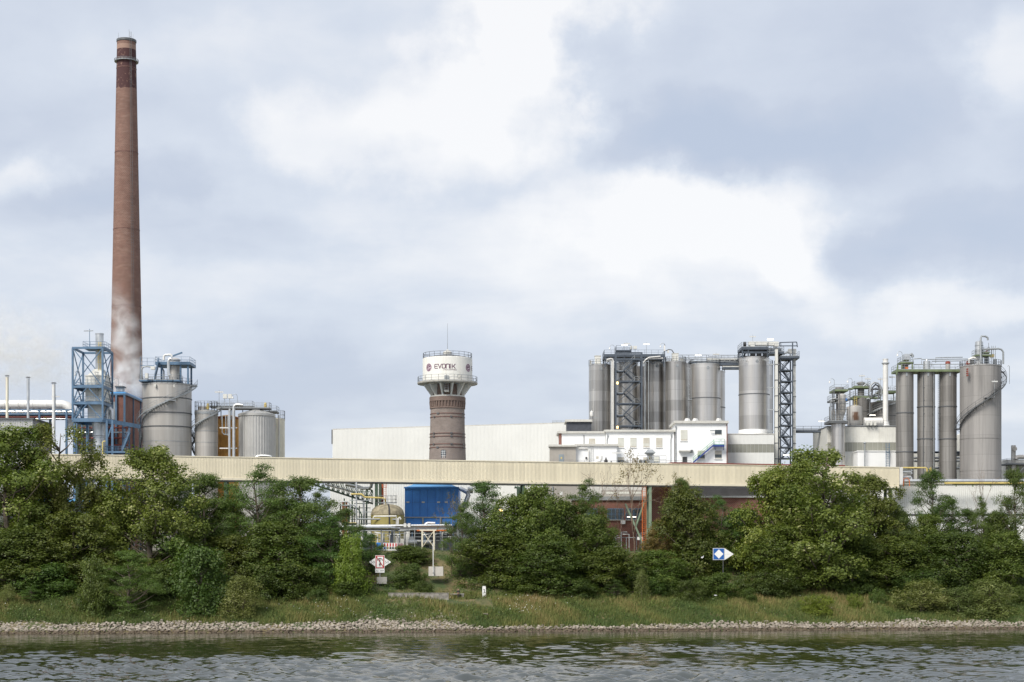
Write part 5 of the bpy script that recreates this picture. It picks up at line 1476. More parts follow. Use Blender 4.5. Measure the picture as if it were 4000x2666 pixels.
# ------------------------------------------------------------------ white hall behind
def white_hall():
    A = Vector((PX(1299, 398), 398)); zt = PZ(1680, 398)
    YB = 398 * 520 / 545.0; B = Vector((PX(2213, YB), YB))
    o = thing('white_hall', 'very long pale grey-white ribbed hall behind the water tower', 'hall', ((A.x + B.x) / 2, (A.y + B.y) / 2, ZG))
    d = (B - A).normalized(); n = Vector((d.y, -d.x))
    m = MB(); corrugated(m, A, B, ZG, zt, 0.33, 0.06); m.build('ribbed_wall', MAT['hall'], o, sm=0)
    back = [Vector((0.0, 30.0))]
    m = MB(); m.prism([(A.x, A.y, zt), (B.x, B.y, zt), (B.x + back[0].x, B.y + back[0].y, zt), (A.x + back[0].x, A.y + back[0].y, zt)], (0, 0, 0.25)); m.build('roof', MAT['roofedge'], o)
    m = MB(); m.add([(A.x, A.y + .02, ZG), (A.x + back[0].x, A.y + back[0].y, ZG), (A.x + back[0].x, A.y + back[0].y, zt), (A.x, A.y + .02, zt)], [(0, 1, 2, 3)]); m.build('gable_wall', MAT['hall'], o)
    m = MB(); m.bx(A.x - .25, A.x - .02, A.y - .1, A.y + .6, PZ(1735, 398), zt + .05); m.build('dark_corner_strip', MAT['dkgrey'], o)
    m = MB(); bx, by = B.x - 1.7, B.y + 1; railing(m, [(bx - 1.5, by, zt + .25), (bx + 1.5, by, zt + .25)], 0.5, 1.0); m.build('roof_hatch_rail', MAT['grey'], o)
    m = MB(); corrugated(m, (PX(1290, 340), 340), (PX(1905, 340), 340), ZG, PZ(1880, 340), 0.33, 0.05)
    o2 = m.build('white_ribbed_wall', MAT['hall'], None, (PX(1600, 340), 340, ZG), sm=0)
    tag(o2, 'long white ribbed wall seen under the gallery behind the ochre tank', 'wall')
white_hall()

# ------------------------------------------------------------------ water tower with lettering
def text_mesh(txt, size):
    cu = bpy.data.curves.new('lettering', 'FONT'); cu.body = txt; cu.size = size; cu.align_x = 'CENTER'; cu.align_y = 'CENTER'
    cu.resolution_u = 3
    ob = bpy.data.objects.new('lettering', cu); COL.objects.link(ob)
    dg = bpy.context.evaluated_depsgraph_get(); dg.update()
    me = bpy.data.meshes.new_from_object(ob.evaluated_get(dg))
    bpy.data.objects.remove(ob)
    return [tuple(v.co[:2]) for v in me.vertices], [tuple(p.vertices) for p in me.polygons]

def stroke_polys(strokes, w):
    """strokes: polylines in 2D -> quads of width w"""
    out = []
    for st in strokes:
        for a, b in zip(st[:-1], st[1:]):
            a = Vector(a); b = Vector(b); d = (b - a).normalized(); n = Vector((-d.y, d.x)) * w / 2; e = d * w / 2
            out.append([a - n - e, b - n + e, b + n + e, a + n - e])
    return out

def wrap(mb, polys, cx, cy, R, u0, z0):
    """lays flat 2D polygons on a cylinder: u along the wall from angle 0, z up; splits them finely"""
    for pl in polys:
        n = len(pl)
        if n == 4:
            a, b, c, d = [Vector((p[0], p[1])) for p in pl]
            k = max(1, int((b - a).length / 0.25))
            for i in range(k):
                q = [a.lerp(b, i / k), a.lerp(b, (i + 1) / k), d.lerp(c, (i + 1) / k), d.lerp(c, i / k)]
                mb.add([(cx + R * sin((u0 + p.x) / R), cy - R * cos((u0 + p.x) / R), z0 + p.y) for p in q], [(0, 1, 2, 3)])
        else:
            mb.add([(cx + R * sin((u0 + p[0]) / R), cy - R * cos((u0 + p[0]) / R), z0 + p[1]) for p in pl], [tuple(range(n))])

def water_tower():
    Y = 345.0; px = 1748; cx = PX(px, Y); cy = Y
    Z_ = lambda y: PZ(y, Y)
    o = thing('water_tower', 'old brick water tower carrying a round white tank lettered EVONIK INDUSTRIES', 'water tower', (cx, cy, ZG))
    bmat, t, b, c, sp = brick_mat('tower_brickwork', (0.24, 0.192, 0.165), (0.19, 0.155, 0.135), (0.34, 0.29, 0.26), 0.35, 0.4, 3.5)
    bred, *_ = brick_mat('tower_red_brickwork', (0.19, 0.13, 0.108), (0.15, 0.103, 0.086), (0.28, 0.22, 0.185), 0.3, 0.4, 3.5)
    r_ = lambda n: S(n, Y)
    m = MB(); m.lathe(cx, cy, [(r_(82), ZG), (r_(76), Z_(1900)), (r_(72), Z_(1795)), (r_(68), Z_(1690)), (r_(66.5), Z_(1600))], 56, False, False); m.build('shaft', bmat, o)
    m = MB(); m.lathe(cx, cy, [(r_(66.5), Z_(1600)), (r_(69.5), Z_(1599)), (r_(69.5), Z_(1594)), (r_(66), Z_(1593)), (r_(66), Z_(1572)), (r_(70.5), Z_(1571)), (r_(71), Z_(1556)), (r_(70), Z_(1554)), (r_(60), Z_(1552))], 56, False, False); m.build('brick_collar', bred, o)
    for k in range(36):                      # corbel arcade under the collar
        a = 2 * pi * (k + .5) / 36
        m = MB(); R = r_(68)
        p = Vector((cx + R * sin(a), cy - R * cos(a), 0)); dr = Vector((sin(a), -cos(a), 0)); tg = Vector((cos(a), sin(a), 0))
        w = 0.14
        vs = []
        for (rr, z) in ((-0.15, Z_(1594)), (0.06, Z_(1593)), (0.17, Z_(1573)), (-0.15, Z_(1570))):
            for sgn in (-1, 1): vs.append(p + dr * rr + tg * (w * sgn) + Vector((0, 0, z)))
        m.add(vs, [(0, 1, 3, 2), (2, 3, 5, 4), (4, 5, 7, 6), (0, 2, 4, 6), (1, 7, 5, 3)]); m.build('corbel', bred, o, sm=0)
    for y in (1620, 1633, 1697, 1709, 1739, 1752):
        z = Z_(y); R = r_(66.5 + (y - 1600) / 190 * 5)
        m = MB(); m.lathe(cx, cy, [(R, z - .07), (R + .07, z - .07), (R + .07, z + .07), (R, z + .07)], 56, False, False); h = m.build('iron_hoop', MAT['hoop'], o)
        for a in (0.25 + (0.0 if y % 2 else -.8), 1.1, -1.0 + (.2 if y % 2 else .5)):
            m = MB(); q = (cx + (R + .12) * sin(a), cy - (R + .12) * cos(a), z); m.beam((q[0] - .2 * cos(a), q[1] - .2 * sin(a), z), (q[0] + .2 * cos(a), q[1] + .2 * sin(a), z), 0.14, 0.26); m.build('hoop_lock', MAT['dkgrey'], h)
    # window
    zr = r_(71); a0 = -13 / 71.0
    m = MB()
    for i in range(8):
        pass
    arch = [(-0.5, 0.0), (0.5, 0.0), (0.5, 1.45)] + [(0.5 * cos(t_), 1.45 + 0.3 * sin(t_)) for t_ in np.linspace(0.3, pi - .3, 7)] + [(-0.5, 1.45)]
    zw = Z_(1795)
    def wl(pts, R): return [(cx + R * sin(a0 + u / R), cy - R * cos(a0 + u / R), zw + v) for u, v in pts]
    m.prism(wl([(u * 1.22, v * 1.06 if v > 0 else -.1) for u, v in arch], zr + .03), (-sin(a0) * .4, cos(a0) * .4, 0)); w = m.build('window_surround', bmat, o)
    m = MB(); m.prism(wl(arch, zr + .055), (-sin(a0) * .3, cos(a0) * .3, 0)); m.build('pane', MAT['glass'], w)
    m = MB()
    for u in (-.18, .18): m.beam(*wl([(u, 0), (u, 1.6)], zr + .08), 0.06)
    for v in (.5, 1.0, 1.42): m.beam(*wl([(-.48, v), (.48, v)], zr + .08), 0.06)
    m.build('glazing_bar', MAT['wframe'], w)
    # flared base of the tank: brick core, concrete ribs
    m = MB(); m.lathe(cx, cy, [(r_(56), Z_(1554)), (r_(56), Z_(1500))], 40, False, False); m.build('core', bred, o)
    m = MB(); m.lathe(cx, cy, [(r_(60), Z_(1556)), (r_(68), Z_(1555)), (r_(68), Z_(1549)), (r_(57), Z_(1547))], 48, False, False); m.build('base_ring', MAT['offwhite'], o)
    for k in range(12):
        a = 2 * pi * (k + 0.5) / 12
        dr = Vector((sin(a), -cos(a), 0)); tg = Vector((cos(a), sin(a), 0)) * 0.17; c0 = Vector((cx, cy, 0))
        pts = [c0 + dr * r_(58) + Vector((0, 0, Z_(1550))), c0 + dr * r_(64) + Vector((0, 0, Z_(1550))), c0 + dr * r_(95) + Vector((0, 0, Z_(1507))), c0 + dr * r_(95) + Vector((0, 0, Z_(1503))), c0 + dr * r_(56) + Vector((0, 0, Z_(1503)))]
        m = MB(); m.prism([p - tg for p in pts], tg * 2); m.build('rib', MAT['offwhite'], o, sm=0)
    m = MB(); m.lathe(cx, cy, [(r_(56), Z_(1504)), (r_(100), Z_(1505)), (r_(117), Z_(1502.5)), (r_(118), Z_(1498)), (r_(117), Z_(1496.5)), (r_(90), Z_(1496))], 64, False, False); m.build('gallery_slab', MAT['concrete'], o)
    R = r_(97)
    m = MB(); m.lathe(cx, cy, [(R, Z_(1496)), (R, Z_(1405)), (R - .1, Z_(1403)), (R - .3, Z_(1403))], 64, False, False); m.build('tank_wall', M('white_tank_paint', (0.77, 0.76, 0.71), 0.55, 0, 0.03, 0.3, 0.35, (0.5, 0.42, 0.3)), o)
    m = MB(); m.lathe(cx, cy, [(R - .25, Z_(1404)), (r_(60), Z_(1394)), (r_(17), Z_(1386))], 48); m.build('roof', MAT['dkgrey'], o)
    m = MB(); ring_railing(m, cx, cy, r_(97) - .1, Z_(1404), S(21, Y), 24, 0.035); m.build('roof_railing', MAT['dkgrey'], o)
    m = MB(); ring_railing(m, cx, cy, r_(116), Z_(1497), S(22, Y), 24, 0.035); m.build('gallery_railing', MAT['grey'], o)
    m = MB(); m.lathe(cx, cy, [(r_(16), Z_(1389)), (r_(16), Z_(1378))], 8, False, False); la = m.build('lantern', MAT['render'], o, sm=0)
    for k in range(5):
        z = Z_(1388.5 - k * 2.4); m = MB(); m.lathe(cx, cy, [(r_(15.5), z - .03), (r_(17), z - .05), (r_(16.5), z + .05)], 8, False, False); m.build('louvre', MAT['offwhite'], la, sm=0)
    m = MB(); m.lathe(cx, cy, [(r_(18), Z_(1379)), (r_(18), Z_(1377)), (r_(1), Z_(1366))], 8); m.build('lantern_roof', MAT['roofedge'], o, sm=0)
    m = MB(); m.cyl((cx, cy, Z_(1367)), (cx, cy, Z_(1264)), 0.06, 0.03, 6); m.build('antenna', MAT['grey'], o)
    # access door, ladder and cabin at the front
    m = MB(); m.bx(cx - S(8, Y), cx + S(8, Y), cy - R - .25, cy - R + .3, Z_(1496), Z_(1478)); m.build('cabinet', MAT['grey'], o)
    ladder(o, cx, cy - r_(92), Z_(1535), Z_(1497), MAT['grey'], 0.7, 'ladder', True)
    m = MB(); m.bx(cx - S(9, Y), cx + S(9, Y), cy - r_(82), cy - r_(60), Z_(1539), Z_(1534)); m.build('ladder_platform', MAT['offwhite'], o)
    m = MB(); m.tube([(cx + (R + .03) * sin(.48 + .07 * cos(q)), cy - (R + .03) * cos(.48 + .07 * cos(q)), Z_(1479) + .38 * sin(q)) for q in np.linspace(0, 2 * pi, 15)], 0.05, 5); m.build('manhole_ring', MAT['offwhite'], o)
    m = MB(); m.bx(cx - S(46, Y), cx - S(29, Y), cy - r_(60), cy - r_(45), Z_(1399), Z_(1397)); m.build('roof_hatch', MAT['black'], o)
    # lettering
    plum = M('plum_lettering', (0.11, 0.035, 0.075), 0.5, 0, 0.05); 
    h = S(15.5, Y); w = S(12.2, Y); g = S(15.6, Y); sw = 0.155; r2 = 0.12
    L = {'E': [[(w, h), (r2, h), (0, h - r2), (0, r2), (r2, 0), (w, 0)], [(0, h / 2), (w * .92, h / 2)]],
         'V': [[(0, h), (w / 2, 0), (w, h)]],
         'O': [[(r2, 0), (w - r2, 0), (w, r2), (w, h - r2), (w - r2, h), (r2, h), (0, h - r2), (0, r2), (r2, 0)]],
         'N': [[(0, 0), (0, h - r2), (r2, h), (w - r2, h), (w, h - r2), (w, 0)]],
         'I': [[(0, 0), (0, h)]],
         'K': [[(0, 0), (0, h)], [(w, h), (w * .42, h / 2), (0, h / 2)], [(w * .42, h / 2), (w, 0)]]}
    polys = []; u = 0
    for ch in 'EVONIK':
        polys += stroke_polys([[(x + u, y) for x, y in st] for st in L[ch]], sw)
        u += g if ch != 'I' else S(7, Y)
    m = MB(); wrap(m, polys, cx, cy, R + 0.02, S(-48, Y), Z_(1450)); m.build('lettering', plum, o, sm=0)
    vs, fs = text_mesh('INDUSTRIES', S(7.2, Y))
    m = MB(); kx = S(51, Y) / (max(v[0] for v in vs) - min(v[0] for v in vs))
    for f in fs: wrap(m, [[(vs[i][0] * kx, vs[i][1]) for i in f]] if len(f) != 4 else [[(vs[i][0] * kx, vs[i][1]) for i in f]], cx, cy, R + 0.02, S(14, Y), Z_(1456)) 
    m.build('lettering', plum, o, sm=0)
    def emblem(u0):
        rr = S(14, Y); zc = Z_(1444)
        ring = lambda r, a0_, a1_, n: [(r * cos(a_), r * sin(a_)) for a_ in np.linspace(a0_, a1_, n)]
        m = MB(); k = 28
        for a_, b_ in zip(np.linspace(0, 2 * pi, k + 1)[:-1], np.linspace(0, 2 * pi, k + 1)[1:]):
            wrap(m, [[(0, 0), (1.16 * rr * cos(a_), 1.16 * rr * sin(a_)), (1.16 * rr * cos(b_), 1.16 * rr * sin(b_))]], cx, cy, R + 0.015, u0, zc)
        m.build('emblem_disc', M('pale_lilac_disc', (0.6, 0.5, 0.54), 0.5), o, sm=0)
        m = MB(); st = []
        st.append(ring(rr * .9, radians(-20), radians(300), 20))
        st.append([(-rr * .42, 0.06)] + [(x * .52, y * .52 + .02) for x, y in ring(rr, radians(20), radians(320), 16)])
        st.append([(-rr * .4, 0.04), (rr * .5, 0.1)])
        st.append([(0.05, -rr * .9), (rr * .85, -rr * .35)])
        wrap(m, stroke_polys(st, 0.15), cx, cy, R + 0.025, u0, zc); m.build('emblem', plum, o, sm=0)
    emblem(-R * math.asin(70.0 / 97)); emblem(R * math.asin(82.5 / 97))
    m = MB(); wrap(m, stroke_polys([[(x, y) for x, y in st] for st in L['E']], sw), cx, cy, R + 0.02, R * math.asin(0.975), Z_(1450)); m.build('lettering', plum, o, sm=0)
water_tower()

# ------------------------------------------------------------------ things on the terrace seen through the gap
def blue_building():
    Y = 322.0
    x0, x1 = PX(1581, Y), PX(1790, Y)
    o = thing('blue_panel_building', 'bright blue panel-clad box building under the gallery beside the water tower', 'building', ((x0 + x1) / 2, Y + 6, ZG))
    D = 14.0
    zr, zs, zc, zb_ = PZ(1906, Y), PZ(1963, Y), PZ(2022, Y), PZ(2058, Y)
    m = MB(); m.bx(x0 + .1, x1 - .1, Y + .12, Y + D, zb_ + .1, zr); m.build('core', MAT['dkblue'], o)
    m = MB(); m.bx(x0 + .8, x1 - .8, Y + 3, Y + D - 1, ZG, zb_ + .095); m.build('undercroft_shade', MAT['dkgrey'], o)  # dark box stands in for the shade of the open underside
    cols = 7; cw = (x1 - x0) / cols
    for i in range(cols):
        for a, b_ in ((zs + .015, zr), (zc + .12, zs - .015)):
            m = MB(); m.bx(x0 + i * cw + .012, x0 + (i + 1) * cw - .012, Y + .02, Y + .115, a, b_); p = m.build('panel', MAT['bluebox'], o)
            m = MB(); m.bx(x0 + (i + 1) * cw - .14, x0 + (i + 1) * cw - .03, Y - .05, Y + .018, a, b_); m.build('panel_rib', MAT['bluebox'], p)
        if i % 2 == 0 or i > 4:
            m = MB(); m.bx(x0 + i * cw + .35, x0 + i * cw + .9, Y - .12, Y + .02, zs - .12, zs + .16); m.build('latch', MAT['offwhite'], o)
    for j in range(6):
        for a, b_ in ((zs + .015, zr), (zc + .12, zs - .015), (zb_ + .1, zc - .12)):
            m = MB(); m.bx(x1 - .095, x1 + .02, Y + .02 + j * D / 6 + .01, Y + (j + 1) * D / 6 - .01, a, b_); m.build('panel', MAT['bluebox'], o)
    bm_part(o, 'beam', MAT['grey'], (x0 - .1, Y - .06, zc), (x1 + .1, Y - .06, zc), 0.2, 0.24)
    for f in (0.01, 0.34, 0.67, .99):
        x = x0 + (x1 - x0) * f; bm_part(o, 'post', MAT['grey'], (x, Y - .06, ZG), (x, Y - .06, zc - .12), 0.3)
    for i in range(3):
        m = MB(); m.bx(x0 + (x1 - x0) * (.34 * i + .02), x0 + (x1 - x0) * min(.99, .34 * i + .32), Y + .02, Y + .11, zb_ + .1, zc - .12); m.build('lower_panel', MAT['bluebox'], o)
    m = MB()
    vs = [(x0 - .15, Y - .15, zr), (x1 + .15, Y - .15, zr), (x1 + .15, Y + D + .15, zr), (x0 - .15, Y + D + .15, zr)]
    zz = zr + 1.5
    vs += [(x0 + 3.2, Y + 5, zz), (x1 - 3.2, Y + 5, zz), (x1 - 3.2, Y + D - 4, zz), (x0 + 3.2, Y + D - 4, zz)]
    m.add(vs, [(0, 1, 5, 4), (1, 2, 6, 5), (2, 3, 7, 6), (3, 0, 4, 7), (4, 5, 6, 7)]); m.build('hipped_roof', MAT['blueroof'], o, sm=0)
    bm_part(o, 'roof_edge', MAT['bluebox'], (x0 - .15, Y - .2, zr), (x1 + .15, Y - .2, zr), 0.12, 0.3)
    tb_part(o, 'exhaust_duct', MAT['alu'], [P(1800, 1910, 326), P(1815, 1918, 324), P(1826, 1924, 323), P(1830, 1935, 323), P(1822, 1955, 323), P(1815, 1990, 323)], 0.45, 10)
    m = MB(); m.tube([P(1826, 1915, 325), P(1848, 1917, 325)], 0.6, 12); m.build('fan_drum', MAT['alu'], o)
blue_building()

def ochre_tank():
    Y = 310.0; R = S(66, Y); cx = PX(1509, Y); cy = Y + R
    o = thing('ochre_dome_tank', 'ochre tank with a dirty domed top under the gallery', 'tank', (cx, cy, ZG))
    zs = PZ(2010, Y)
    m = MB(); m.lathe(cx, cy, [(R, ZG), (R, zs)], 48, False, False); m.build('shell', MAT['ochre'], o)
    prof = [(R * cos(a) ** .75 if a < 1.5 else 0.35, zs + S(42, Y) * sin(a)) for a in np.linspace(0.0, 1.52, 10)]
    m = MB(); m.lathe(cx, cy, prof, 48); m.build('dome', MAT['dirt'], o)
    bands(o, cx, cy, R, [zs], MAT['dirt'], 0.05, 0.12)
    m = MB(); a = 0.18
    for i in range(9):
        p, q = [(cx + (prof[j][0] + .03) * sin(a), cy - (prof[j][0] + .03) * cos(a), prof[j][1]) for j in (i, i + 1)]
        m.beam(p, q, 0.3, 0.06)
    m.beam((cx + (R + .03) * sin(a), cy - (R + .03) * cos(a), zs), (cx + (R + .03) * sin(a), cy - (R + .03) * cos(a), ZG + 2), 0.25, 0.05); m.build('tar_strip', MAT['black'], o)
    tb_part(o, 'yellow_pipe', MAT['yellow'], [P(1370, 1931, 311), P(1412, 1931, 311), P(1420, 1937, 311), P(1424, 1943, 311), P(1495, 1946, 312), P(1504, 1950, 312), P(1507, 1968, 312.5)], 0.16, 8)
    m = MB(); ring_railing(m, PX(1510, 313), 313.4, 1.9, PZ(1966, 313), 1.4, 12, .03); m.build('railing', MAT['grey'], o)
ochre_tank()

def truss_gallery():
    o = thing('green_truss_conveyor', 'dark green open truss conveyor sloping down beside the ochre tank', 'conveyor', (PX(1340, 314), 314, ZG))
    A0, B0 = P(1180, 1880, 318), P(1452, 1968, 321); H = Vector((0, 0, 2.6)); D = Vector((0, 2.6, 0))
    for k in (0, 1):
        for j in (0, 1):
            bm_part(o, 'chord', MAT['dkgreen'], A0 + D * k + H * j, B0 + D * k + H * j, 0.22)
    n = 14
    for i in range(n):
        a = A0.lerp(B0, i / n); b = A0.lerp(B0, (i + 1) / n)
        for k in (0, 1):
            bm_part(o, 'brace', MAT['dkgreen'], a + D * k, b + D * k + H, 0.13)
            bm_part(o, 'upright', MAT['dkgreen'], b + D * k, b + D * k + H, 0.13)
        bm_part(o, 'idler', MAT['dkgrey'], a + H * .45, a + D + H * .45, 0.2)
    m = MB(); m.prism([A0 + Vector((0, .1, .1)), B0 + Vector((0, .1, .1)), B0 + D + Vector((0, -.1, .1)), A0 + D + Vector((0, -.1, .1))], (0, 0, .12)); m.build('belt', MAT['dkgrey'], o)
    tb_part(o, 'pipe', MAT['alu'], [P(1350, 1893, 319), P(1415, 1908, 319), P(1440, 1908, 319), P(1450, 1903, 319), P(1452, 1890, 319)], 0.3, 10)
    tb_part(o, 'pipe', MAT['wpipe'], [P(1270, 1893, 317), P(1390, 1926, 317)], 0.15, 8)
    bm_part(o, 'column', MAT['red'], (PX(1342, 314), 314, ZG), (PX(1342, 314), 314, PZ(1962, 314)), 0.5)
    bm_part(o, 'column', MAT['orange'], (PX(1353, 317), 317, ZG), (PX(1353, 317), 317, PZ(1958, 317)), 0.35)
    bm_part(o, 'column', MAT['dkgreen'], (PX(1485, 330), 330, ZG), (PX(1485, 330), 330, PZ(1890, 330)), 0.5)
    bm_part(o, 'column', MAT['red'], (PX(1494, 331), 331, ZG), (PX(1494, 331), 331, PZ(1890, 331)), 0.4)
    ladder(o, PX(1503, 330), 329.5, PZ(1950, 330), PZ(1893, 330), MAT['orange'], .6, 'ladder', True)
    o = thing('pipe_rack_tower', 'crowded rack of dark pipes and green arms left of the ochre tank', 'pipe rack', (PX(1410, 312), 312, ZG))
    for i, (x, y0, mt, w) in enumerate(((1392, 1885, 'alu', .26), (1421, 1960, 'grey', .3), (1376, 1945, 'dkgreen', .25), (1432, 1925, 'dkgreen', .25), (1365, 2000, 'dkgreen', .2), (1404, 1975, 'dkgrey', .2), (1384, 1985, 'black', .2))):
        bm_part(o, 'upright', MAT[mt], (PX(x, 311.5 + i * .4), 311.5 + i * .4, ZG), (PX(x, 311.5 + i * .4), 311.5 + i * .4, PZ(y0, 311.5)), w)
    for i, y in enumerate((1908, 1922, 1937, 1955, 1968, 1985, 2001, 2020, 2030, 2045)):
        x0, x1 = 1355 + (i * 17) % 40, 1440 + (i * 23) % 18
        bm_part(o, 'arm', MAT['dkgreen' if i % 3 else 'grey'], P(x0, y, 311 + (i % 3)), P(x1, y, 311 + (i % 3)), 0.14)
    for i, pts in enumerate(([(1300, 1960), (1358, 1961), (1366, 1968), (1370, 1990)], [(1325, 1975), (1385, 1975), (1391, 1985), (1391, 2022), (1400, 2028), (1560, 2030)],
                             [(1330, 1968), (1330, 2003), (1368, 2003)], [(1345, 1948), (1345, 1975), (1400, 1990), (1412, 2010), (1412, 2050)], [(1360, 2010), (1360, 2050)], [(1425, 1990), (1425, 2060)])):
        tb_part(o, 'pipe', MAT[('alu', 'grey', 'black', 'dkgreen', 'black', 'alu')[i]], [P(x, y, 310 + .3 * i) for x, y in pts], 0.13, 8)
    m = MB(); m.pb(1338, 1392, 2042, 2062, 309, 1.2); m.build('tray', MAT['dkblue'], o)
    tb_part(o, 'handrail', MAT['yellow'], [P(1338, 2043, 308.8), P(1391, 2043, 308.8), P(1391, 2060, 308.8)], 0.07, 6)
truss_gallery()

def front_pipes():
    Y = 302.0
    o = thing('front_pipe_bridge', 'low bridge of bright silver pipes across the gap above the barrier', 'pipe bridge', (PX(1540, Y), Y, ZG))
    tb_part(o, 'pipe', MAT['alu'], [P(1335, 2056, Y), P(1765, 2053, Y)], 0.22, 12)
    tb_part(o, 'pipe', MAT['alu'], [P(1335, 2060, Y - 1), P(1525, 2061, Y - 1), P(1533, 2064, Y - .8), P(1560, 2066, Y + 1)], 0.26, 12)
    tb_part(o, 'pipe', MAT['wpipe'], [P(1525, 2071, Y + .8), P(1770, 2069, Y + .8)], 0.13, 8)
    tb_part(o, 'pipe', MAT['grey'], [P(1380, 2074, Y + .4), P(1600, 2075, Y + .4)], 0.11, 8)
    tb_part(o, 'pipe', MAT['dkgrey'], [P(1340, 2068, Y + .6), P(1560, 2070, Y + .6)], 0.12, 8)
    m = MB(); m.beam(P(1540, 2063, Y + 1.4), P(1770, 2061, Y + 1.4), .2, .5); m.build('cable_tray', MAT['dkgrey'], o)
    m = MB(); m.beam(P(1628, 2073, Y + .2), P(1745, 2073, Y + .2), .3, .22); m.build('orange_beam', MAT['orange'], o)
    for x, lab in ((1489, 0), (1620, 0), (1540, 0)):
        tb_part(o, 'post', MAT['grey'], [(PX(x, Y - .5), Y - .5, ZG - .1), P(x, 2062, Y - .5)], 0.09, 8)
    for x in (1424, 1532):
        bm_part(o, 'post', MAT['dkblue'], (PX(x, Y + .5), Y + .5, ZG), P(x, 2066, Y + .5), 0.4)
    for x in (1582, 1598):
        m = MB(); m.pb(x - 5, x + 5, 2045, 2060, Y - .5, .6); m.build('valve_box', MAT['wpipe'], o)
    # overflow pipe in front of the tank
    tb_part(o, 'bent_pipe', MAT['wpipe'], [P(1458, 2026, 307), P(1461, 2018, 307), P(1548, 2017, 307), P(1549, 2050, 307)], 0.13, 8)
    tb_part(o, 'bent_pipe', MAT['wpipe'], [P(1555, 2050, 306), P(1556, 2026, 306), P(1562, 2022, 306), P(1566, 2030, 306)], 0.16, 8)
    tb_part(o, 'hooked_pipe', MAT['alu'], [P(1700, 2045, 304), P(1672, 2044, 304), P(1664, 2047, 304), P(1660, 2053, 304)], 0.26, 10)
    # lower clutter on the terrace
    q = thing('portal_frame', 'cream cross-braced portal frame standing right of the barrier', 'frame', (PX(1673, 299), 299, ZG))
    for x in (1649, 1695): bm_part(q, 'post', MAT['creamp'], (PX(x, 299), 299, ZG - .2), P(x, 2074, 299), 0.24)
    bm_part(q, 'crossbeam', MAT['creamp'], P(1640, 2072, 299), P(1704, 2072, 299), 0.22)
    bm_part(q, 'brace', MAT['creamp'], P(1652, 2078, 299), P(1692, 2135, 299), 0.1); bm_part(q, 'brace', MAT['creamp'], P(1692, 2078, 299.1), P(1652, 2135, 299.1), 0.1)
    q = thing('pump_yard', 'jumble of blue pumps, grey pipes and cabinets on the terrace under the pipe bridge', 'machinery', (PX(1580, 306), 306, ZG))
    rng = random.Random(4)
    for i in range(26):
        x = rng.uniform(1400, 1790); y0 = rng.uniform(2080, 2110); d = 304 + rng.uniform(0, 4)
        tb_part(q, 'pipe', MAT[rng.choice(['grey', 'alu', 'wpipe', 'dkblue', 'grey'])], [(PX(x, d), d, ZG), P(x, y0, d), P(x + rng.uniform(-35, 35), y0 + rng.uniform(-3, 3), d)], rng.choice([.06, .09, .12]), 6)
    for x in (1405, 1450, 1500, 1560, 1610, 1660, 1720, 1770):
        bm_part(q, 'post', MAT['blue'], (PX(x, 308), 308, ZG), P(x, 2080, 308), 0.16)
    for y in (2084, 2098, 2112):
        bm_part(q, 'rail', MAT['grey'], P(1385, y, 307.6), P(1800, y, 307.6), 0.09)
    for x, y, w, h, mt in ((1545, 2095, 14, 30, 'wpipe'), (1562, 2105, 16, 26, 'offwhite'), (1585, 2088, 12, 40, 'wpipe'), (1598, 2100, 18, 30, 'grey'), (1415, 2118, 50, 34, 'dkblue'), (1470, 2120, 40, 30, 'bluebox'), (1640, 2118, 36, 32, 'dkblue'), (1735, 2112, 44, 40, 'dkblue')):
        m = MB(); m.pb(x, x + w, y, y + h, 305.5, .9); m.build('cabinet', MAT[mt], q)
    m = MB(); m.pb(1629, 1644, 2110, 2116, 304.6, .05); m.build('notice_plate', MAT['white'], q)
    for x in (1612, 1668):
        m = MB(); c = P(x, 2120, 305); m.cyl((c.x - .8, c.y, c.z), (c.x + .8, c.y, c.z), .5, n=14); m.build('pump_body', MAT['grey'], q)
front_pipes()

def barrier():
    wh = M('barrier_white_plastic', (0.8, 0.8, 0.79), .5); rd = M('barrier_red_film', (0.5, 0.03, 0.03), .5)
    for i, (x0, x1, dy, lab) in enumerate(((1497, 1552, 0.0, 'red and white plastic barrier panel on the terrace edge, wider left one'), (1549, 1573, .7, 'red and white plastic barrier panel turned away, narrower right one'))):
        Y = 296.5
        a = P(x0, 2152, Y + .35 * i); b = P(x1, 2152, Y + .35 * i); b.y += dy * 2; 
        z = a.z; H = S(31, Y)
        o = thing('barrier', lab, 'barrier', (a + b) / 2, 'barrier panels at the terrace edge')
        d = (b - a); L = d.length; d.normalize()
        def pt(f, h): return Vector((a.x, a.y, z)) + d * (L * f) + Vector((0, 0, H * h))
        m = MB(); m.beam(pt(0, .72), pt(1, .72), .05, H * .5); m.build('board', wh, o)
        n = 5
        for k in range(n):
            m = MB(); m.beam(pt((k + .28) / n, .72), pt((k + .78) / n, .72), .07, H * .42); m.build('red_stripe', rd, o)
        for k in range(n + 1):
            m = MB(); m.beam(pt(min(.985, max(.015, k / n)), .0), pt(min(.985, max(.015, k / n)), 1.0), .09); m.build('upright', wh, o)
        m = MB(); m.beam(pt(0, .1), pt(1, .1), .1, .2); m.build('base_bar', wh, o)
        for k in (0.15, .85):
            m = MB(); q = pt(k, 0); m.bx(q.x - .2, q.x + .2, q.y - .35, q.y + .35, q.z - .08, q.z + .04); m.build('foot', MAT['black'], o)
barrier()
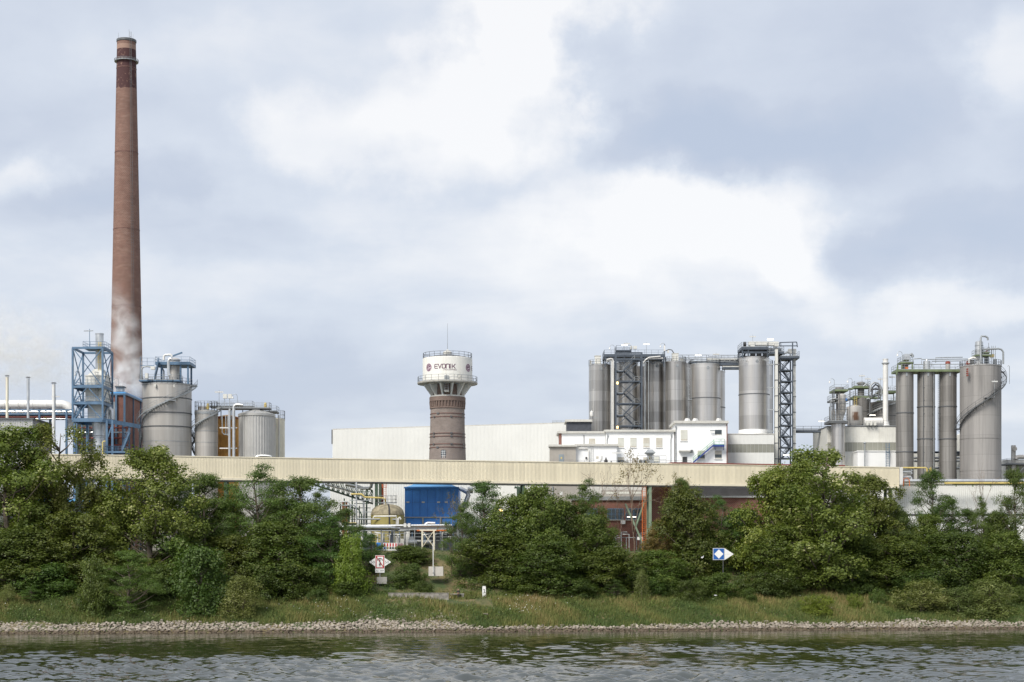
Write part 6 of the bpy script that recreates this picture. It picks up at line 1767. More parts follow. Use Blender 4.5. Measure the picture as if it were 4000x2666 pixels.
# ------------------------------------------------------------------ white office building in front of the silos
def window(root, x0, x1, y0, y1, Y, blind=0.0, mat='glass', sill=True):
    m = MB(); m.pb(x0, x1, y0, y1, Y - .06, .1); w = m.build('window', MAT['wframe'], root)
    ys = y0 + (y1 - y0) * .84
    e = .9
    if blind > 0:
        m = MB(); m.pb(x0 + e, x1 - e, y0 + e, y0 + (ys - y0) * blind, Y - .09, .05); m.build('blind', MAT['blind'], w)
    if blind < 1:
        m = MB(); m.pb(x0 + e, x1 - e, y0 + max(e, (ys - y0) * blind), ys, Y - .085, .04); m.build('pane', MAT[mat], w)
    m = MB(); m.pb(x0 + e, x1 - e, ys + .4, y1 - e, Y - .09, .05); m.build('lower_pane', MAT['blind'], w)
    if sill:
        m = MB(); m.pb(x0 - 1, x1 + 1, y1, y1 + 1.3, Y - .22, .22); m.build('sill', MAT['white'], w)
    return w

MAT['pglass'] = M('pale_window_glass', (0.58, 0.58, 0.52), 0.3, 0, 0.08, 0.8)  # panes given one even pale colour
MAT['gdoor'] = M('blue_grey_door_paint', (0.23, 0.27, 0.3), 0.5)
MAT['ltgreen'] = M('green_handrail_paint', (0.2, 0.42, 0.25), 0.5)
MAT['cobalt'] = M('cobalt_blue_stringer_paint', (0.03, 0.06, 0.25), 0.5)

def office():
    Y = 366.0
    o = thing('white_office_building', 'white plastered office block with flat roofs and an outside stair before the steel silos', 'building', (PX(2500, Y), Y, ZG))
    def block(x0, x1, yt, Yf, D, wall='wall', mt='white', edge=8, over=6):
        m = MB(); m.bx(PX(x0, Yf), PX(x1, Yf), Yf, Yf + D, ZG, PZ(yt + edge, Yf)); m.build(wall, MAT[mt], o)
        m = MB(); m.bx(PX(x0 - over, Yf), PX(x1 + over, Yf), Yf - .55, Yf + D + .5, PZ(yt + edge, Yf) + .004, PZ(yt, Yf)); m.build('roof', MAT['roofedge'], o)
    block(2366, 2634, 1680, Y, 9)
    block(2640, 2838, 1645, Y - .8, 11.5, over=7, edge=10)
    block(2184, 2364, 1686, Y + .6, 8, over=7)
    block(2250, 2410, 1735, Y - 2.2, 2.0, over=4)
    block(2148, 2250, 1738, Y - 3.2, 4.0, 'rendered_wall', 'render', 8, 4)
    m = MB(); m.bx(PX(2183.5, Y), PX(2194, Y), Y + .52, Y + 2, ZG, PZ(1694, Y)); m.build('brick_pier', MAT['brickred'], o)
    m = MB(); m.bx(PX(2838, Y - .8) + .003, PX(2838, Y - .8) + .2, Y - .9, Y + 10, ZG, PZ(1656, Y)); m.build('brick_side', MAT['brickred'], o)
    # slate penthouse
    m = MB(); m.bx(PX(2215, Y + 4), PX(2311, Y + 4), Y + 4, Y + 11, PZ(1690, Y + 4), PZ(1649, Y + 4)); m.build('penthouse', MAT['slate'], o)
    m = MB(); m.bx(PX(2208, Y + 4), PX(2316, Y + 4), Y + 3.5, Y + 11.5, PZ(1649, Y + 4) + .004, PZ(1640, Y + 4)); m.build('penthouse_roof', MAT['roofedge'], o)
    # windows
    for i, x in enumerate((2412, 2461, 2512, 2562)):
        window(o, x, x + 26, 1710, 1749, Y, (0.08, .12, .7, .9)[i], 'pglass')
    window(o, 2658, 2686, 1680, 1723, Y - .8, 0.05, 'pglass')
    window(o, 2792, 2820, 1679, 1700, Y - .8, 0.0, 'glass', False)
    window(o, 2724, 2754, 1760, 1796, Y - .8, 0.6)
    window(o, 2792, 2820, 1760, 1794, Y - .8, 0.55)
    for x in (2412, 2512): window(o, x, x + 26, 1786, 1815, Y, .5)
    m = MB(); m.pb(2300, 2325, 1714, 1735, Y + .55, .1); m.build('shutter', MAT['blind'], o)
    m = MB(); m.pb(2329, 2343, 1783, 1798, Y - 2.26, .1); m.build('shutter', MAT['blind'], o)
    # doors
    m = MB(); m.pb(2183, 2203, 1776, 1806, Y - 3.27, .08); d = m.build('door', MAT['gdoor'], o)
    m = MB(); m.pb(2190, 2196, 1786, 1793, Y - 3.31, .04); m.build('warning_plate', MAT['yellow'], d)
    m = MB(); m.pb(2792, 2820, 1701, 1737, Y - .87, .08); d = m.build('door', MAT['white'], o)
    m = MB(); m.pb(2815, 2817, 1718, 1722, Y - .92, .05); m.build('handle', MAT['dkgrey'], d)
    m = MB(); m.pb(2660, 2684, 1772, 1806, Y - .87, .08); d = m.build('door', MAT['wframe'], o)
    m = MB(); m.pb(2666, 2684, 1785, 1806, Y - .93, .06); m.build('dark_opening', MAT['black'], d)
    m = MB(); m.pb(2653, 2698, 1759, 1764, Y - 1.9, 1.05); m.build('canopy', MAT['roofedge'], o)
    m = MB(); m.pb(2696, 2707, 1758, 1768, Y - 1.3, .45); m.build('air_conditioner', MAT['dkgrey'], o)
    # downpipes
    for x, yt, Yp in ((2374, 1697, Y), (2623, 1697, Y), (2640.5, 1665, Y - .8)):
        m = MB(); m.pb(x - 2.5, x + 2.5, yt, yt + 8, Yp - .3, .28); m.cyl((PX(x, Yp), Yp - .14, PZ(yt + 8, Yp)), (PX(x - (3 if x < 2630 else 0), Yp), Yp - .14, PZ(yt + 22, Yp)), .09, n=8)
        m.cyl((PX(x - (3 if x < 2630 else 0), Yp), Yp - .14, PZ(yt + 22, Yp)), (PX(x - (3 if x < 2630 else 0), Yp), Yp - .14, PZ(1808, Yp)), .09, n=8); m.build('downpipe', MAT['grey'], o)
    m = MB(); m.cyl((PX(2281, Y + .5), Y + .5, PZ(1700, Y)), (PX(2281, Y + .5), Y + .5, PZ(1735, Y)), .07, n=6); m.build('downpipe', MAT['dkgrey'], o)
    m = MB(); m.tube([P(2258, 1752, Y - 2.5), P(2294, 1752, Y - 2.5), P(2299, 1757, Y - 2.5), P(2299, 1808, Y - 2.5)], .16, 8); m.build('roof_pipe', MAT['wpipe'], o)
    ladder(o, PX(2312, Y - 2.4), Y - 2.4, PZ(1800, Y), PZ(1728, Y), MAT['lampoff'], .55)
    m = MB(); m.pb(2287, 2293, 1786, 1793, Y - 2.5, .3); m.build('junction_box', MAT['black'], o)
    for x in (2685, 2716, 2808):
        m = MB(); p = P(x, 1645, Y + 2); m.lathe(p.x, p.y, [(.7, p.z), (.42, p.z + .55)], 4); m.build('roof_light', MAT['wpipe'], o, sm=0)
    bm_part(o, 'wall_lamp', MAT['grey'], P(2774, 1683, Y - 1.4), P(2792, 1683, Y - 1.4), .2)
    # outside stair
    Ys = Y - 2.3
    st = flight(o, P(2710, 1806, Ys), P(2790, 1738, Ys), 1.1, MAT['cobalt'], MAT['ltgreen'])
    m = MB(); m.bx(PX(2788, Ys), PX(2830, Ys), Ys - .1, Ys + 1.3, PZ(1745, Ys), PZ(1738, Ys)); m.build('landing', MAT['cobalt'], o)
    r = MB(); railing(r, [P(2830, 1738, Ys + 1.2), P(2830, 1738, Ys), P(2788, 1738, Ys)], 1.25, 1.2, .035); r.build('landing_railing', MAT['ltgreen'], o)
    for x in (2793, 2826): bm_part(o, 'landing_bracket', MAT['cobalt'], P(x, 1744, Ys), P(x, 1757, Ys + 1.3), .12)
    # satellite mast
    q = thing('satellite_mast', 'slim mast with a white satellite dish on the slate penthouse', 'mast', P(2316, 1690, Y + 3.3))
    tb_part(q, 'mast', MAT['dkgrey'], [P(2316, 1690, Y + 3.2), P(2316, 1622, Y + 3.2)], .08, 6)
    tb_part(q, 'whip_antenna', MAT['offwhite'], [P(2317, 1622, Y + 3.2), P(2317, 1520, Y + 3.2)], .05, 5)
    m = MB(); c = P(2311, 1618, Y + 3); m.lathe(c.x, c.y, [(.05, c.z - .7), (.32, c.z - .45), (.4, c.z), (.32, c.z + .5), (.05, c.z + .75)], 14); m.build('dish', MAT['wpipe'], q)
    bm_part(q, 'lamp_arm', MAT['grey'], P(2318, 1631, Y + 3.1), P(2334, 1634, Y + 2.6), .16)
office()

def rooftop_plant():
    Y = 352.0
    o = thing('roof_ventilator', 'grey steel roof ventilator with a flared hood behind the gallery', 'ventilator', P(2545, 1812, Y))
    m = MB(); m.pb(2529, 2577, 1783, 1815, Y, 2.2); m.build('housing', MAT['grey'], o)
    m = MB(); m.pb(2555, 2575, 1785, 1803, Y - .05, .06); m.build('louvre_opening', MAT['pglass'], o)
    def fr(x0, x1, y0, x2, x3, y1, name):
        m = MB(); yc = Y + 1.1
        def rg(xa, xb, y): 
            w = S((xb - xa) / 2, Y); c = PX((xa + xb) / 2, Y); z = PZ(y, Y)
            return [(c - w, yc - w, z), (c + w, yc - w, z), (c + w, yc + w, z), (c - w, yc + w, z)]
        m.add(rg(x0, x1, y0) + rg(x2, x3, y1), [(0, 1, 5, 4), (1, 2, 6, 5), (2, 3, 7, 6), (3, 0, 4, 7), (4, 5, 6, 7)]); m.build(name, MAT['grey'], o, sm=0)
    fr(2531, 2550, 1783, 2531, 2550, 1778, 'neck'); fr(2531, 2550, 1778, 2519, 2561, 1769, 'hood'); fr(2519, 2561, 1768.9, 2532, 2550, 1756, 'hood_cap')
    r = MB(); railing(r, [P(2490, 1812, Y - 1.5), P(2602, 1812, Y - 1.5)], 1.7, 2.5); r.build('roof_railing', MAT['dkgrey'], o)
    o = thing('small_roof_fans', 'row of small dark roof fans and bent vents along the gallery\'s rear roof', 'vents', P(2400, 1812, Y))
    for x, w, h, mt in ((2425, 30, 9, 'dkgrey'), (2470, 22, 22, 'render'), (2497, 14, 14, 'dkgrey'), (2386, 4, 10, 'black')):
        m = MB(); m.pb(x, x + w, 1812 - h, 1814, Y, 1.2); m.build('fan_box', MAT[mt], o)
    m = MB(); m.tube([P(2326, 1812, Y), P(2330, 1803, Y), P(2342, 1800, Y), P(2346, 1793, Y), P(2346, 1781, Y)], .45, 10); m.build('bent_vent', MAT['wpipe'], o)
    m = MB(); c = P(2367, 1812, Y); m.lathe(c.x, c.y, [(.35, c.z), (.4, c.z + .6), (.15, c.z + 1.0), (.12, c.z + 1.3)], 12); m.build('fan_dome', MAT['black'], o)
    m = MB(); railing(m, [P(2200, 1811, Y + 1), P(2700, 1814, Y + 1)], .7, 4.5); m.build('roof_railing', MAT['dkgrey'], o)
    m = MB(); m.bx(PX(2150, 350), PX(2760, 350), 347, 360, ZG, PZ(1815, 350)); tag(m.build('flat_roof_annex', MAT['roofedge'], None, (PX(2450, 350), 350, ZG)), 'low flat-roofed annex just behind the gallery below the white office', 'building')
rooftop_plant()
lamp_mast(2408, 1768, 1812, 353, False, 'thin cross-armed lamp mast on the annex roof left of the ventilator', 36)

def clad_block():
    Y = 372.0; x0, x1 = PX(2841, Y), PX(3024, Y)
    o = thing('clad_silo_house', 'pale ribbed block with an olive-grey window band right of the white office', 'building', ((x0 + x1) / 2, Y, ZG))
    zt = PZ(1698, Y)
    za, zb = PZ(1769, Y), PZ(1736, Y)
    m = MB(); corrugated(m, (x0, Y), (x1, Y), zb, zt, .3, .05); m.build('upper_cladding', MAT['hall'], o, sm=0)
    m = MB(); corrugated(m, (x0, Y), (x1, Y), ZG, za, .3, .05); m.build('lower_cladding', MAT['hall'], o, sm=0)
    m = MB(); m.bx(x0, x1, Y + .06, Y + 17, ZG, zt - .02); m.build('core', MAT['hall'], o)
    n = 12
    for i in range(n):
        a = x0 + (x1 - x0) * i / n; b = x0 + (x1 - x0) * (i + 1) / n
        m = MB(); m.bx(a + .03, b - .03, Y + .0, Y + .055, za + .02, zb - .02); m.build('band_pane', MAT['band'], o)
    m = MB(); m.bx(x0 - .1, x1 + .1, Y - .1, Y + 17.1, zt, zt + .2); m.build('roof_edge', MAT['roofedge'], o)
clad_block()

# ------------------------------------------------------------------ central stainless silos
def silo(px, rpx, top, Y, mat, label, bandy=(), filt=None, manhole=True, rail=True, name='steel_silo', group='stainless silos behind the white office', lip=.06):
    R = S(rpx, Y); cx = PX(px, Y); cy = Y + R
    o = thing(name, label, 'silo', (cx, cy, ZG), group)
    zt = PZ(top, Y)
    shell(o, cx, cy, R, ZG, zt, MAT[mat], roof=R * .14, lip=lip)
    bands(o, cx, cy, R, [PZ(y, Y) for y in bandy], MAT['dkgrey'], .1, .2)
    if rail: top_rail(o, cx, cy, R, zt + .05, MAT['grey'], 1.2, 18, .035)
    if manhole:
        m = MB(); a = .06; z = zt - 1.0; m.cyl((cx + (R - .1) * sin(a), cy - (R - .1) * cos(a), z), (cx + (R + .12) * sin(a), cy - (R + .12) * cos(a), z), .36, n=14); m.build('manhole', MAT['grey'], o)
    if filt:
        for (dx, w, h) in filt:
            m = MB(); w_ = S(w, Y); h_ = S(h, Y); x = cx + S(dx, Y)
            m.bx(x - w_ / 2, x + w_ / 2, cy - w_ / 2, cy + w_ / 2, zt, zt + h_); f = m.build('filter_box', MAT['offwhite'], o)
            for k in range(1, 4):
                z = zt + h_ * k / 4; m = MB(); m.bx(x - w_ / 2 - .05, x + w_ / 2 + .05, cy - w_ / 2 - .05, cy + w_ / 2 + .05, z - .05, z + .05); m.build('flange', MAT['offwhite'], f)
            m = MB(); m.bx(x - w_ / 2 - .08, x + w_ / 2 + .08, cy - w_ / 2 - .08, cy + w_ / 2 + .08, zt + h_, zt + h_ + .15); m.build('cap', MAT['roofedge'], f)
    return o, cx, cy, R, zt
YS = 392.0
silo(2345, 43, 1424, YS, 'steel', 'steel silo at the left end of the tall silo row', (), [(-8, 23, 36), (-36, 6, 17)])
silo(2452, 42, 1417, YS + 3, 'steel', 'steel silo standing right behind the zigzag stair tower', (), [(4, 30, 14)])
silo(2565, 40, 1414, YS + 2, 'steel', 'steel silo just right of the zigzag stair tower', (), [(-4, 36, 26)])
silo(2643, 40, 1412, YS - 2, 'steel', 'steel silo with a cream filter box on top, left of the wide silos', (), [(-2, 24, 33)])
silo(2400, 42, 1440, YS + 14, 'steel', 'rear steel silo showing dark between the first two silos of the row', (), None, False)
silo(2500, 42, 1432, YS + 14, 'steel', 'rear steel silo half hidden right of the stair tower silo', (), None, False)
silo(2600, 42, 1425, YS + 14, 'steel', 'rear steel silo showing dark left of the filter-box silo', (), [(34, 14, 24)], False)
silo(2668, 42, 1420, YS + 14, 'steel', 'rear steel silo peeping out left of the caged ladder', (), [(0, 14, 20)], False)
silo(2762, 58.5, 1420, YS - 3, 'steelb', 'wide steel silo with one dark ring, directly behind the office stair', (1553,), None)
silo(2795, 42, 1450, YS + 16, 'steelb', 'slim rear silo showing along the right edge of the wide silo', (1590,), None, False)
_o, _cx, _cy, _R, _zt = silo(2954, 59.5, 1394, YS - 8, 'steelb', 'tallest wide bright silo on a white plinth beside the lift tower', (1538,), None, True, False)
m = MB(); m.lathe(_cx, _cy, [(_R + .05, ZG), (_R + .08, PZ(1682, YS - 8)), (_R + .02, PZ(1677, YS - 8))], 60, False, False); m.build('white_plinth', MAT['white'], _o)
silo(2985, 38, 1425, YS + 12, 'steelb', 'rear silo showing along the right edge of the tallest wide silo', (), None, False)

def silo_heads():
    D = MAT['dkblue']
    # deck over the four silos
    Y = YS - 2
    o = thing('silo_deck', 'dark blue steel deck with railings over the left silos', 'platform', P(2480, 1385, Y))
    x0, x1 = PX(2361, Y), PX(2600, Y); z = PZ(1384, Y)
    platform(o, x0, x1, Y + 1, Y + 9, z, D, None, True, .5)
    platform(o, PX(2410, Y), PX(2470, Y), Y + 3, Y + 8, z + 1.3, D, None, True, .25)
    for x in (2365, 2440, 2520, 2595):
        for y in (Y + 1.2, Y + 8.8):
            bm_part(o, 'leg', D, (PX(x, Y), y, PZ(1432, Y)), (PX(x, Y), y, z - .5), .25)
    for xa, xb in ((2365, 2405), (2510, 2550), (2550, 2595)):
        bm_part(o, 'brace', D, P(xa, 1424, Y + 1.2), P(xb, 1390, Y + 1.2), .16)
        bm_part(o, 'brace', D, P(xb, 1424, Y + 1.3), P(xa, 1390, Y + 1.3), .16)
    bm_part(o, 'girder', D, P(2363, 1403, Y + .9), P(2598, 1403, Y + .9), .2, .4)
    for x, y, w, h in ((2462, 1352, 8, 12), (2474, 1352, 14, 12)):
        m = MB(); m.pb(x, x + w, y, y + h, Y + 4, .6); m.build('cabinet', MAT['offwhite'], o)
        bm_part(o, 'cabinet_leg', MAT['grey'], P(x + w / 2, y + h, Y + 4.3), P(x + w / 2, 1384, Y + 4.3), .1)
    for x, y, w, h in ((2593, 1350, 6, 22), (2607, 1366, 6, 13)):
        m = MB(); m.pb(x, x + w, y, y + h, Y + 1, .5); m.build('antenna_panel', MAT['wpipe'], o)
    bm_part(o, 'antenna_pole', MAT['dkgrey'], P(2596, 1395, Y + 1.2), P(2596, 1345, Y + 1.2), .1)
    tb_part(o, 'arched_pipe', MAT['dkgrey'], [P(2600, 1372, Y), P(2612, 1366, Y), P(2624, 1368, Y), P(2632, 1380, Y)], .12, 6)
    for i, pts in enumerate(([(2370, 1406), (2386, 1402), (2393, 1404), (2396, 1412), (2396, 1680)], [(2370, 1412), (2384, 1408), (2390, 1411), (2391, 1418), (2391, 1680)])):
        tb_part(o, 'conveying_pipe', MAT['wpipe'], [P(x, y, Y - 1.5 + .3 * i) for x, y in pts], .17, 10)
    for i, pts in enumerate(([(2510, 1425), (2520, 1408), (2535, 1397), (2580, 1393)], [(2512, 1418), (2526, 1402), (2590, 1400)])):
        tb_part(o, 'conveying_pipe', MAT['wpipe'], [P(x, y, Y + .3 * i) for x, y in pts], .15, 10)
    m = MB(); railing(m, [P(2385, 1690, Y - 1.5), P(2386, 1690, Y - 1.5)], .1); 
    # zigzag stair tower
    Y = YS - 6; G = MAT['dkblue']
    o = thing('stair_tower', 'open blue-grey steel stair tower with zigzag flights before the silos', 'stair tower', (PX(2456, Y), Y, ZG))
    Wd = 3.2; xl, xr = PX(2406, Y), PX(2507, Y)
    for x in (xl, xr):
        for y in (Y, Y + Wd): bm_part(o, 'post', G, (x, y, ZG), (x, y, PZ(1378, Y)), .34)
    lv = (1405, 1490, 1577, 1665)
    for y in (1380,) + lv:
        for d in (0, Wd): bm_part(o, 'beam', G, (xl, Y + d, PZ(y, Y)), (xr, Y + d, PZ(y, Y)), .2, .3)
    yy = [1405, 1448, 1490, 1535, 1577, 1622, 1665, 1700]
    # flights climb right to the main levels, and left to the half landings
    for k, (yb, ym, yt) in enumerate(((1490, 1448, 1405), (1577, 1535, 1490), (1665, 1622, 1577), (1745, 1706, 1665))):
        a = P(2435, ym, Y + .3); b = P(2480, yt, Y + .3); c = P(2480, yb, Y + 1.7); a2 = P(2435, ym, Y + 1.7)
        flight(o, a, b, 1.1, G, MAT['grey']); flight(o, c, a2, 1.1, G, MAT['grey'])
        m = MB(); m.bx(xl, PX(2436, Y), Y + .2, Y + Wd - .2, PZ(ym, Y) - .3, PZ(ym, Y)); m.build('landing', G, o)
        m = MB(); railing(m, [(xl, Y + .2, PZ(ym, Y)), (PX(2435, Y), Y + .2, PZ(ym, Y))], 1.1, 1.2); m.build('railing', MAT['grey'], o)
        m = MB(); m.bx(PX(2480, Y), xr, Y + .2, Y + Wd - .2, PZ(yt, Y) - .25, PZ(yt, Y)); m.build('landing', G, o)
        m = MB(); railing(m, [(PX(2480, Y), Y + .2, PZ(yt, Y)), (xr, Y + .2, PZ(yt, Y))], 1.1, 1.2); m.build('railing', MAT['grey'], o)
        bm_part(o, 'brace', G, P(2407, yb, Y - .1), P(2506, yt, Y - .1), .16)
        bm_part(o, 'brace', G, P(2506, yb, Y + Wd + .1), P(2407, yt, Y + Wd + .1), .14)
    # side frames carrying pipes
    for x, xb in ((2386, 2406), (2507, 2533)):
        e = 2386 if x == 2386 else 2533
        bm_part(o, 'side_post', MAT['grey'], (PX(e, Y), Y + .2, ZG), (PX(e, Y), Y + .2, PZ(1408, Y)), .16)
        bm_part(o, 'side_post', MAT['grey'], (PX(e - (7 if e > 2500 else -3), Y), Y + 2.8, ZG), (PX(e - (7 if e > 2500 else -3), Y), Y + 2.8, PZ(1408, Y)), .16)
        for y in (1410, 1490, 1577, 1665): 
            bm_part(o, 'side_beam', MAT['grey'], P(min(e, xb), y, Y + .2), P(max(e, x), y, Y + .2), .2, .3)
    tb_part(o, 'cable_conduit', MAT['grey'], [P(2518, 1680, Y + .4), P(2518, 1420, Y + .4)], .12, 6)
    for y, x in ((1497, 2412), (1670, 2412)):
        m = MB(); c = P(x, y, Y - .4); m.lathe(c.x, c.y, [(.1, c.z - .3), (.26, c.z - .1), (.2, c.z + .2), (.05, c.z + .3)], 10); m.build('bulkhead_lamp', MAT['lampwarm'], o)
    # caged ladder between silo 4 and 5
    o = thing('caged_ladder', 'tall caged ladder in the gap left of the wide silo', 'ladder', (PX(2693, YS - 4), YS - 4, ZG))
    ladder(o, PX(2694, YS - 4), YS - 4, ZG + 6, PZ(1440, YS - 4), MAT['grey'], .7, 'ladder', True)
    m = MB(); m.bx(PX(2687, YS - 4), PX(2702, YS - 4), YS - 4.8, YS - 3.2, PZ(1562, YS - 4) - .15, PZ(1562, YS - 4)); m.build('rest_platform', MAT['grey'], o)
    # bridge from the silos to the tallest silo
    Y = YS + 2
    o = thing('silo_bridge', 'dark steel bridge with beige conveyor troughs linking the wide silos', 'bridge', P(2800, 1430, Y))
    for (xa, xb, y, d) in ((2690, 2900, 1418, 0), (2805, 2896, 1425, -2), (2822, 2896, 1440, -2)):
        bm_part(o, 'girder', D, P(xa, y, Y + d), P(xb, y, Y + d), 1.6, .5)
    for (xa, xb, y, d) in ((2760, 2896, 1404, 0), (2770, 2896, 1411, .8), (2822, 2896, 1433, -2.4)):
        m = MB(); m.beam(P(xa, y, Y + d), P(xb, y, Y + d), .5, .36); m.build('conveyor_trough', MAT['offwhite'], o)
    for i in range(7):
        m = MB(); p = P(2765 + i * 19, 1411, Y - .6); m.bx(p.x - .35, p.x + .35, p.y - .2, p.y + .3, p.z - .3, p.z + .25); m.build('slide_gate', MAT['dkgrey'], o)
    m = MB(); railing(m, [P(2640, 1412, Y - 1), P(2760, 1412, Y - 1), P(2897, 1417, Y - 1)], 1.5, 1.5, .04); m.build('railing', MAT['grey'], o)
    m = MB(); railing(m, [P(2640, 1406, Y + 3), P(2895, 1406, Y + 3)], 1.1, 1.5, .04); m.build('railing', MAT['dkgrey'], o)
    bm_part(o, 'handrail', MAT['dkgrey'], P(2770, 1394, Y), P(2894, 1398, Y), .1)
    # head house on the tallest silo
    Y = YS - 8
    o = thing('elevator_head_house', 'beige elevator heads on dark steel decks crowning the tallest silo', 'machine deck', P(2970, 1394, Y))
    platform(o, PX(2898, Y), PX(3004, Y), Y + .5, Y + 7.5, PZ(1355, Y), D, MAT['grey'], True, .6)
    platform(o, PX(3003, Y), PX(3058, Y), Y + 2, Y + 6, PZ(1357, Y), D, MAT['grey'], True, .6)
    platform(o, PX(2900, Y), PX(3012, Y), Y + 3, Y + 9, PZ(1391, Y) + .3, D, MAT['dkblue'], True, .2)
    for x in (2902, 2925, 3000):
        for d in (.8, 7): bm_part(o, 'leg', D, (PX(x, Y), Y + d, PZ(1396, Y)), (PX(x, Y), Y + d, PZ(1365, Y)), .3)
    for i, x in enumerate((2903, 2930, 2955, 2980)):
        bm_part(o, 'cross_member', D, P(x, 1392, Y + 4), P(x + 22, 1368, Y + 4), .22)
    bm_part(o, 'cross_member', D, P(2900, 1377, Y + 1), P(3010, 1377, Y + 1), .3, .5)
    for x, w in ((2933, 18), (2958, 16), (2985, 14)):
        m = MB(); m.pb(x, x + w, 1378, 1392, Y + 2, 1.2); m.build('motor', MAT['dkgrey'], o)
    m = MB(); m.bx(PX(2932, Y), PX(3038, Y), Y + 3, Y + 4.6, PZ(1343, Y), PZ(1328, Y)); m.build('conveyor_head', MAT['offwhite'], o)
    for x in (2932, 3026):
        m = MB(); m.pb(x, x + 16, 1335, 1354, Y + 2.6, 2.2); m.build('head_box', MAT['offwhite'], o)
    m = MB(); m.pb(2998, 3022, 1324, 1328, Y + 3, .5); m.build('lamp_tube', MAT['lampon'], o)
    m = MB(); m.cyl(P(2904, 1346, Y + 1), P(2914, 1346, Y + 1), .6, n=14); m.build('motor', MAT['black'], o)
    for a, b in (((2898, 1404), (2916, 1412)), ((2984, 1406), (3004, 1410))):
        m = MB(); m.beam(P(a[0], a[1], Y + .3), P(b[0], b[1], Y + .0), .3, .2); m.build('support_bracket', MAT['grey'], o)
    # lift tower with elevator legs
    Y = YS - 12
    o = thing('lift_tower', 'narrow dark blue lattice stair tower right of the tallest silo', 'stair tower', (PX(3072, Y), Y, ZG))
    xl, xr, Wd = PX(3049, Y), PX(3096, Y), 3.0
    for x in (xl, xr):
        for d in (0, Wd): bm_part(o, 'post', D, (x, Y + d, ZG), (x, Y + d, PZ(1340 if x == xr and d == 0 else 1394, Y)), .26)
    ys = list(range(1404, 1812, 43))
    for i, y in enumerate(ys):
        for d in (0, Wd): bm_part(o, 'beam', D, (xl, Y + d, PZ(y, Y)), (xr, Y + d, PZ(y, Y)), .18, .26)
        m = MB(); m.bx(xl + .2, xr - .2, Y + .3, Y + Wd - .3, PZ(y, Y) - .08, PZ(y, Y)); m.build('landing', D, o)
        if i < len(ys) - 1:
            y2 = ys[i + 1]
            a, b = (3056, 3088) if i % 2 else (3088, 3056)
            flight(o, P(b, y2, Y + .8), P(a, y, Y + .8), .9, D, MAT['dkgrey'])
            bm_part(o, 'brace', D, (xl, Y - .1, PZ(y2, Y)), (xr, Y - .1, PZ(y, Y)), .14)
            bm_part(o, 'brace', D, (xr, Y + Wd, PZ(y2, Y)), (xl, Y + Wd, PZ(y, Y)), .14)
    platform(o, PX(3010, Y), PX(3062, Y), Y - .5, Y + 4, PZ(1375, Y), D, MAT['grey'], True, .5)
    platform(o, PX(3046, Y), PX(3122, Y), Y - .5, Y + 4, PZ(1393, Y), D, MAT['grey'], True, .5)
    for a, b in (((3045, 1339), (3112, 1337)), ((3045, 1352), (3112, 1352)), ((3112, 1337), (3115, 1357)), ((3046, 1339), (3046, 1352))):
        bm_part(o, 'jib', D, P(*a, Y), P(*b, Y), .2)
    tb_part(o, 'arched_pipe', MAT['grey'], [P(3060, 1385, Y), P(3076, 1376, Y), P(3086, 1381, Y), P(3090, 1395, Y)], .2, 8)
    m = MB(); m.pb(3060, 3085, 1777, 1780, Y - .2, .3); m.build('lamp_tube', MAT['lampon'], o)
    for x, w, y0, lab in ((3034, 10, 1362, 'beige square elevator leg between the tallest silo and the lift tower'), (3104, 9, 1366, 'beige square elevator leg along the lift tower\'s right side')):
        Ye = Y - 1.2 if x < 3100 else Y + 1
        e = thing('bucket_elevator', lab, 'bucket elevator', (PX(x, Ye), Ye, ZG), 'bucket elevator legs')
        n = 13; z0, z1 = ZG, PZ(y0, Ye); hw = S(w / 2, Ye)
        for k in range(n):
            a = z0 + (z1 - z0) * k / n; b = z0 + (z1 - z0) * (k + 1) / n
            m = MB(); m.bx(PX(x, Ye) - hw, PX(x, Ye) + hw, Ye, Ye + 1.0, a + .03, b - .03); m.build('casing_section', MAT['offwhite'], e)
            m = MB(); m.bx(PX(x, Ye) - hw - .08, PX(x, Ye) + hw + .08, Ye - .08, Ye + 1.08, b - .07, b + .07); m.build('flange', MAT['dkgrey'], e)
        if x < 3100:
            for y in (1424, 1515, 1601, 1685):
                bm_part(e, 'tie_arm', MAT['grey'], P(2998, y, Ye + 1.2), P(3044, y, Ye - .1), .2)
        else:
            m = MB(); m.bx(PX(3080, Ye), PX(3110, Ye), Ye - .2, Ye + 1.4, PZ(1380, Ye), PZ(1364, Ye)); m.build('head_box', MAT['offwhite'], e)
    # second narrow leg behind
    e = thing('bucket_elevator', 'narrower beige elevator leg tucked behind the front one by the tallest silo', 'bucket elevator', (PX(3044, Y + 4), Y + 4, ZG), 'bucket elevator legs')
    for k in range(12):
        z0, z1 = ZG, PZ(1378, Y + 4); a = z0 + (z1 - z0) * k / 12; b = z0 + (z1 - z0) * (k + 1) / 12
        m = MB(); m.bx(PX(3040, Y + 4), PX(3047, Y + 4), Y + 4, Y + 5, a + .03, b - .03); m.build('casing_section', MAT['offwhite'], e)
    for i, x in enumerate((3017, 3026)):
        tb_part(e, 'riser_pipe', MAT['dkgrey'], [(PX(x, Y + 5), Y + 5, ZG), P(x, 1410, Y + 5)], .12, 6)
silo_heads()
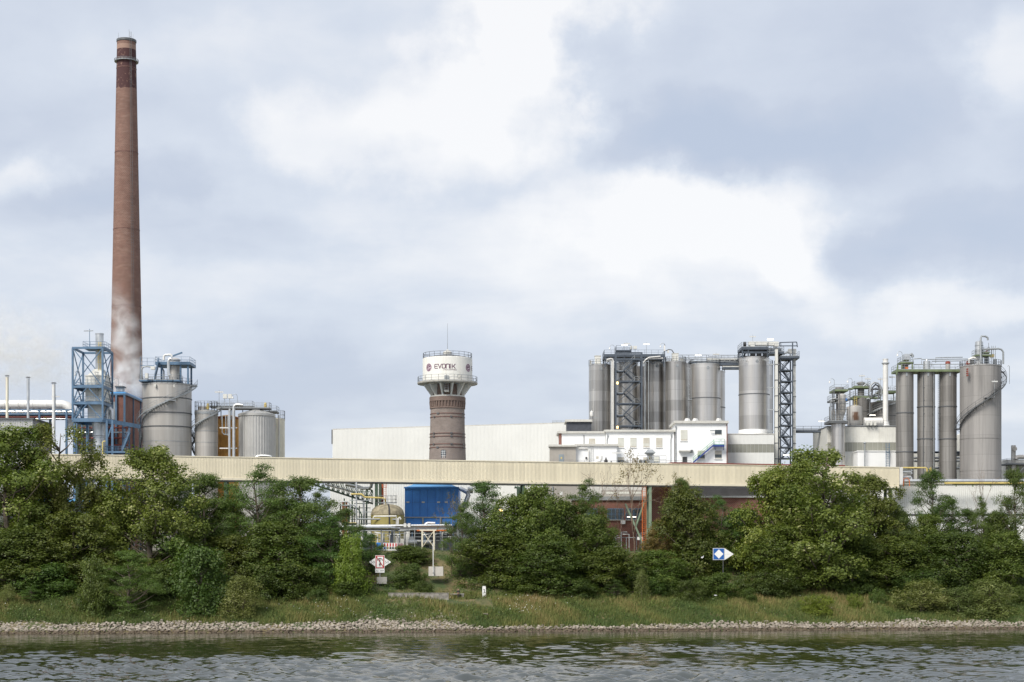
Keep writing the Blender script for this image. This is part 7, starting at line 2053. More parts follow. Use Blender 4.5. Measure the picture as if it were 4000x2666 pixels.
for _x, _y, _b, _Y, _l, _s in ((2440, 1346, 1384, YS + 2, True, 'lit lamp tube mast on the silo deck, left of the two cabinets'), (2449, 1342, 1384, YS + 4, False, 'unlit lamp mast just right of the lit one on the silo deck'),
        (2525, 1343, 1384, YS + 2, True, 'lit lamp tube mast on the silo deck, right of the two cabinets'), (2797, 1383, 1415, YS + 2, False, 'lamp mast above the silo bridge'), (2727, 1386, 1418, YS + 1, True, 'lamp mast on top of the wide silo behind the office stair'),
        (2940, 1314, 1345, YS - 4, False, 'cross-armed lamp mast on the head house of the tallest silo'), (3208, 1644, 1682, YS - 6, True, 'lit lamp tube mast on the walkway bridge to the right plant')):
    lamp_mast(_x, _y, _b, _Y, _l, _s, 26 if _x != 3208 else 24)
lamp_mast(2400, 1348, 1384, YS, False, 'hooked lamp at the left corner of the silo deck', 30, 'J')
lamp_mast(2598, 1341, 1352, YS - 1, False, 'hooked lamp on the antenna pole of the silo deck', 30, 'J')

def walkway():
    Y = YS - 8
    o = thing('walkway_bridge', 'dark steel walkway bridge from the lift tower to the right plant building', 'walkway', P(3170, 1690, Y))
    m = MB(); m.bx(PX(3106, Y), PX(3232, Y), Y, Y + 1.8, PZ(1690, Y), PZ(1683, Y)); m.build('girder', MAT['dkblue'], o)
    for d in (.1, 1.7):
        r = MB(); railing(r, [P(3106, 1683, Y + d), P(3232, 1683, Y + d)], S(17, Y), 1.9, .04); r.build('railing', MAT['dkgrey'], o)
    tb_part(o, 'cable_pipe', MAT['dkgrey'], [P(3106, 1678, Y), P(3232, 1678, Y)], .08, 6)
    o = thing('street_lamp', 'dark twin-arm yard lamp poking up between lift tower and big poplar', 'lamp', (PX(3124, 345), 345, ZG))
    tb_part(o, 'pole', MAT['dkblue'], [(PX(3124, 345), 345, ZG), P(3124, 1768, 345)], .1, 8)
    bm_part(o, 'arm', MAT['dkblue'], P(3116, 1769, 345), P(3152, 1769, 345), .16)
    for x in (3117, 3148):
        m = MB(); m.pb(x - 5, x + 5, 1768, 1771, 344.8, .4); m.build('lamp_head', MAT['dkgrey'], o)
walkway()

# ------------------------------------------------------------------ brick building below the gallery
def brick_block():
    Y = 336.0
    o = thing('brick_workshop', 'red brick workshop with blue-framed windows seen between trees under the gallery', 'building', (PX(2420, Y), Y, ZG))
    m = MB(); m.bx(PX(2240, Y), PX(2544, Y), Y, Y + 9, ZG, PZ(1955, Y)); m.build('wall', MAT['brickred'], o)
    m = MB(); m.bx(PX(2235, Y), PX(2544, Y) - .01, Y - .4, Y + 9, PZ(1955, Y) + .003, PZ(1940, Y)); m.build('roof_edge', MAT['grey'], o)
    for k, x in enumerate((2270, 2372, 2444)):
        m = MB(); m.pb(x, x + 64, 1987, 2030, Y - .08, .12); w = m.build('window', MAT['blue'], o)
        for i in range(4):
            for j in range(2):
                m = MB(); m.pb(x + 2 + i * 15.5, x + 15 + i * 15.5, 1990 + j * 20, 2007 + j * 20, Y - .12, .05); m.build('pane', MAT['glass'], w)
        m = MB(); m.pb(x - 2, x + 66, 2030.5, 2034, Y - .25, .25); m.build('sill', MAT['concrete'], w)
    m = MB(); m.bx(PX(2140, Y + 6), PX(2262, Y + 6), Y + 6, Y + 15, ZG, PZ(1895, Y + 6)); m.build('rendered_wing', MAT['render'], o)
    m = MB(); m.pb(2187, 2197, 1922, 1934, Y + 5.95, .1); m.build('small_window', MAT['wframe'], o)
    m = MB(); m.cyl(P(2159, 1900, Y + 5.8), P(2159, 2040, Y + 5.8), .12, n=8); m.build('downpipe', MAT['grey'], o)
    m = MB(); m.bx(PX(2352, Y + 4), PX(2510, Y + 4), Y + 4, Y + 8, PZ(1942, Y + 4), PZ(1915, Y + 4)); m.build('upper_storey', MAT['render'], o)
    for i in range(3):
        m = MB(); m.pb(2368 + i * 50, 2408 + i * 50, 1922, 1930, Y + 3.95, .06); m.build('clerestory_pane', MAT['pglass'], o)
    for x in (2450, 2470):
        m = MB(); m.pb(x, x + 15, 2018, 2022, Y - 3, .3); tag(m.build('workshop_lamp', MAT['lampon'], None, P(x + 7, 2022, Y - 3)), 'lit tube lamp before the brick workshop, ' + ('left' if x == 2450 else 'right') + ' one of a pair', 'lamp', 'lit tube lamps at the workshop')
    o = thing('brick_pier_block', 'tall plain red brick block under the gallery beside the green post', 'building', (PX(2590, 333), 333, ZG))
    m = MB(); m.bx(PX(2546, 333), PX(2624, 333), 333, 345, ZG, PZ(1902, 333)); m.build('wall', MAT['brickred'], o)
    o = thing('long_brick_shed', 'long red brick shed with a white roof edge under the gallery', 'building', (PX(2800, 334), 334, ZG))
    m = MB(); m.bx(PX(2624, 334) + .01, PX(3100, 334), 334, 345, ZG, PZ(1945, 334)); m.build('wall', MAT['brickred'], o)
    m = MB(); m.bx(PX(2624, 334) + .01, PX(3105, 334), 333.5, 345.2, PZ(1945, 334) + .003, PZ(1938, 334)); m.build('roof_edge', MAT['wpipe'], o)
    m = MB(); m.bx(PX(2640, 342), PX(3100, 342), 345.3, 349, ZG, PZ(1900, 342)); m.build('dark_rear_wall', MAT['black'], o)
    o = thing('workshop_pipes', 'grey pipes and small cabinets at the foot of the brick workshop', 'pipes', (PX(2450, 330), 330, ZG))
    rng = random.Random(9)
    for i in range(12):
        x = rng.uniform(2395, 2530); y = rng.uniform(2075, 2110)
        tb_part(o, 'pipe', MAT[rng.choice(['grey', 'alu', 'wpipe', 'dkgrey'])], [(PX(x, 330 + i * .2), 330 + i * .2, ZG), P(x, y, 330 + i * .2), P(x + rng.uniform(-40, 40), y, 330 + i * .2)], .1, 6)
    m = MB(); m.pb(2425, 2443, 2034, 2048, 335.6, .3); m.build('wall_unit', MAT['wframe'], o)
    for x in (2490, 2503):
        m = MB(); m.pb(x, x + 9, 2098, 2110, 329, .5); m.build('cabinet', MAT['white'], o)
    o = thing('dark_pipe_cluster', 'cluster of thick dark green pipes rising to the gallery right of the blue building', 'pipes', (PX(2040, 330), 330, ZG))
    for i, x in enumerate((2024, 2033, 2043, 2052)):
        tb_part(o, 'pipe', MAT['dkgreen'], [(PX(x, 330 + i), 330 + i, ZG), P(x, 1908, 330 + i), P(x - 14, 1904, 330 + i)], .3, 8)
brick_block()
_p = P(1957, 1996, 316); _o = thing('sodium_lamp', 'orange glowing lamp among the maple leaves right of the blue building', 'lamp', (_p.x, _p.y, ZG))
tb_part(_o, 'pole', MAT['grey'], [(_p.x, _p.y + .2, ZG), (_p.x, _p.y + .2, _p.z)], .07, 6)
m = MB(); m.lathe(_p.x, _p.y, [(.1, _p.z - .35), (.32, _p.z - .2), (.28, _p.z + .2), (.1, _p.z + .35)], 10); m.build('lamp_globe', MAT['lampwarm'], _o)
# ------------------------------------------------------------------ right plant
def right_house():
    Y = 376.0; x0, x1 = PX(3232, Y), PX(3508, Y)
    o = thing('clad_plant_building', 'pale ribbed plant building with olive band carrying roof tanks and a white stack', 'building', ((x0 + x1) / 2, Y, ZG))
    zt, za, zb = PZ(1668, Y), PZ(1765, Y), PZ(1729, Y)
    m = MB(); corrugated(m, (x0, Y), (x1, Y), zb, zt, .32, .05); m.build('upper_cladding', MAT['offwhite'], o, sm=0)
    m = MB(); corrugated(m, (x0, Y), (x1, Y), ZG, za, .32, .05); m.build('lower_cladding', MAT['hall'], o, sm=0)
    n = 14
    for i in range(n):
        a = x0 + (x1 - x0) * i / n; b = x0 + (x1 - x0) * (i + 1) / n
        m = MB(); m.bx(a + .03, b - .03, Y, Y + .055, za + .02, zb - .02); m.build('band_pane', MAT['band'], o)
    m = MB(); m.bx(x0, x1, Y + .06, Y + 18, ZG, zt - .02); m.build('core', MAT['offwhite'], o)
    m = MB(); m.bx(x0 - .1, x1 + .1, Y - .1, Y + 18.1, zt, zt + .18); m.build('roof_edge', MAT['dkgrey'], o)
    r = MB(); railing(r, [P(3310, 1664, Y + .3), P(3506, 1664, Y + .3)], 1.1, 1.8, .035); r.build('roof_railing', MAT['grey'], o)
    Yb = 370.0
    o = thing('white_annex', 'plain white box annex with a blue caged ladder before the clad plant building', 'building', (PX(3430, Yb), Yb, ZG))
    m = MB(); m.bx(PX(3350, Yb), PX(3506, Yb), Yb, Yb + 5.5, ZG, PZ(1765, Yb)); m.build('wall', MAT['white'], o)
    m = MB(); m.bx(PX(3348, Yb), PX(3507, Yb), Yb - .15, Yb + 5.6, PZ(1765, Yb) + .003, PZ(1761, Yb)); m.build('roof_edge', MAT['white'], o)
    ladder(o, PX(3466, Yb), Yb - .3, PZ(1830, Yb), PZ(1732, Yb), MAT['blue'], .75, 'blue_ladder', True)
    o2 = thing('mushroom_vent', 'slim grey vent pipe with rounded cap before the white annex', 'vent', (PX(3378, Yb - 1), Yb - 1, ZG))
    m = MB(); c = PX(3378, Yb - 1); m.cyl((c, Yb - 1, ZG), (c, Yb - 1, PZ(1734, Yb)), S(2.6, Yb), n=12); m.build('pipe', MAT['grey'], o2)
    m = MB(); m.lathe(c, Yb - 1, [(S(3, Yb), PZ(1736, Yb)), (S(5.5, Yb), PZ(1733, Yb)), (S(5, Yb), PZ(1730, Yb)), (S(2, Yb), PZ(1728, Yb))], 14); m.build('cap', MAT['grey'], o2)
    # bright column silo at the building's left
    Yc = 371.0
    R = S(26.5, Yc); cx = PX(3279, Yc); cy = Yc + R
    o = thing('bright_column_silo', 'bright slim steel silo before the left corner of the clad plant building', 'silo', (cx, cy, ZG))
    m = MB(); m.lathe(cx, cy, [(R, ZG), (R, PZ(1652, Yc))], 40); m.build('shell', MAT['steelb'], o)
    platform(o, PX(3236, Yc), PX(3312, Yc), Yc - .6, Yc + 5, PZ(1646, Yc), MAT['dkgrey'], MAT['grey'], True, .5)
    # cyclone with hopper on the platform
    xs_ = PX(3296, Yc); R2 = S(15, Yc)
    m = MB(); m.lathe(xs_, Yc + 2, [(.2, PZ(1640, Yc)), (.25, PZ(1634, Yc)), (R2, PZ(1605, Yc)), (R2, PZ(1540, Yc)), (R2 * .6, PZ(1536, Yc)), (.1, PZ(1535, Yc))], 28); cy_ = m.build('dust_collector', MAT['steelg'], o)
    m = MB(); m.pb(3303, 3310, 1557, 1565, Yc + .95, .06); m.build('blue_notice', MAT['bluebox'], cy_)
    m = MB(); m.lathe(PX(3266, Yc), Yc + 3, [(S(8, Yc), PZ(1646, Yc)), (S(8, Yc), PZ(1600, Yc)), (.1, PZ(1597, Yc))], 16); m.build('small_vessel', MAT['steelg'], o)
    for x in (3252, 3312, 3280):
        bm_part(o, 'frame_post', MAT['dkgrey'], P(x, 1646, Yc + .6), P(x, 1535 if x < 3300 else 1600, Yc + .6), .16)
    for y in (1560, 1578, 1600, 1622):
        bm_part(o, 'frame_beam', MAT['dkgrey'], P(3250, y, Yc + .6), P(3314, y, Yc + .6), .14)
    for i, (x, y) in enumerate(((3243, 1570), (3247, 1560), (3240, 1590), (3256, 1575))):
        tb_part(o, 'riser', MAT[('grey', 'alu', 'dkgrey', 'grey')[i]], [P(x, 1646, Yc + .3 * i), P(x, y, Yc + .3 * i), P(x + 18, y - 4, Yc + .3 * i)], .1, 6)
right_house()

def right_roof():
    Y = 378.0
    # small tank with rust stain
    R = S(31, Y); cx = PX(3344, Y); cy = Y + R
    o = thing('rust_stained_roof_tank', 'small silver roof tank with a brown rust stain', 'tank', (cx, cy, PZ(1668, Y)))
    z0, z1 = PZ(1652, Y), PZ(1588, Y)
    stain, t, b = new_mat('silver_shell_with_rust_stain')
    sp = nd(t, 'ShaderNodeSeparateXYZ'); lk(t, tco(t), sp.inputs[0])
    msk = mth(t, 'MULTIPLY', smooth(t, mth(t, 'ABSOLUTE', mth(t, 'ADD', sp.outputs[0], mth(t, 'MULTIPLY', mth(t, 'SUBTRACT', noise(t, mapped(t, (3, 3, .6)), 1, 3), .5), 1.4))), .95, .35), smooth(t, sp.outputs[2], 1.2, 1.7))
    msk = mth(t, 'MULTIPLY', msk, smooth(t, sp.outputs[2], 3.6, 3.2))
    lk(t, mixc(t, mth(t, 'MULTIPLY', msk, .9), (0.55, .53, .5), (.16, .07, .03)), b.inputs['Base Color']); b.inputs['Metallic'].default_value = .35; b.inputs['Roughness'].default_value = .5
    m = MB(); m.lathe(cx, cy, [(R * .75, z0 - .8), (R, z0), (R, z1), (R * .2, z1 + .5)], 36); m.build('shell', stain, o)
    m = MB(); m.lathe(cx, cy, [(R * .7, PZ(1668, Y)), (R * .7, PZ(1650, Y))], 30); m.build('skirt', MAT['alu'], o)
    ladder(o, PX(3344, Y), Y + .6, z1, PZ(1550, Y), MAT['yellow'], .6)
    # mid silo with filter on top
    for px, rp, top, Yy, lab, ft in ((3370, 33, 1552, Y + 6, 'brown-grey roof silo behind the rust-stained tank', 26), (3475, 65, 1568, Y + 4, 'wide brown-grey roof silo with a side stair behind the white stack', 18)):
        R = S(rp, Yy); cx = PX(px, Yy); cy = Yy + R
        q = thing('roof_silo', lab, 'silo', (cx, cy, PZ(1668, Y)), 'silos on the clad plant roof')
        m = MB(); m.lathe(cx, cy, [(R, PZ(1672, Yy)), (R, PZ(top, Yy)), (R * .4, PZ(top - 5, Yy))], 44); m.build('shell', MAT['steeld'], q)
        bands(q, cx, cy, R, [PZ(top + 55, Yy)], MAT['dkgrey'], .05, .12)
        m = MB(); m.lathe(cx, cy, [(S(ft / 2, Yy) , PZ(top, Yy)), (S(ft / 2, Yy), PZ(top - 54, Yy)), (S(ft / 2 + 4, Yy), PZ(top - 55, Yy)), (S(ft / 2 + 4, Yy), PZ(top - 60, Yy)), (.2, PZ(top - 63, Yy))], 24); m.build('filter_head', MAT['steeld'], q)
        for dy in (0, 40):
            w = S((36 if px < 3400 else 40) - dy * .12, Yy)
            platform(q, cx - w, cx + w, cy - w * .9, cy + w * .9, PZ(top - 4 - dy, Yy), MAT['green'], MAT['grey'], True, .45)
        for k in (-1, 1):
            bm_part(q, 'leg', MAT['dkgrey'], (cx + k * S(26, Yy), cy - S(20, Yy), PZ(top, Yy)), (cx + k * S(26, Yy), cy - S(20, Yy), PZ(top - 40, Yy)), .18)
        if rp > 50:
            spiral_stair(q, cx, cy, R, radians(15), radians(-88), PZ(1575, Yy), PZ(1625, Yy), MAT['grey'], .9)
    q = thing('filter_tower', 'small olive-decked filter tower at the left corner of the clad plant roof', 'filter', P(3292, 1668, Y + 3))
    m = MB(); m.lathe(PX(3293, Y), Y + 4, [(S(14, Y), PZ(1672, Y)), (S(14, Y), PZ(1518, Y)), (S(17, Y), PZ(1516, Y)), (S(17, Y), PZ(1508, Y)), (.2, PZ(1506, Y))], 24); m.build('filter_head', MAT['steeld'], q)
    platform(q, PX(3262, Y), PX(3318, Y), Y + 1, Y + 7, PZ(1520, Y), MAT['green'], MAT['grey'], True, .4)
    platform(q, PX(3255, Y), PX(3322, Y), Y + .5, Y + 7.5, PZ(1558, Y), MAT['dkgrey'], MAT['grey'], True, .3)
    for x in (3258, 3320): bm_part(q, 'post', MAT['dkgrey'], P(x, 1668, Y + .6), P(x, 1520, Y + .6), .2)
    # connecting pipes and bridges
    q = thing('roof_pipework', 'arched pipes and olive walkways linking the roof silos', 'pipework', P(3400, 1560, Y + 3))
    for y, xa, xb in ((1516, 3318, 3335), (1556, 3325, 3345), (1552, 3398, 3440)):
        m = MB(); m.bx(PX(xa, Y + 3), PX(xb, Y + 3), Y + 3, Y + 5, PZ(y + 5, Y + 3), PZ(y, Y + 3)); m.build('walkway', MAT['green'], q)
    for i, pts in enumerate(([(3398, 1532), (3402, 1505), (3415, 1495), (3430, 1498), (3442, 1515), (3444, 1550)], [(3405, 1555), (3408, 1515), (3420, 1503), (3432, 1510), (3436, 1530), (3430, 1560)], [(3372, 1510), (3385, 1500), (3395, 1508), (3400, 1530)],
                             [(3392, 1525), (3420, 1520), (3450, 1525)], [(3395, 1560), (3430, 1530)], [(3398, 1640), (3398, 1545)], [(3385, 1560), (3440, 1540)])):
        tb_part(q, 'pipe', MAT['dkgrey' if i % 2 else 'grey'], [P(x, y, Y + 2 + .4 * i) for x, y in pts], .2, 8)
    m = MB(); m.tube([P(3374, 1652, Y + 1), P(3445, 1652, Y + 1)], S(20, Y), 18); hv = m.build('horizontal_vessel', MAT['wpipe'], q)
    for x in (3385, 3400, 3415):
        m = MB(); m.pb(x, x + 8, 1645, 1662, Y - 3, .8); m.build('blower_box', MAT['offwhite'], q)
    m = MB(); m.pb(3398, 3420, 1621, 1624, Y - 2, .3); m.build('lamp_tube', MAT['lampon'], q)
    # white stack
    Yw = 379.0; cx = PX(3459, Yw); r = S(10.3, Yw)
    q = thing('white_stack', 'tall plain white stack on the clad plant roof', 'stack', (cx, Yw, PZ(1668, Yw)))
    m = MB(); m.lathe(cx, Yw, [(r * 1.7, PZ(1666, Yw)), (r * 1.15, PZ(1650, Yw)), (r, PZ(1645, Yw)), (r, PZ(1426, Yw)), (r * 1.2, PZ(1424, Yw)), (r * 1.2, PZ(1418, Yw)), (r, PZ(1416, Yw)), (r, PZ(1406, Yw)), (r * 1.08, PZ(1405, Yw)), (r * 1.08, PZ(1403, Yw)), (r * .8, PZ(1403, Yw)), (r * .8, PZ(1415, Yw))], 28, False, False); m.build('pipe', MAT['wpipe'], q)
    m = MB(); m.lathe(cx, Yw, [(r, PZ(1421, Yw)), (r * 1.45, PZ(1421, Yw)), (r * 1.45, PZ(1418, Yw)), (r, PZ(1418, Yw))], 28, False, False); m.build('collar', MAT['grey'], q)
right_roof()
for _x, _y, _b, _l, _s in ((3367, 1467, 1510, False, 'cross-armed lamp mast on the middle roof silo'), (3390, 1479, 1512, False, 'lower cross-armed lamp mast right of the one on the middle roof silo'), (3440, 1480, 1520, False, 'cross-armed lamp mast just left of the white stack'), (3485, 1472, 1510, False, 'cross-armed lamp mast just right of the white stack')):
    lamp_mast(_x, _y, _b, 381, _l, _s, 24)
lamp_mast(3259, 1480, 1520, 379, False, 'hooked lamp at the left corner of the clad plant roof', 30, 'J')
lamp_mast(3329, 1478, 1515, 379, False, 'hooked lamp between the filter tower and middle roof silo', 30, 'J')

def slender_silos():
    Y = 362.0
    tops = []
    for px, rp, lab, bd in ((3542, 34, 'slender brown-grey silo beside the clad plant, leftmost of three', (1612, 1765)), (3626, 34, 'slender brown-grey silo in the middle of the three', (1588, 1714)), (3711.5, 33.5, 'slender brown-grey silo, rightmost of the three', (1587, 1714))):
        o, cx, cy, R, zt = silo(px, rp, 1453, Y, 'steeld', lab, bd, None, False, False, 'slender_silo', 'three slender silos')
        m = MB(); m.pb(px - 3, px + 3, 1456, 1470, Y - .1, .2); m.build('nameplate', MAT['grey'], o)
        for k in (-24, 25):
            bm_part(o, 'support_strut', MAT['grey'], P(px + k, 1475, Y + 1.3), P(px + k, 1450, Y + 1.3), .14)
        tops.append((px, cx, cy))
        if px == 3626:
            for k in (-19, 22):
                tb_part(o, 'riser_pipe', MAT['dkgrey' if k < 0 else 'grey'], [P(px + k, 1850, Y + .1), P(px + k, 1455, Y + .1)], .08, 6)
            for y in (1515, 1565, 1617, 1668, 1718, 1768, 1820):
                for k in (-16, 18): bm_part(o, 'pipe_bracket', MAT['dkgrey'], P(px + k - 3, y, Y + .2), P(px + k + 3, y, Y + .2), .12)
    o = thing('silo_top_platform', 'long olive-edged platform with railings across the three slender silos', 'platform', P(3630, 1450, Y))
    platform(o, PX(3502, Y), PX(3758, Y), Y - .4, Y + 5, PZ(1445, Y), MAT['green'], MAT['grey'], True, .45)
    bm_part(o, 'edge_plate', MAT['green'], P(3501, 1466, Y - .3), P(3507, 1428, Y - .3), .3)
    for x in range(3510, 3760, 24):
        bm_part(o, 'bearer', MAT['dkgrey'], P(x, 1449, Y - .3), P(x, 1449, Y + 4.8), .2, .3)
    # filter head, column, red-capped stub on the three
    m = MB(); m.pb(3533, 3555, 1383, 1406, Y + 1, 2.2); f = m.build('filter_box', MAT['alu'], o)
    m = MB(); c = PX(3544, Y); 
    m.add([(c - .65, Y + 1, PZ(1406, Y)), (c + .65, Y + 1, PZ(1406, Y)), (c + .65, Y + 3.2, PZ(1406, Y)), (c - .65, Y + 3.2, PZ(1406, Y)), (c - .2, Y + 1.8, PZ(1416, Y)), (c + .2, Y + 1.8, PZ(1416, Y)), (c + .2, Y + 2.4, PZ(1416, Y)), (c - .2, Y + 2.4, PZ(1416, Y))], [(0, 4, 5, 1), (1, 5, 6, 2), (2, 6, 7, 3), (3, 7, 4, 0), (4, 7, 6, 5)]); m.build('hopper', MAT['alu'], f, sm=0)
    m = MB(); m.tube([P(3555, 1388, Y + 1.5), P(3561, 1384, Y + 1.5), P(3565, 1390, Y + 1.5), P(3565, 1396, Y + 1.5)], .3, 10); m.build('outlet_bend', MAT['grey'], f)
    for x in (3522, 3564): bm_part(o, 'filter_leg', MAT['green'], P(x, 1445, Y + .6), P(x, 1415, Y + .6), .24)
    platform(o, PX(3519, Y), PX(3567, Y), Y + .4, Y + 3.6, PZ(1414, Y), MAT['green'], MAT['grey'], True, .3)
    m = MB(); m.lathe(PX(3543, Y), Y + 2, [(.75, PZ(1445, Y)), (.75, PZ(1420, Y))], 18); m.build('duct', MAT['steeld'], o)
    m = MB(); m.pb(3538, 3548, 1434, 1444, Y + .2, .7); m.build('red_valve', MAT['orange'], o)
    m = MB(); m.lathe(PX(3629, Y), Y + 2, [(S(14, Y), PZ(1445, Y)), (S(14, Y), PZ(1408, Y)), (S(5, Y), PZ(1404, Y)), (S(4, Y), PZ(1401, Y))], 22); m.build('vent_vessel', MAT['alu'], o)
    m = MB(); m.lathe(PX(3712, Y), Y + 2, [(S(9, Y), PZ(1445, Y)), (S(9, Y), PZ(1418, Y))], 18); m.build('stub_vessel', MAT['steelg'], o)
    m = MB(); m.lathe(PX(3712, Y), Y + 2, [(S(10, Y), PZ(1418, Y)), (S(10, Y), PZ(1411, Y)), (S(4, Y), PZ(1408, Y))], 18); m.build('red_cap', MAT['red'], o)
    for i, (y, xa, xb) in enumerate(((1403, 3568, 3600), (1398, 3655, 3760), (1405, 3600, 3780), (1412, 3640, 3790), (1425, 3570, 3780))):
        tb_part(o, 'pipe', MAT['grey'], [P(xa, y + 20, Y + 3), P(xa, y, Y + 3), P(xb, y - 2, Y + 3)], .1, 8)
    # caged ladder and posts in the gaps
    q = thing('gap_ladder', 'long dark caged ladder between the middle and right slender silos', 'ladder', (PX(3669, Y), Y + 3, ZG))
    ladder(q, PX(3670, Y + 3), Y + 3, ZG + 3, PZ(1452, Y), MAT['dkgrey'], .6, 'ladder', False)
    ladder(q, PX(3666, Y + 3), Y + 2, PZ(1760, Y), PZ(1587, Y), MAT['dkgrey'], .7, 'ladder', True)
    q = thing('dark_downpipe', 'thick dark pipe standing between the slender silos and the big grey silo', 'pipe', (PX(3765, Y + 4), Y + 4, ZG))
    m = MB(); m.cyl((PX(3768, Y + 4), Y + 4, ZG), (PX(3768, Y + 4), Y + 4, PZ(1450, Y + 4)), S(7, Y), n=16); m.build('pipe', MAT['steeld'], q)
    for y in (1480, 1600, 1714, 1850):
        m = MB(); m.cyl((PX(3768, Y + 4), Y + 4, PZ(y, Y + 4)), (PX(3768, Y + 4), Y + 4, PZ(y - 3, Y + 4)), S(8.2, Y), n=16); m.build('flange', MAT['dkgrey'], q)
    # things seen low between the silos
    q = thing('rear_pipe_yard', 'grey tanks and pipe levels glimpsed low between the slender silos', 'pipework', (PX(3650, 380), 380, ZG))
    for x, y0, r in ((3590, 1768, 22), (3664, 1775, 20), (3756, 1700, 20)):
        m = MB(); m.lathe(PX(x, 382), 382, [(S(r, 382), ZG), (S(r, 382), PZ(y0, 382)), (.2, PZ(y0 - 8, 382))], 20); m.build('vessel', MAT['offwhite'], q)
    for y in (1790, 1802, 1830, 1768):
        tb_part(q, 'pipe', MAT['alu' if y % 4 else 'dkblue'], [P(3570, y, 372), P(3775, y, 372)], .25, 8)
    m = MB(); m.bx(PX(3740, 376), PX(3765, 376), 376, 380, PZ(1775, 376) - .2, PZ(1772, 376)); m.build('catwalk', MAT['dkgrey'], q)
slender_silos()

def big_grey_silo():
    Y = 356.0; R = S(79.5, Y); cx = PX(3852.5, Y); cy = Y + R; zt = PZ(1425, Y)
    o = thing('big_grey_silo', 'biggest concrete-grey silo wrapped by a long stair at the photo\'s right', 'silo', (cx, cy, ZG))
    shell(o, cx, cy, R, ZG, zt, MAT['steelg2'], roof=.7, n=64)
    bands(o, cx, cy, R, [PZ(1712, Y), PZ(1838, Y)], MAT['steeld'], .03, .12)
    top_rail(o, cx, cy, R, zt + .05, MAT['grey'], 1.2, 34, .035)
    spiral_stair(o, cx, cy, R, radians(112), radians(-100), PZ(1436, Y), PZ(1672, Y), MAT['dkgrey'], 1.0, (0.02, .5, .98), .26)
    x = PX(3839, Y)
    yc = cy - 1.5
    m = MB(); m.lathe(x, yc, [(S(15.5, Y), zt), (S(15.5, Y), PZ(1330, Y)), (S(10, Y), PZ(1326, Y)), (.15, PZ(1325, Y))], 26); v = m.build('filter_vessel', MAT['alu'], o)
    for y in (1345, 1366, 1385): 
        m = MB(); z = PZ(y, Y); m.lathe(x, yc, [(S(15.5, Y), z - .07), (S(16.6, Y), z - .07), (S(16.6, Y), z + .07), (S(15.5, Y), z + .07)], 26, False, False); m.build('flange', MAT['grey'], v)
    tb_part(o, 'bent_pipe', MAT['grey'], [P(3831, 1420, Y + 1), P(3831, 1322, Y + 1), P(3834, 1314, Y + 1), P(3850, 1315, Y + 1), P(3858, 1320, Y + 1), P(3859, 1330, Y + 1)], .2, 10)
    tb_part(o, 'bent_pipe', MAT['grey'], [P(3840, 1366, Y + 2), P(3900, 1363, Y + 2), P(3912, 1366, Y + 2), P(3919, 1376, Y + 2), P(3919, 1423, Y + 2)], .2, 10)
    tb_part(o, 'bent_pipe', MAT['wpipe'], [P(3785, 1420, Y + 2), P(3785, 1405, Y + 2), P(3800, 1398, Y + 2), P(3822, 1402, Y + 2)], .25, 10)
    platform(o, PX(3818, Y), PX(3880, Y), yc - 1.6, yc + 1.6, PZ(1383, Y), MAT['green'], MAT['grey'], True, .25)
    platform(o, PX(3852, Y), PX(3876, Y), yc - 1.0, yc + 1.6, PZ(1372, Y), MAT['green'], MAT['grey'], True, .25)
    for i, (xx, w, y, h, mt) in enumerate(((3848, 14, 1392, 28, 'grey'), (3853, 6, 1370, 24, 'red'), (3870, 14, 1384, 12, 'yellow'), (3790, 16, 1406, 18, 'dkgrey'), (3884, 10, 1404, 20, 'grey'), (3778, 10, 1412, 12, 'red'))):
        m = MB(); m.pb(xx, xx + w, y, y + h, Y + 4, .9); m.build('equipment_box', MAT[mt], o)
    for xx in (3862, 3874, 3880, 3888):
        bm_part(o, 'frame_post', MAT['grey'], P(xx, 1424, Y + 3), P(xx, 1340 if xx < 3870 else 1352, Y + 3), .1)
    tb_part(o, 'side_lamp_hook', MAT['grey'], [P(3943, 1500, cy - 1), P(3943, 1432, cy - 1), P(3939, 1428, cy - 1), P(3935, 1432, cy - 1)], .06, 6)
    for k in range(4):
        m = MB(); m.pb(3778, 3783, 1440 + k * 8, 1445 + k * 8, cy - R * .95 , .8); m.build('side_nozzle', MAT['red'], o)
MAT['steelg2'] = steel_mat('weathered_grey_silo_shell', (0.34, 0.325, 0.31), (0.205, 0.197, 0.19), 0.7, 0.15, 4.2, 0.8, 0.06)
big_grey_silo()
lamp_mast(3524, 1374, 1445, 363, False, 'hooked lamp above the leftmost slender silo', 30, 'J')
lamp_mast(3885, 1489, 1560, 355.2, False, 'thin cross-armed lamp mast on the stair of the biggest silo', 24)

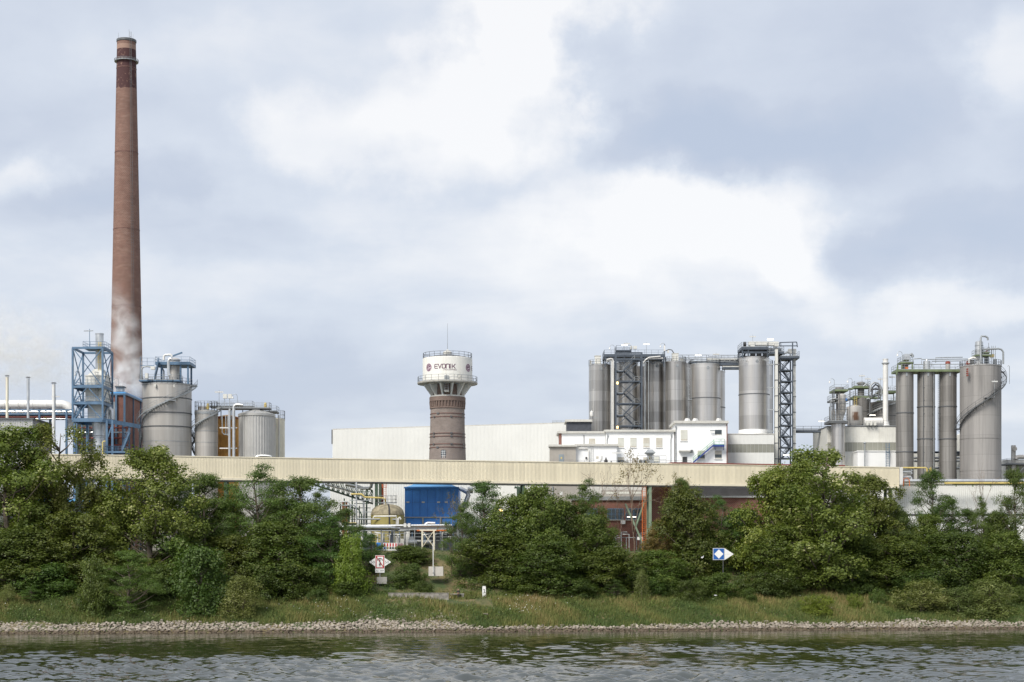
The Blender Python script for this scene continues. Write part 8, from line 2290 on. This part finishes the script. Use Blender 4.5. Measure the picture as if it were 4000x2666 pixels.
def right_low():
    Y = 344.0
    o = thing('white_low_shed', 'long low white ribbed shed behind the right locust trees', 'shed', (PX(3760, Y), Y, ZG))
    m = MB(); corrugated(m, (PX(3514, Y), Y), (PX(4150, Y), Y), PZ(2008, Y), PZ(1893, Y), .4, .06); m.build('ribbed_wall', MAT['hall'], o, sm=0)
    m = MB(); m.bx(PX(3512, Y), PX(4150, Y), Y - .25, Y + 8, PZ(1893, Y), PZ(1888, Y)); m.build('roof_edge', MAT['roofedge'], o)
    m = MB(); m.bx(PX(3514, Y), PX(4150, Y), Y + .1, Y + 7.8, ZG, PZ(1894, Y)); m.build('core', MAT['hall'], o)
    m = MB(); m.bx(PX(3514, Y), PX(4150, Y), Y - .3, Y + .05, PZ(2014, Y), PZ(2009, Y)); m.build('dark_base_rail', MAT['dkgrey'], o)
    m = MB(); m.bx(PX(3514, Y), PX(4150, Y), Y - .1, Y + .08, ZG, PZ(2015, Y)); m.build('lower_wall', MAT['white'], o)
    Y = 340.5
    q = thing('right_pipe_bridge', 'white and yellow pipes on green brackets along the low white shed roof', 'pipes', (PX(3760, Y), Y, PZ(1900, Y)))
    tb_part(q, 'white_pipe', MAT['alu'], [P(3520, 1880, Y), P(4150, 1880, Y)], .42, 14)
    tb_part(q, 'yellow_pipe', MAT['yellow'], [P(3690, 1889, Y - .3), P(4150, 1888, Y - .3)], .17, 10)
    tb_part(q, 'yellow_pipe', MAT['yellow'], [P(3520, 1828, Y), P(3615, 1828, Y), P(3621, 1831, Y), P(3622, 1845, Y), P(3622, 1886, Y)], .16, 10)
    tb_part(q, 'yellow_pipe', MAT['yellow'], [P(3630, 1900, Y - .2), P(3632, 1831, Y - .2), P(3636, 1826, Y - .2), P(3638, 1845, Y - .2)], .13, 8)
    for x in (3530, 3735, 3800, 3870, 3960): bm_part(q, 'bracket', MAT['green'], P(x, 1902, Y - .1), P(x, 1886, Y - .1), .22)
    bm_part(q, 'bracket_rail', MAT['green'], P(3720, 1893, Y - .1), P(4150, 1893, Y - .1), .16, .2)
    for y, xa in ((1836, 3522), (1846, 3522), (1866, 3522)):
        tb_part(q, 'short_pipe', MAT['alu'], [P(xa, y, Y + .5), P(3556, y - 2, Y + .5), P(3560, y + 6, Y + .5)], .3, 10)
    tb_part(q, 'orange_frame', MAT['orange'], [P(3529, 1900, Y - .5), P(3531, 1870, Y - .5), P(3545, 1868, Y - .5), P(3552, 1876, Y - .5), P(3553, 1900, Y - .5)], .09, 6)
    m = MB(); m.pb(3515, 3527, 1826, 1894, 339.6, 1.5); m.build('end_plate', MAT['wpipe'], q)
    # far right odds and ends
    Y = 372.0
    q = thing('far_exhaust_stack', 'stubby grey exhaust stack with a round side duct at the photo\'s right edge', 'stack', (PX(3961, Y), Y, ZG))
    m = MB(); m.bx(PX(3954, Y), PX(3968, Y), Y, Y + .9, ZG, PZ(1740, Y)); m.build('shaft', MAT['steelg'], q)
    m = MB(); m.cyl(P(3964, 1754, Y - .4), P(3964, 1754, Y + .6), S(9, Y), n=18); m.build('round_duct', MAT['steelg'], q)
    q = thing('far_process_frame', 'grey process frame with a thick pipe at the photo\'s right edge', 'frame', (PX(3985, Y), Y, ZG))
    m = MB(); m.tube([P(3968, 1795, Y), P(3972, 1788, Y), P(3982, 1786, Y), P(4150, 1786, Y)], .5, 12); m.build('thick_pipe', MAT['steelg'], q)
    platform(q, PX(3930, Y), PX(4150, Y), Y - .5, Y + 4, PZ(1812, Y), MAT['dkgrey'], MAT['grey'], True, .3)
    m = MB(); m.bx(PX(3930, Y + 4), PX(4150, Y + 4), Y + 4.1, Y + 12, ZG, PZ(1796, Y + 4)); m.build('rear_shed', MAT['offwhite'], q)
    for x in (3940, 3976, 4010): bm_part(q, 'post', MAT['green'], (PX(x, Y), Y, ZG), P(x, 1812, Y), .3)
    bm_part(q, 'brace', MAT['grey'], P(3976, 1850, Y), P(4010, 1815, Y), .16)
right_low()
# ------------------------------------------------------------------ signs, posts, people and gulls on the bank
SW = M('sign_white_enamel', (0.8, 0.8, 0.78), .4, 0, .03, .8, .15, (.5, .5, .47)); SR = M('sign_red_enamel', (0.42, 0.02, 0.025), .4); SB = M('sign_blue_enamel', (0.015, 0.1, 0.36), .4); SK = M('sign_black_enamel', (0.02, 0.02, 0.022), .4)

def flat_text(root, txt, size, cx, y, cz, w=None, name='lettering', mat=None):
    vs, fs = text_mesh(txt, size)
    x0, x1 = min(v[0] for v in vs), max(v[0] for v in vs)
    k = (w / (x1 - x0)) if w else 1.0
    z0, z1 = min(v[1] for v in vs), max(v[1] for v in vs)
    m = MB(); m.add([(cx + (v[0] - (x0 + x1) / 2) * k, y, cz + v[1] - (z0 + z1) / 2) for v in vs], fs)
    return m.build(name, mat or SK, root, sm=0)

def bank_y(px, py):
    """distance at which the photo point (px, py) lies on the bank surface"""
    best = None
    for Y in np.arange(262, 300, .05):
        if PZ(py, Y) <= gz(PX(px, Y), Y): return float(Y)
    return 299.0

def anchor_sign():
    Y = 285.5
    X_ = lambda x: PX(x, Y)
    Z_ = lambda y: PZ(y, Y)
    zg = gz(X_(1491), Y)
    o = thing('anchor_ban_sign', 'white river sign with red-framed barred anchor and 50 on both pointed wings', 'sign', (X_(1484), Y, zg))
    m = MB(); m.bx(X_(1466), X_(1502), Y, Y + .06, Z_(2222), Z_(2170)); b = m.build('panel', SW, o)
    m = MB(); w = S(3.6, Y)
    x0, x1, z0, z1 = X_(1467.5), X_(1500.5), Z_(2220.5), Z_(2171.5)
    m.bx(x0, x1, Y - .012, Y - .002, z1 - w, z1); m.bx(x0, x1, Y - .012, Y - .002, z0, z0 + w); m.bx(x0, x0 + w, Y - .012, Y - .002, z0 + w, z1 - w); m.bx(x1 - w, x1, Y - .012, Y - .002, z0 + w, z1 - w); m.build('red_border', SR, b)
    m = MB(); q = S(3.2, Y); m.prism([(x0 + w, Y - .01, z1 - w), (x0 + w, Y - .01, z1 - w - q * 1.5), (x1 - w - q * .3, Y - .01, z0 + w), (x1 - w, Y - .01, z0 + w), (x1 - w, Y - .01, z0 + w + q * 1.5), (x0 + w + q * .3, Y - .01, z1 - w)], (0, .007, 0)); m.build('red_bar', SR, b)
    # anchor, flukes up
    m = MB(); xc = X_(1484); ya = Y - .02
    m.bx(xc - S(1.6, Y), xc + S(1.6, Y), ya - .005, ya, Z_(2209), Z_(2183))
    arc = [(xc + S(10, Y) * cos(a), Z_(2191) + S(9, Y) * sin(a)) for a in np.linspace(radians(8), radians(172), 12)]
    for (xa, za), (xb, zb) in zip(arc[:-1], arc[1:]):
        m.beam((xa, ya - .003, za), (xb, ya - .003, zb), .008, S(2.6, Y), up=(0, 0, 1))
    for k in (-1, 1):
        m.prism([(xc + k * S(8, Y), ya, Z_(2190)), (xc + k * S(11.5, Y), ya, Z_(2192)), (xc + k * S(10.5, Y), ya, Z_(2186.5))], (0, -.006, 0))
    m.bx(xc - S(4.5, Y), xc + S(4.5, Y), ya - .006, ya, Z_(2206.5), Z_(2204.5))
    ring = [(xc + S(2.3, Y) * cos(a), Z_(2210.5) + S(2.3, Y) * sin(a)) for a in np.linspace(0, 2 * pi, 11)]
    for (xa, za), (xb, zb) in zip(ring[:-1], ring[1:]): m.beam((xa, ya - .003, za), (xb, ya - .003, zb), .008, .05)
    m.build('anchor_symbol', SK, b, sm=0)
    for k, nm in ((-1, 1449 - 1466), (1, 1)):
        xe = X_(1465.3) if k < 0 else X_(1502.7); xt = X_(1442) if k < 0 else X_(1527.5)
        m = MB(); m.prism([(xe, Y, Z_(2213)), (xe, Y, Z_(2180)), (xt, Y, Z_(2196.5))] if k > 0 else [(xe, Y, Z_(2180)), (xe, Y, Z_(2213)), (xt, Y, Z_(2196.5))], (0, .05, 0)); wg = m.build('pointed_wing', SW, o, sm=0)
        flat_text(wg, '50', S(15, Y), X_(1456.5) if k < 0 else X_(1511.5), Y - .008, Z_(2196.5), S(14.5, Y))
    m = MB(); m.bx(X_(1466), X_(1502), Y, Y + .05, Z_(2238), Z_(2223)); pl = m.build('lower_plate', SW, o)
    flat_text(pl, 'Au', S(9, Y), X_(1473.5), Y - .008, Z_(2230.5), S(9, Y)); flat_text(pl, 'ass', S(9, Y), X_(1492.5), Y - .008, Z_(2230.2), S(13, Y))
    tb_part(o, 'post', MAT['grey'], [(X_(1484), Y + .12, zg - .2), (X_(1484), Y + .12, Z_(2172))], .07, 8)
    Yb = Y - .5
    m = MB(); m.pb(1472, 1511, 2255, 2281, Yb, 1.0); tag(m.build('concrete_block', MAT['concrete'], None, P(1491, 2281, Yb)), 'weathered concrete block at the foot of the anchor sign', 'block')
anchor_sign()

def diamond_sign():
    Y = edge_y(PX(2823, 289)) + 19.0
    X_ = lambda x: PX(x, Y)
    Z_ = lambda y: PZ(y, Y)
    zg = gz(X_(2824), Y)
    o = thing('blue_diamond_sign', 'blue river sign with white diamond and white arrow point, before the dark bushes', 'sign', (X_(2824), Y, zg))
    m = MB(); m.bx(X_(2785), X_(2830), Y, Y + .06, Z_(2188), Z_(2142)); b = m.build('panel', SW, o)
    m = MB(); m.bx(X_(2786.5), X_(2828.5), Y - .012, Y - .002, Z_(2186.5), Z_(2143.5)); m.build('blue_field', SB, b)
    m = MB(); c = (X_(2808), Z_(2165)); r = S(18, Y); m.prism([(c[0], Y - .02, c[1] - r), (c[0] + r, Y - .02, c[1]), (c[0], Y - .02, c[1] + r), (c[0] - r, Y - .02, c[1])], (0, .006, 0)); m.build('white_diamond', SW, b, sm=0)
    m = MB(); m.prism([(X_(2831), Y, Z_(2165.4)), (X_(2866), Y, Z_(2165.2)), (X_(2831), Y, Z_(2143))], (0, .05, 0)); m.build('arrow_half', SW, o, sm=0)
    m = MB(); m.prism([(X_(2831), Y, Z_(2188)), (X_(2866), Y, Z_(2165.8)), (X_(2831), Y, Z_(2165.8))], (0, .05, 0)); m.build('arrow_half', SW, o, sm=0)
    tb_part(o, 'post', MAT['dkgrey'], [(X_(2825), Y + .12, zg - .3), (X_(2825), Y + .12, Z_(2143))], .06, 8)
diamond_sign()

def bank_things():
    Y = 286.5
    o = thing('concrete_mooring_block', 'pale concrete block on the slope at the foot of the mast', 'block', P(1704, 2250, Y))
    m = MB(); m.pb(1674, 1701.5, 2214, 2251, Y, 1.6); m.build('block_half', MAT['cblock'], o)
    m = MB(); m.pb(1702, 1731, 2214, 2251, Y + .02, 1.6); m.build('block_half', MAT['cblock'], o)
    q = thing('mast', 'slim pale mast rising from the concrete block', 'mast', P(1692.5, 2248, Y - .25))
    tb_part(q, 'pole', MAT['wpipe'], [P(1692.5, 2250, Y - .25), P(1692, 2121, Y - .25)], .085, 8)
    m = MB(); m.pb(1689.5, 1696, 2238, 2240, Y - .35, .3); m.build('clamp', MAT['dkgrey'], q)
    # low wall and bench slab by the path
    Yw = bank_y(1640, 2338)
    o = thing('low_concrete_wall', 'long low stained concrete wall at the back of the grass strip', 'wall', (PX(1640, Yw), Yw, PZ(2338, Yw)))
    n = 8
    for k in range(n):
        a = PX(1517 + (1753 - 1517) * k / n, Yw); b = PX(1517 + (1753 - 1517) * (k + 1) / n, Yw)
        m = MB(); m.bx(a + .012, b - .012, Yw, Yw + .45, PZ(2345, Yw), PZ(2318, Yw)); m.build('wall_section', MAT['stain'], o)
    m = MB(); m.bx(PX(1515, Yw), PX(1755, Yw), Yw - .05, Yw + .5, PZ(2318, Yw) + .002, PZ(2316.5, Yw)); m.build('coping', MAT['stain'], o)
    Yb = bank_y(1790, 2338)
    o = thing('stone_bench', 'concrete bench slab on blocks at the right end of the low wall', 'bench', (PX(1786, Yb), Yb + .3, PZ(2338, Yb)))
    m = MB(); m.bx(PX(1758, Yb), PX(1813, Yb), Yb + .2, Yb + .9, PZ(2323, Yb), PZ(2320, Yb)); m.build('seat_slab', MAT['concrete'], o)
    for x in (1760, 1800):
        m = MB(); m.bx(PX(x, Yb), PX(x + 11, Yb), Yb + .3, Yb + .85, PZ(2345, Yb), PZ(2323, Yb) - .002); m.build('support_block', MAT['stain'], o)
    b = MB(); c = P(1777, 2320, Yb + .4); b.lathe(c.x, c.y, [(.035, c.z), (.035, c.z + .16), (.015, c.z + .2), (.015, c.z + .26)], 10)
    tag(b.build('bottle', MAT['orange'], None, c), 'small amber bottle standing on the bench slab', 'bottle')
    # number post
    Yp = bank_y(1890, 2334); 
    o = thing('number_post', 'white concrete marker post with a black 3 on the river bank', 'marker post', P(1890, 2334, Yp))
    m = MB()
    pts = [P(1884, 2338, Yp), P(1898.5, 2338, Yp), P(1897.5, 2294, Yp), P(1896, 2290.5, Yp), P(1886, 2290.5, Yp), P(1884, 2293, Yp)]
    m.prism(pts, (0, .4, 0)); m.build('post_body', SW, o, sm=0)
    flat_text(o, '3', S(24, Yp), PX(1890.8, Yp), Yp - .01, PZ(2310, Yp), S(7.5, Yp), 'numeral')
    m = MB(); 
    Ys = bank_y(3296, 2322)
    o = thing('stake', 'thin white-topped stake in the grass right of the big poplar', 'stake', P(3296, 2322, Ys))
    tb_part(o, 'rod', MAT['grey'], [P(3297, 2326, Ys), P(3294, 2282, Ys)], .035, 6)
    tb_part(o, 'white_tip', SW, [P(3294.3, 2284, Ys), P(3293.9, 2272, Ys)], .06, 6)
    rng = np.random.RandomState(3)
    for px, py, s, lab in ((1716, 2386, 9, 'flat pale slab leaning in the grass above the stones'), (1722, 2398, 11, 'pale boulder in the grass below the leaning slab'), (1730, 2410, 6, 'small white stone between the two pale boulders'), (1759, 2432, 9, 'single pale boulder right of the yellow weeds'), (1897, 2399, 20, 'broad flat stone slab in the grass below the number post')):
        Yk = bank_y(px, py + s * .4); c = P(px, py, Yk)
        bm = bmesh.new(); p = rng.normal(0, 1, (14, 3)); p /= np.linalg.norm(p, axis=1)[:, None]
        for v in p * np.array([1, .8, .62 if s < 15 else .35]): bm.verts.new(v * S(s, Yk) * .6)
        bmesh.ops.convex_hull(bm, input=bm.verts); bmesh.ops.delete(bm, geom=[v for v in bm.verts if not v.link_faces], context='VERTS')
        me = bpy.data.meshes.new('boulder'); bm.to_mesh(me); bm.free(); me.materials.append(stone_mat)
        ob = bpy.data.objects.new('boulder', me); COL.objects.link(ob); ob.location = c; ob.rotation_euler = (0, rng.uniform(-.3, .3), 0); tag(ob, lab, 'boulder')
MAT['stain'] = M('dark_stained_concrete', (0.27, 0.25, 0.22), .9, 0, .3, 1.6, .9, (.07, .065, .055), .4)
MAT['cblock'] = M('pale_concrete', (0.5, 0.47, 0.42), .85, 0, .08, .9, .35, (.25, .22, .18), .2)
bank_things()

def person():
    Y = bank_y(1790, 2339) - .15; x = PX(1790, Y); z0 = gz(x, Y)
    H = 1.66
    o = thing('person', 'person with long dark hair in black clothes standing with hands together by the low wall', 'person', (x, Y, z0))
    skin = M('skin_tone', (0.55, 0.33, 0.24), .55); cloth = M('black_cloth', (0.018, 0.018, 0.021), .8, 0, .2, 6); hair = M('dark_hair', (0.02, 0.014, 0.012), .5)
    def skinned(name, verts, edges, radii, mat, parent, root=0, lev=2):
        me = bpy.data.meshes.new(name); me.from_pydata(verts, edges, [])
        ob = bpy.data.objects.new(name, me); COL.objects.link(ob)
        md = ob.modifiers.new('skin', 'SKIN'); md.use_smooth_shade = True
        for i, r in enumerate(radii):
            sv = me.skin_vertices[0].data[i]; sv.radius = (r, r) if not isinstance(r, tuple) else r; sv.use_root = (i == root)
        sb = ob.modifiers.new('sub', 'SUBSURF'); sb.levels = lev; sb.render_levels = lev
        dg = bpy.context.evaluated_depsgraph_get(); dg.update()
        m2 = bpy.data.meshes.new_from_object(ob.evaluated_get(dg)); m2.name = name
        ob.modifiers.clear(); ob.data = m2; m2.materials.clear(); m2.materials.append(mat)
        ob.parent = parent; ORG[ob.name] = ORG[o.name]
        return ob
    # one continuous body (skin); clothing laid over it
    V = [(0, 0, .92), (0, .01, 1.1), (0, .01, 1.3), (0, .0, 1.42), (0, -.01, 1.5)]
    E = [(0, 1), (1, 2), (2, 3), (3, 4)]; Rr = [(.13, .1), (.11, .085), (.13, .09), (.05, .05), (.05, .055)]
    for s in (-1, 1):
        b = len(V)
        V += [(s * .09, 0, .86), (s * .1, -.02, .48), (s * .1, .02, .09), (s * .11, -.12, .04)]; Rr += [.085, .055, .038, .032]
        E += [(0, b), (b, b + 1), (b + 1, b + 2), (b + 2, b + 3)]
        b = len(V)
        V += [(s * .17, .01, 1.36), (s * .22, .03, 1.1), (s * .08, -.2, 1.05), (s * .035, -.24, 1.07)]; Rr += [.05, .04, .03, (.03, .018)]
        E += [(2, b), (b, b + 1), (b + 1, b + 2), (b + 2, b + 3)]
        h = b + 3
        for f, (dx, dy, dz, ln) in enumerate(((-.03, -.045, .02, .03), (-.035, -.055, .006, .035), (-.035, -.052, -.008, .032), (-.03, -.042, -.02, .026), (.01, -.03, .035, .025))):
            b2 = len(V); p = V[h]
            V += [(p[0] + s * dx * .6, p[1] + dy * .6, p[2] + dz), (p[0] + s * dx * 1.2, p[1] + dy, p[2] + dz - ln * .5)]; Rr += [.0085, .007]
            E += [(h, b2), (b2, b2 + 1)]
    skinned('body', V, E, Rr, skin, o)
    # head with face
    m = MB(); m.lathe(0, 0, [(.02, -.125), (.055, -.11), (.07, -.07), (.079, -.02), (.082, .03), (.072, .08), (.045, .11), (.01, .122)], 18)
    m.v = [(a, b * 1.12 + (.012 if c > 0 else 0), c) for a, b, c in m.v]
    m.add([(-.012, -.085, -.03), (.012, -.085, -.03), (0, -.112, -.035), (0, -.088, .012)], [(0, 1, 2), (0, 2, 3), (1, 3, 2)])
    m.v = [(a + x, b + Y - .02, c + z0 + 1.58) for a, b, c in m.v]; hd = m.build('head', skin, o, sm=60)
    for s in (-1, 1):
        m = MB(); m.cyl((x + s * .03, Y - .115, z0 + 1.585), (x + s * .03, Y - .1, z0 + 1.585), .011, n=8); m.build('eye', SK, hd)
        m = MB(); m.cyl((x + s * .08, Y - .01, z0 + 1.575), (x + s * .092, Y - .005, z0 + 1.58), .026, .018, n=8); m.build('ear', skin, hd)
    m = MB(); m.beam((x - .022, Y - .105, z0 + 1.515), (x + .022, Y - .105, z0 + 1.515), .012); m.build('mouth', M('lips', (.4, .13, .12), .5), hd)
    m = MB()
    m.lathe(0, 0, [(.1, -.3), (.115, -.2), (.105, -.08), (.1, .03), (.086, .1), (.05, .135), (.01, .145)], 18, False)
    m.v = [(a, (b * 1.1 + .03) if b > -.02 or c > .05 else b * .35, c) for a, b, c in m.v]
    m.v = [(a + x, b + Y - .005, c + z0 + 1.58) for a, b, c in m.v]; m.build('hair', hair, o, sm=60)
    # clothing: loose black top and wide trousers
    V = [(0, 0, .88), (0, .01, 1.12), (0, .01, 1.3), (0, .0, 1.41)]; E = [(0, 1), (1, 2), (2, 3)]; Rr = [(.19, .14), (.15, .115), (.165, .115), (.075, .07)]
    for s in (-1, 1):
        b = len(V); V += [(s * .18, .01, 1.36), (s * .225, .03, 1.12), (s * .15, -.1, 1.06)]; Rr += [.068, .06, .05]; E += [(2, b), (b, b + 1), (b + 1, b + 2)]
    skinned('top', V, E, Rr, cloth, o)
    V = [(0, 0, .93)]; E = []; Rr = [(.17, .13)]
    for s in (-1, 1):
        b = len(V); V += [(s * .085, 0, .82), (s * .095, -.01, .48), (s * .095, .02, .16)]; Rr += [.105, .095, .085]; E += [(0, b), (b, b + 1), (b + 1, b + 2)]
    skinned('trousers', V, E, Rr, cloth, o)
person()

def gull(px, py, Y, span, bank, yaw, label):
    c = P(px, py, Y)
    wh = MAT['gullw']
    o = thing('gull', label, 'bird', c, 'gulls over the bank')
    o.rotation_euler = (0, bank, yaw)
    def put(m, name, mat):
        me = bpy.data.meshes.new(name); me.from_pydata(m.v, [], m.f); me.shade_smooth(); me.materials.append(mat)
        q = bpy.data.objects.new(name, me); COL.objects.link(q); q.parent = o; return q
    m = MB(); m.tube([(-.24, 0, 0), (-.17, 0, .005), (-.05, 0, 0), (.08, 0, .0), (.16, 0, .025), (.2, 0, .035), (.25, 0, .03), (.275, 0, .02), (.3, 0, .012)], [.012, .04, .068, .062, .042, .036, .03, .012, .004], 10)
    for s in (-1, 1):
        # shoulder, wrist, tip with chord and thickness
        sec = [(0.03, s * .04, .03, .15), (.07, s * span * .22, .1, .15), (.05, s * span * .38, .1, .12), (-.06, s * span * .5, .05, .02)]
        vs = []
        for xx, yy, zz, ch in sec:
            vs += [(xx + ch * .4, yy, zz), (xx - ch * .1, yy, zz + .016), (xx - ch * .6, yy, zz), (xx - ch * .1, yy, zz - .006)]
        fs = []
        for i in range(3):
            for k in range(4): fs.append((i * 4 + k, i * 4 + (k + 1) % 4, i * 4 + 4 + (k + 1) % 4, i * 4 + 4 + k))
        fs += [(0, 1, 2, 3), (15, 14, 13, 12)]
        m.add(vs, fs)
    m.add([(-.2, -.03, 0), (-.2, .03, 0), (-.36, .075, 0), (-.36, -.075, 0), (-.2, -.03, .012), (-.2, .03, .012), (-.36, .075, .006), (-.36, -.075, .006)], [(0, 3, 2, 1), (4, 5, 6, 7), (0, 1, 5, 4), (1, 2, 6, 5), (2, 3, 7, 6), (3, 0, 4, 7)])
    put(m, 'body', wh)
    m = MB(); m.cyl((.275, 0, .022), (.33, 0, .008), .012, .003, 6); put(m, 'beak', MAT['yellow'])
MAT['gullw'] = M('white_feathers', (0.8, 0.8, 0.8), .7)
gull(2745, 2178, 279, 1.15, radians(58), radians(200), 'white gull soaring with raised wings left of the blue diamond sign')
gull(2795, 2327, 262, 1.0, radians(12), radians(10), 'white gull flying low over the grass below the blue diamond sign')
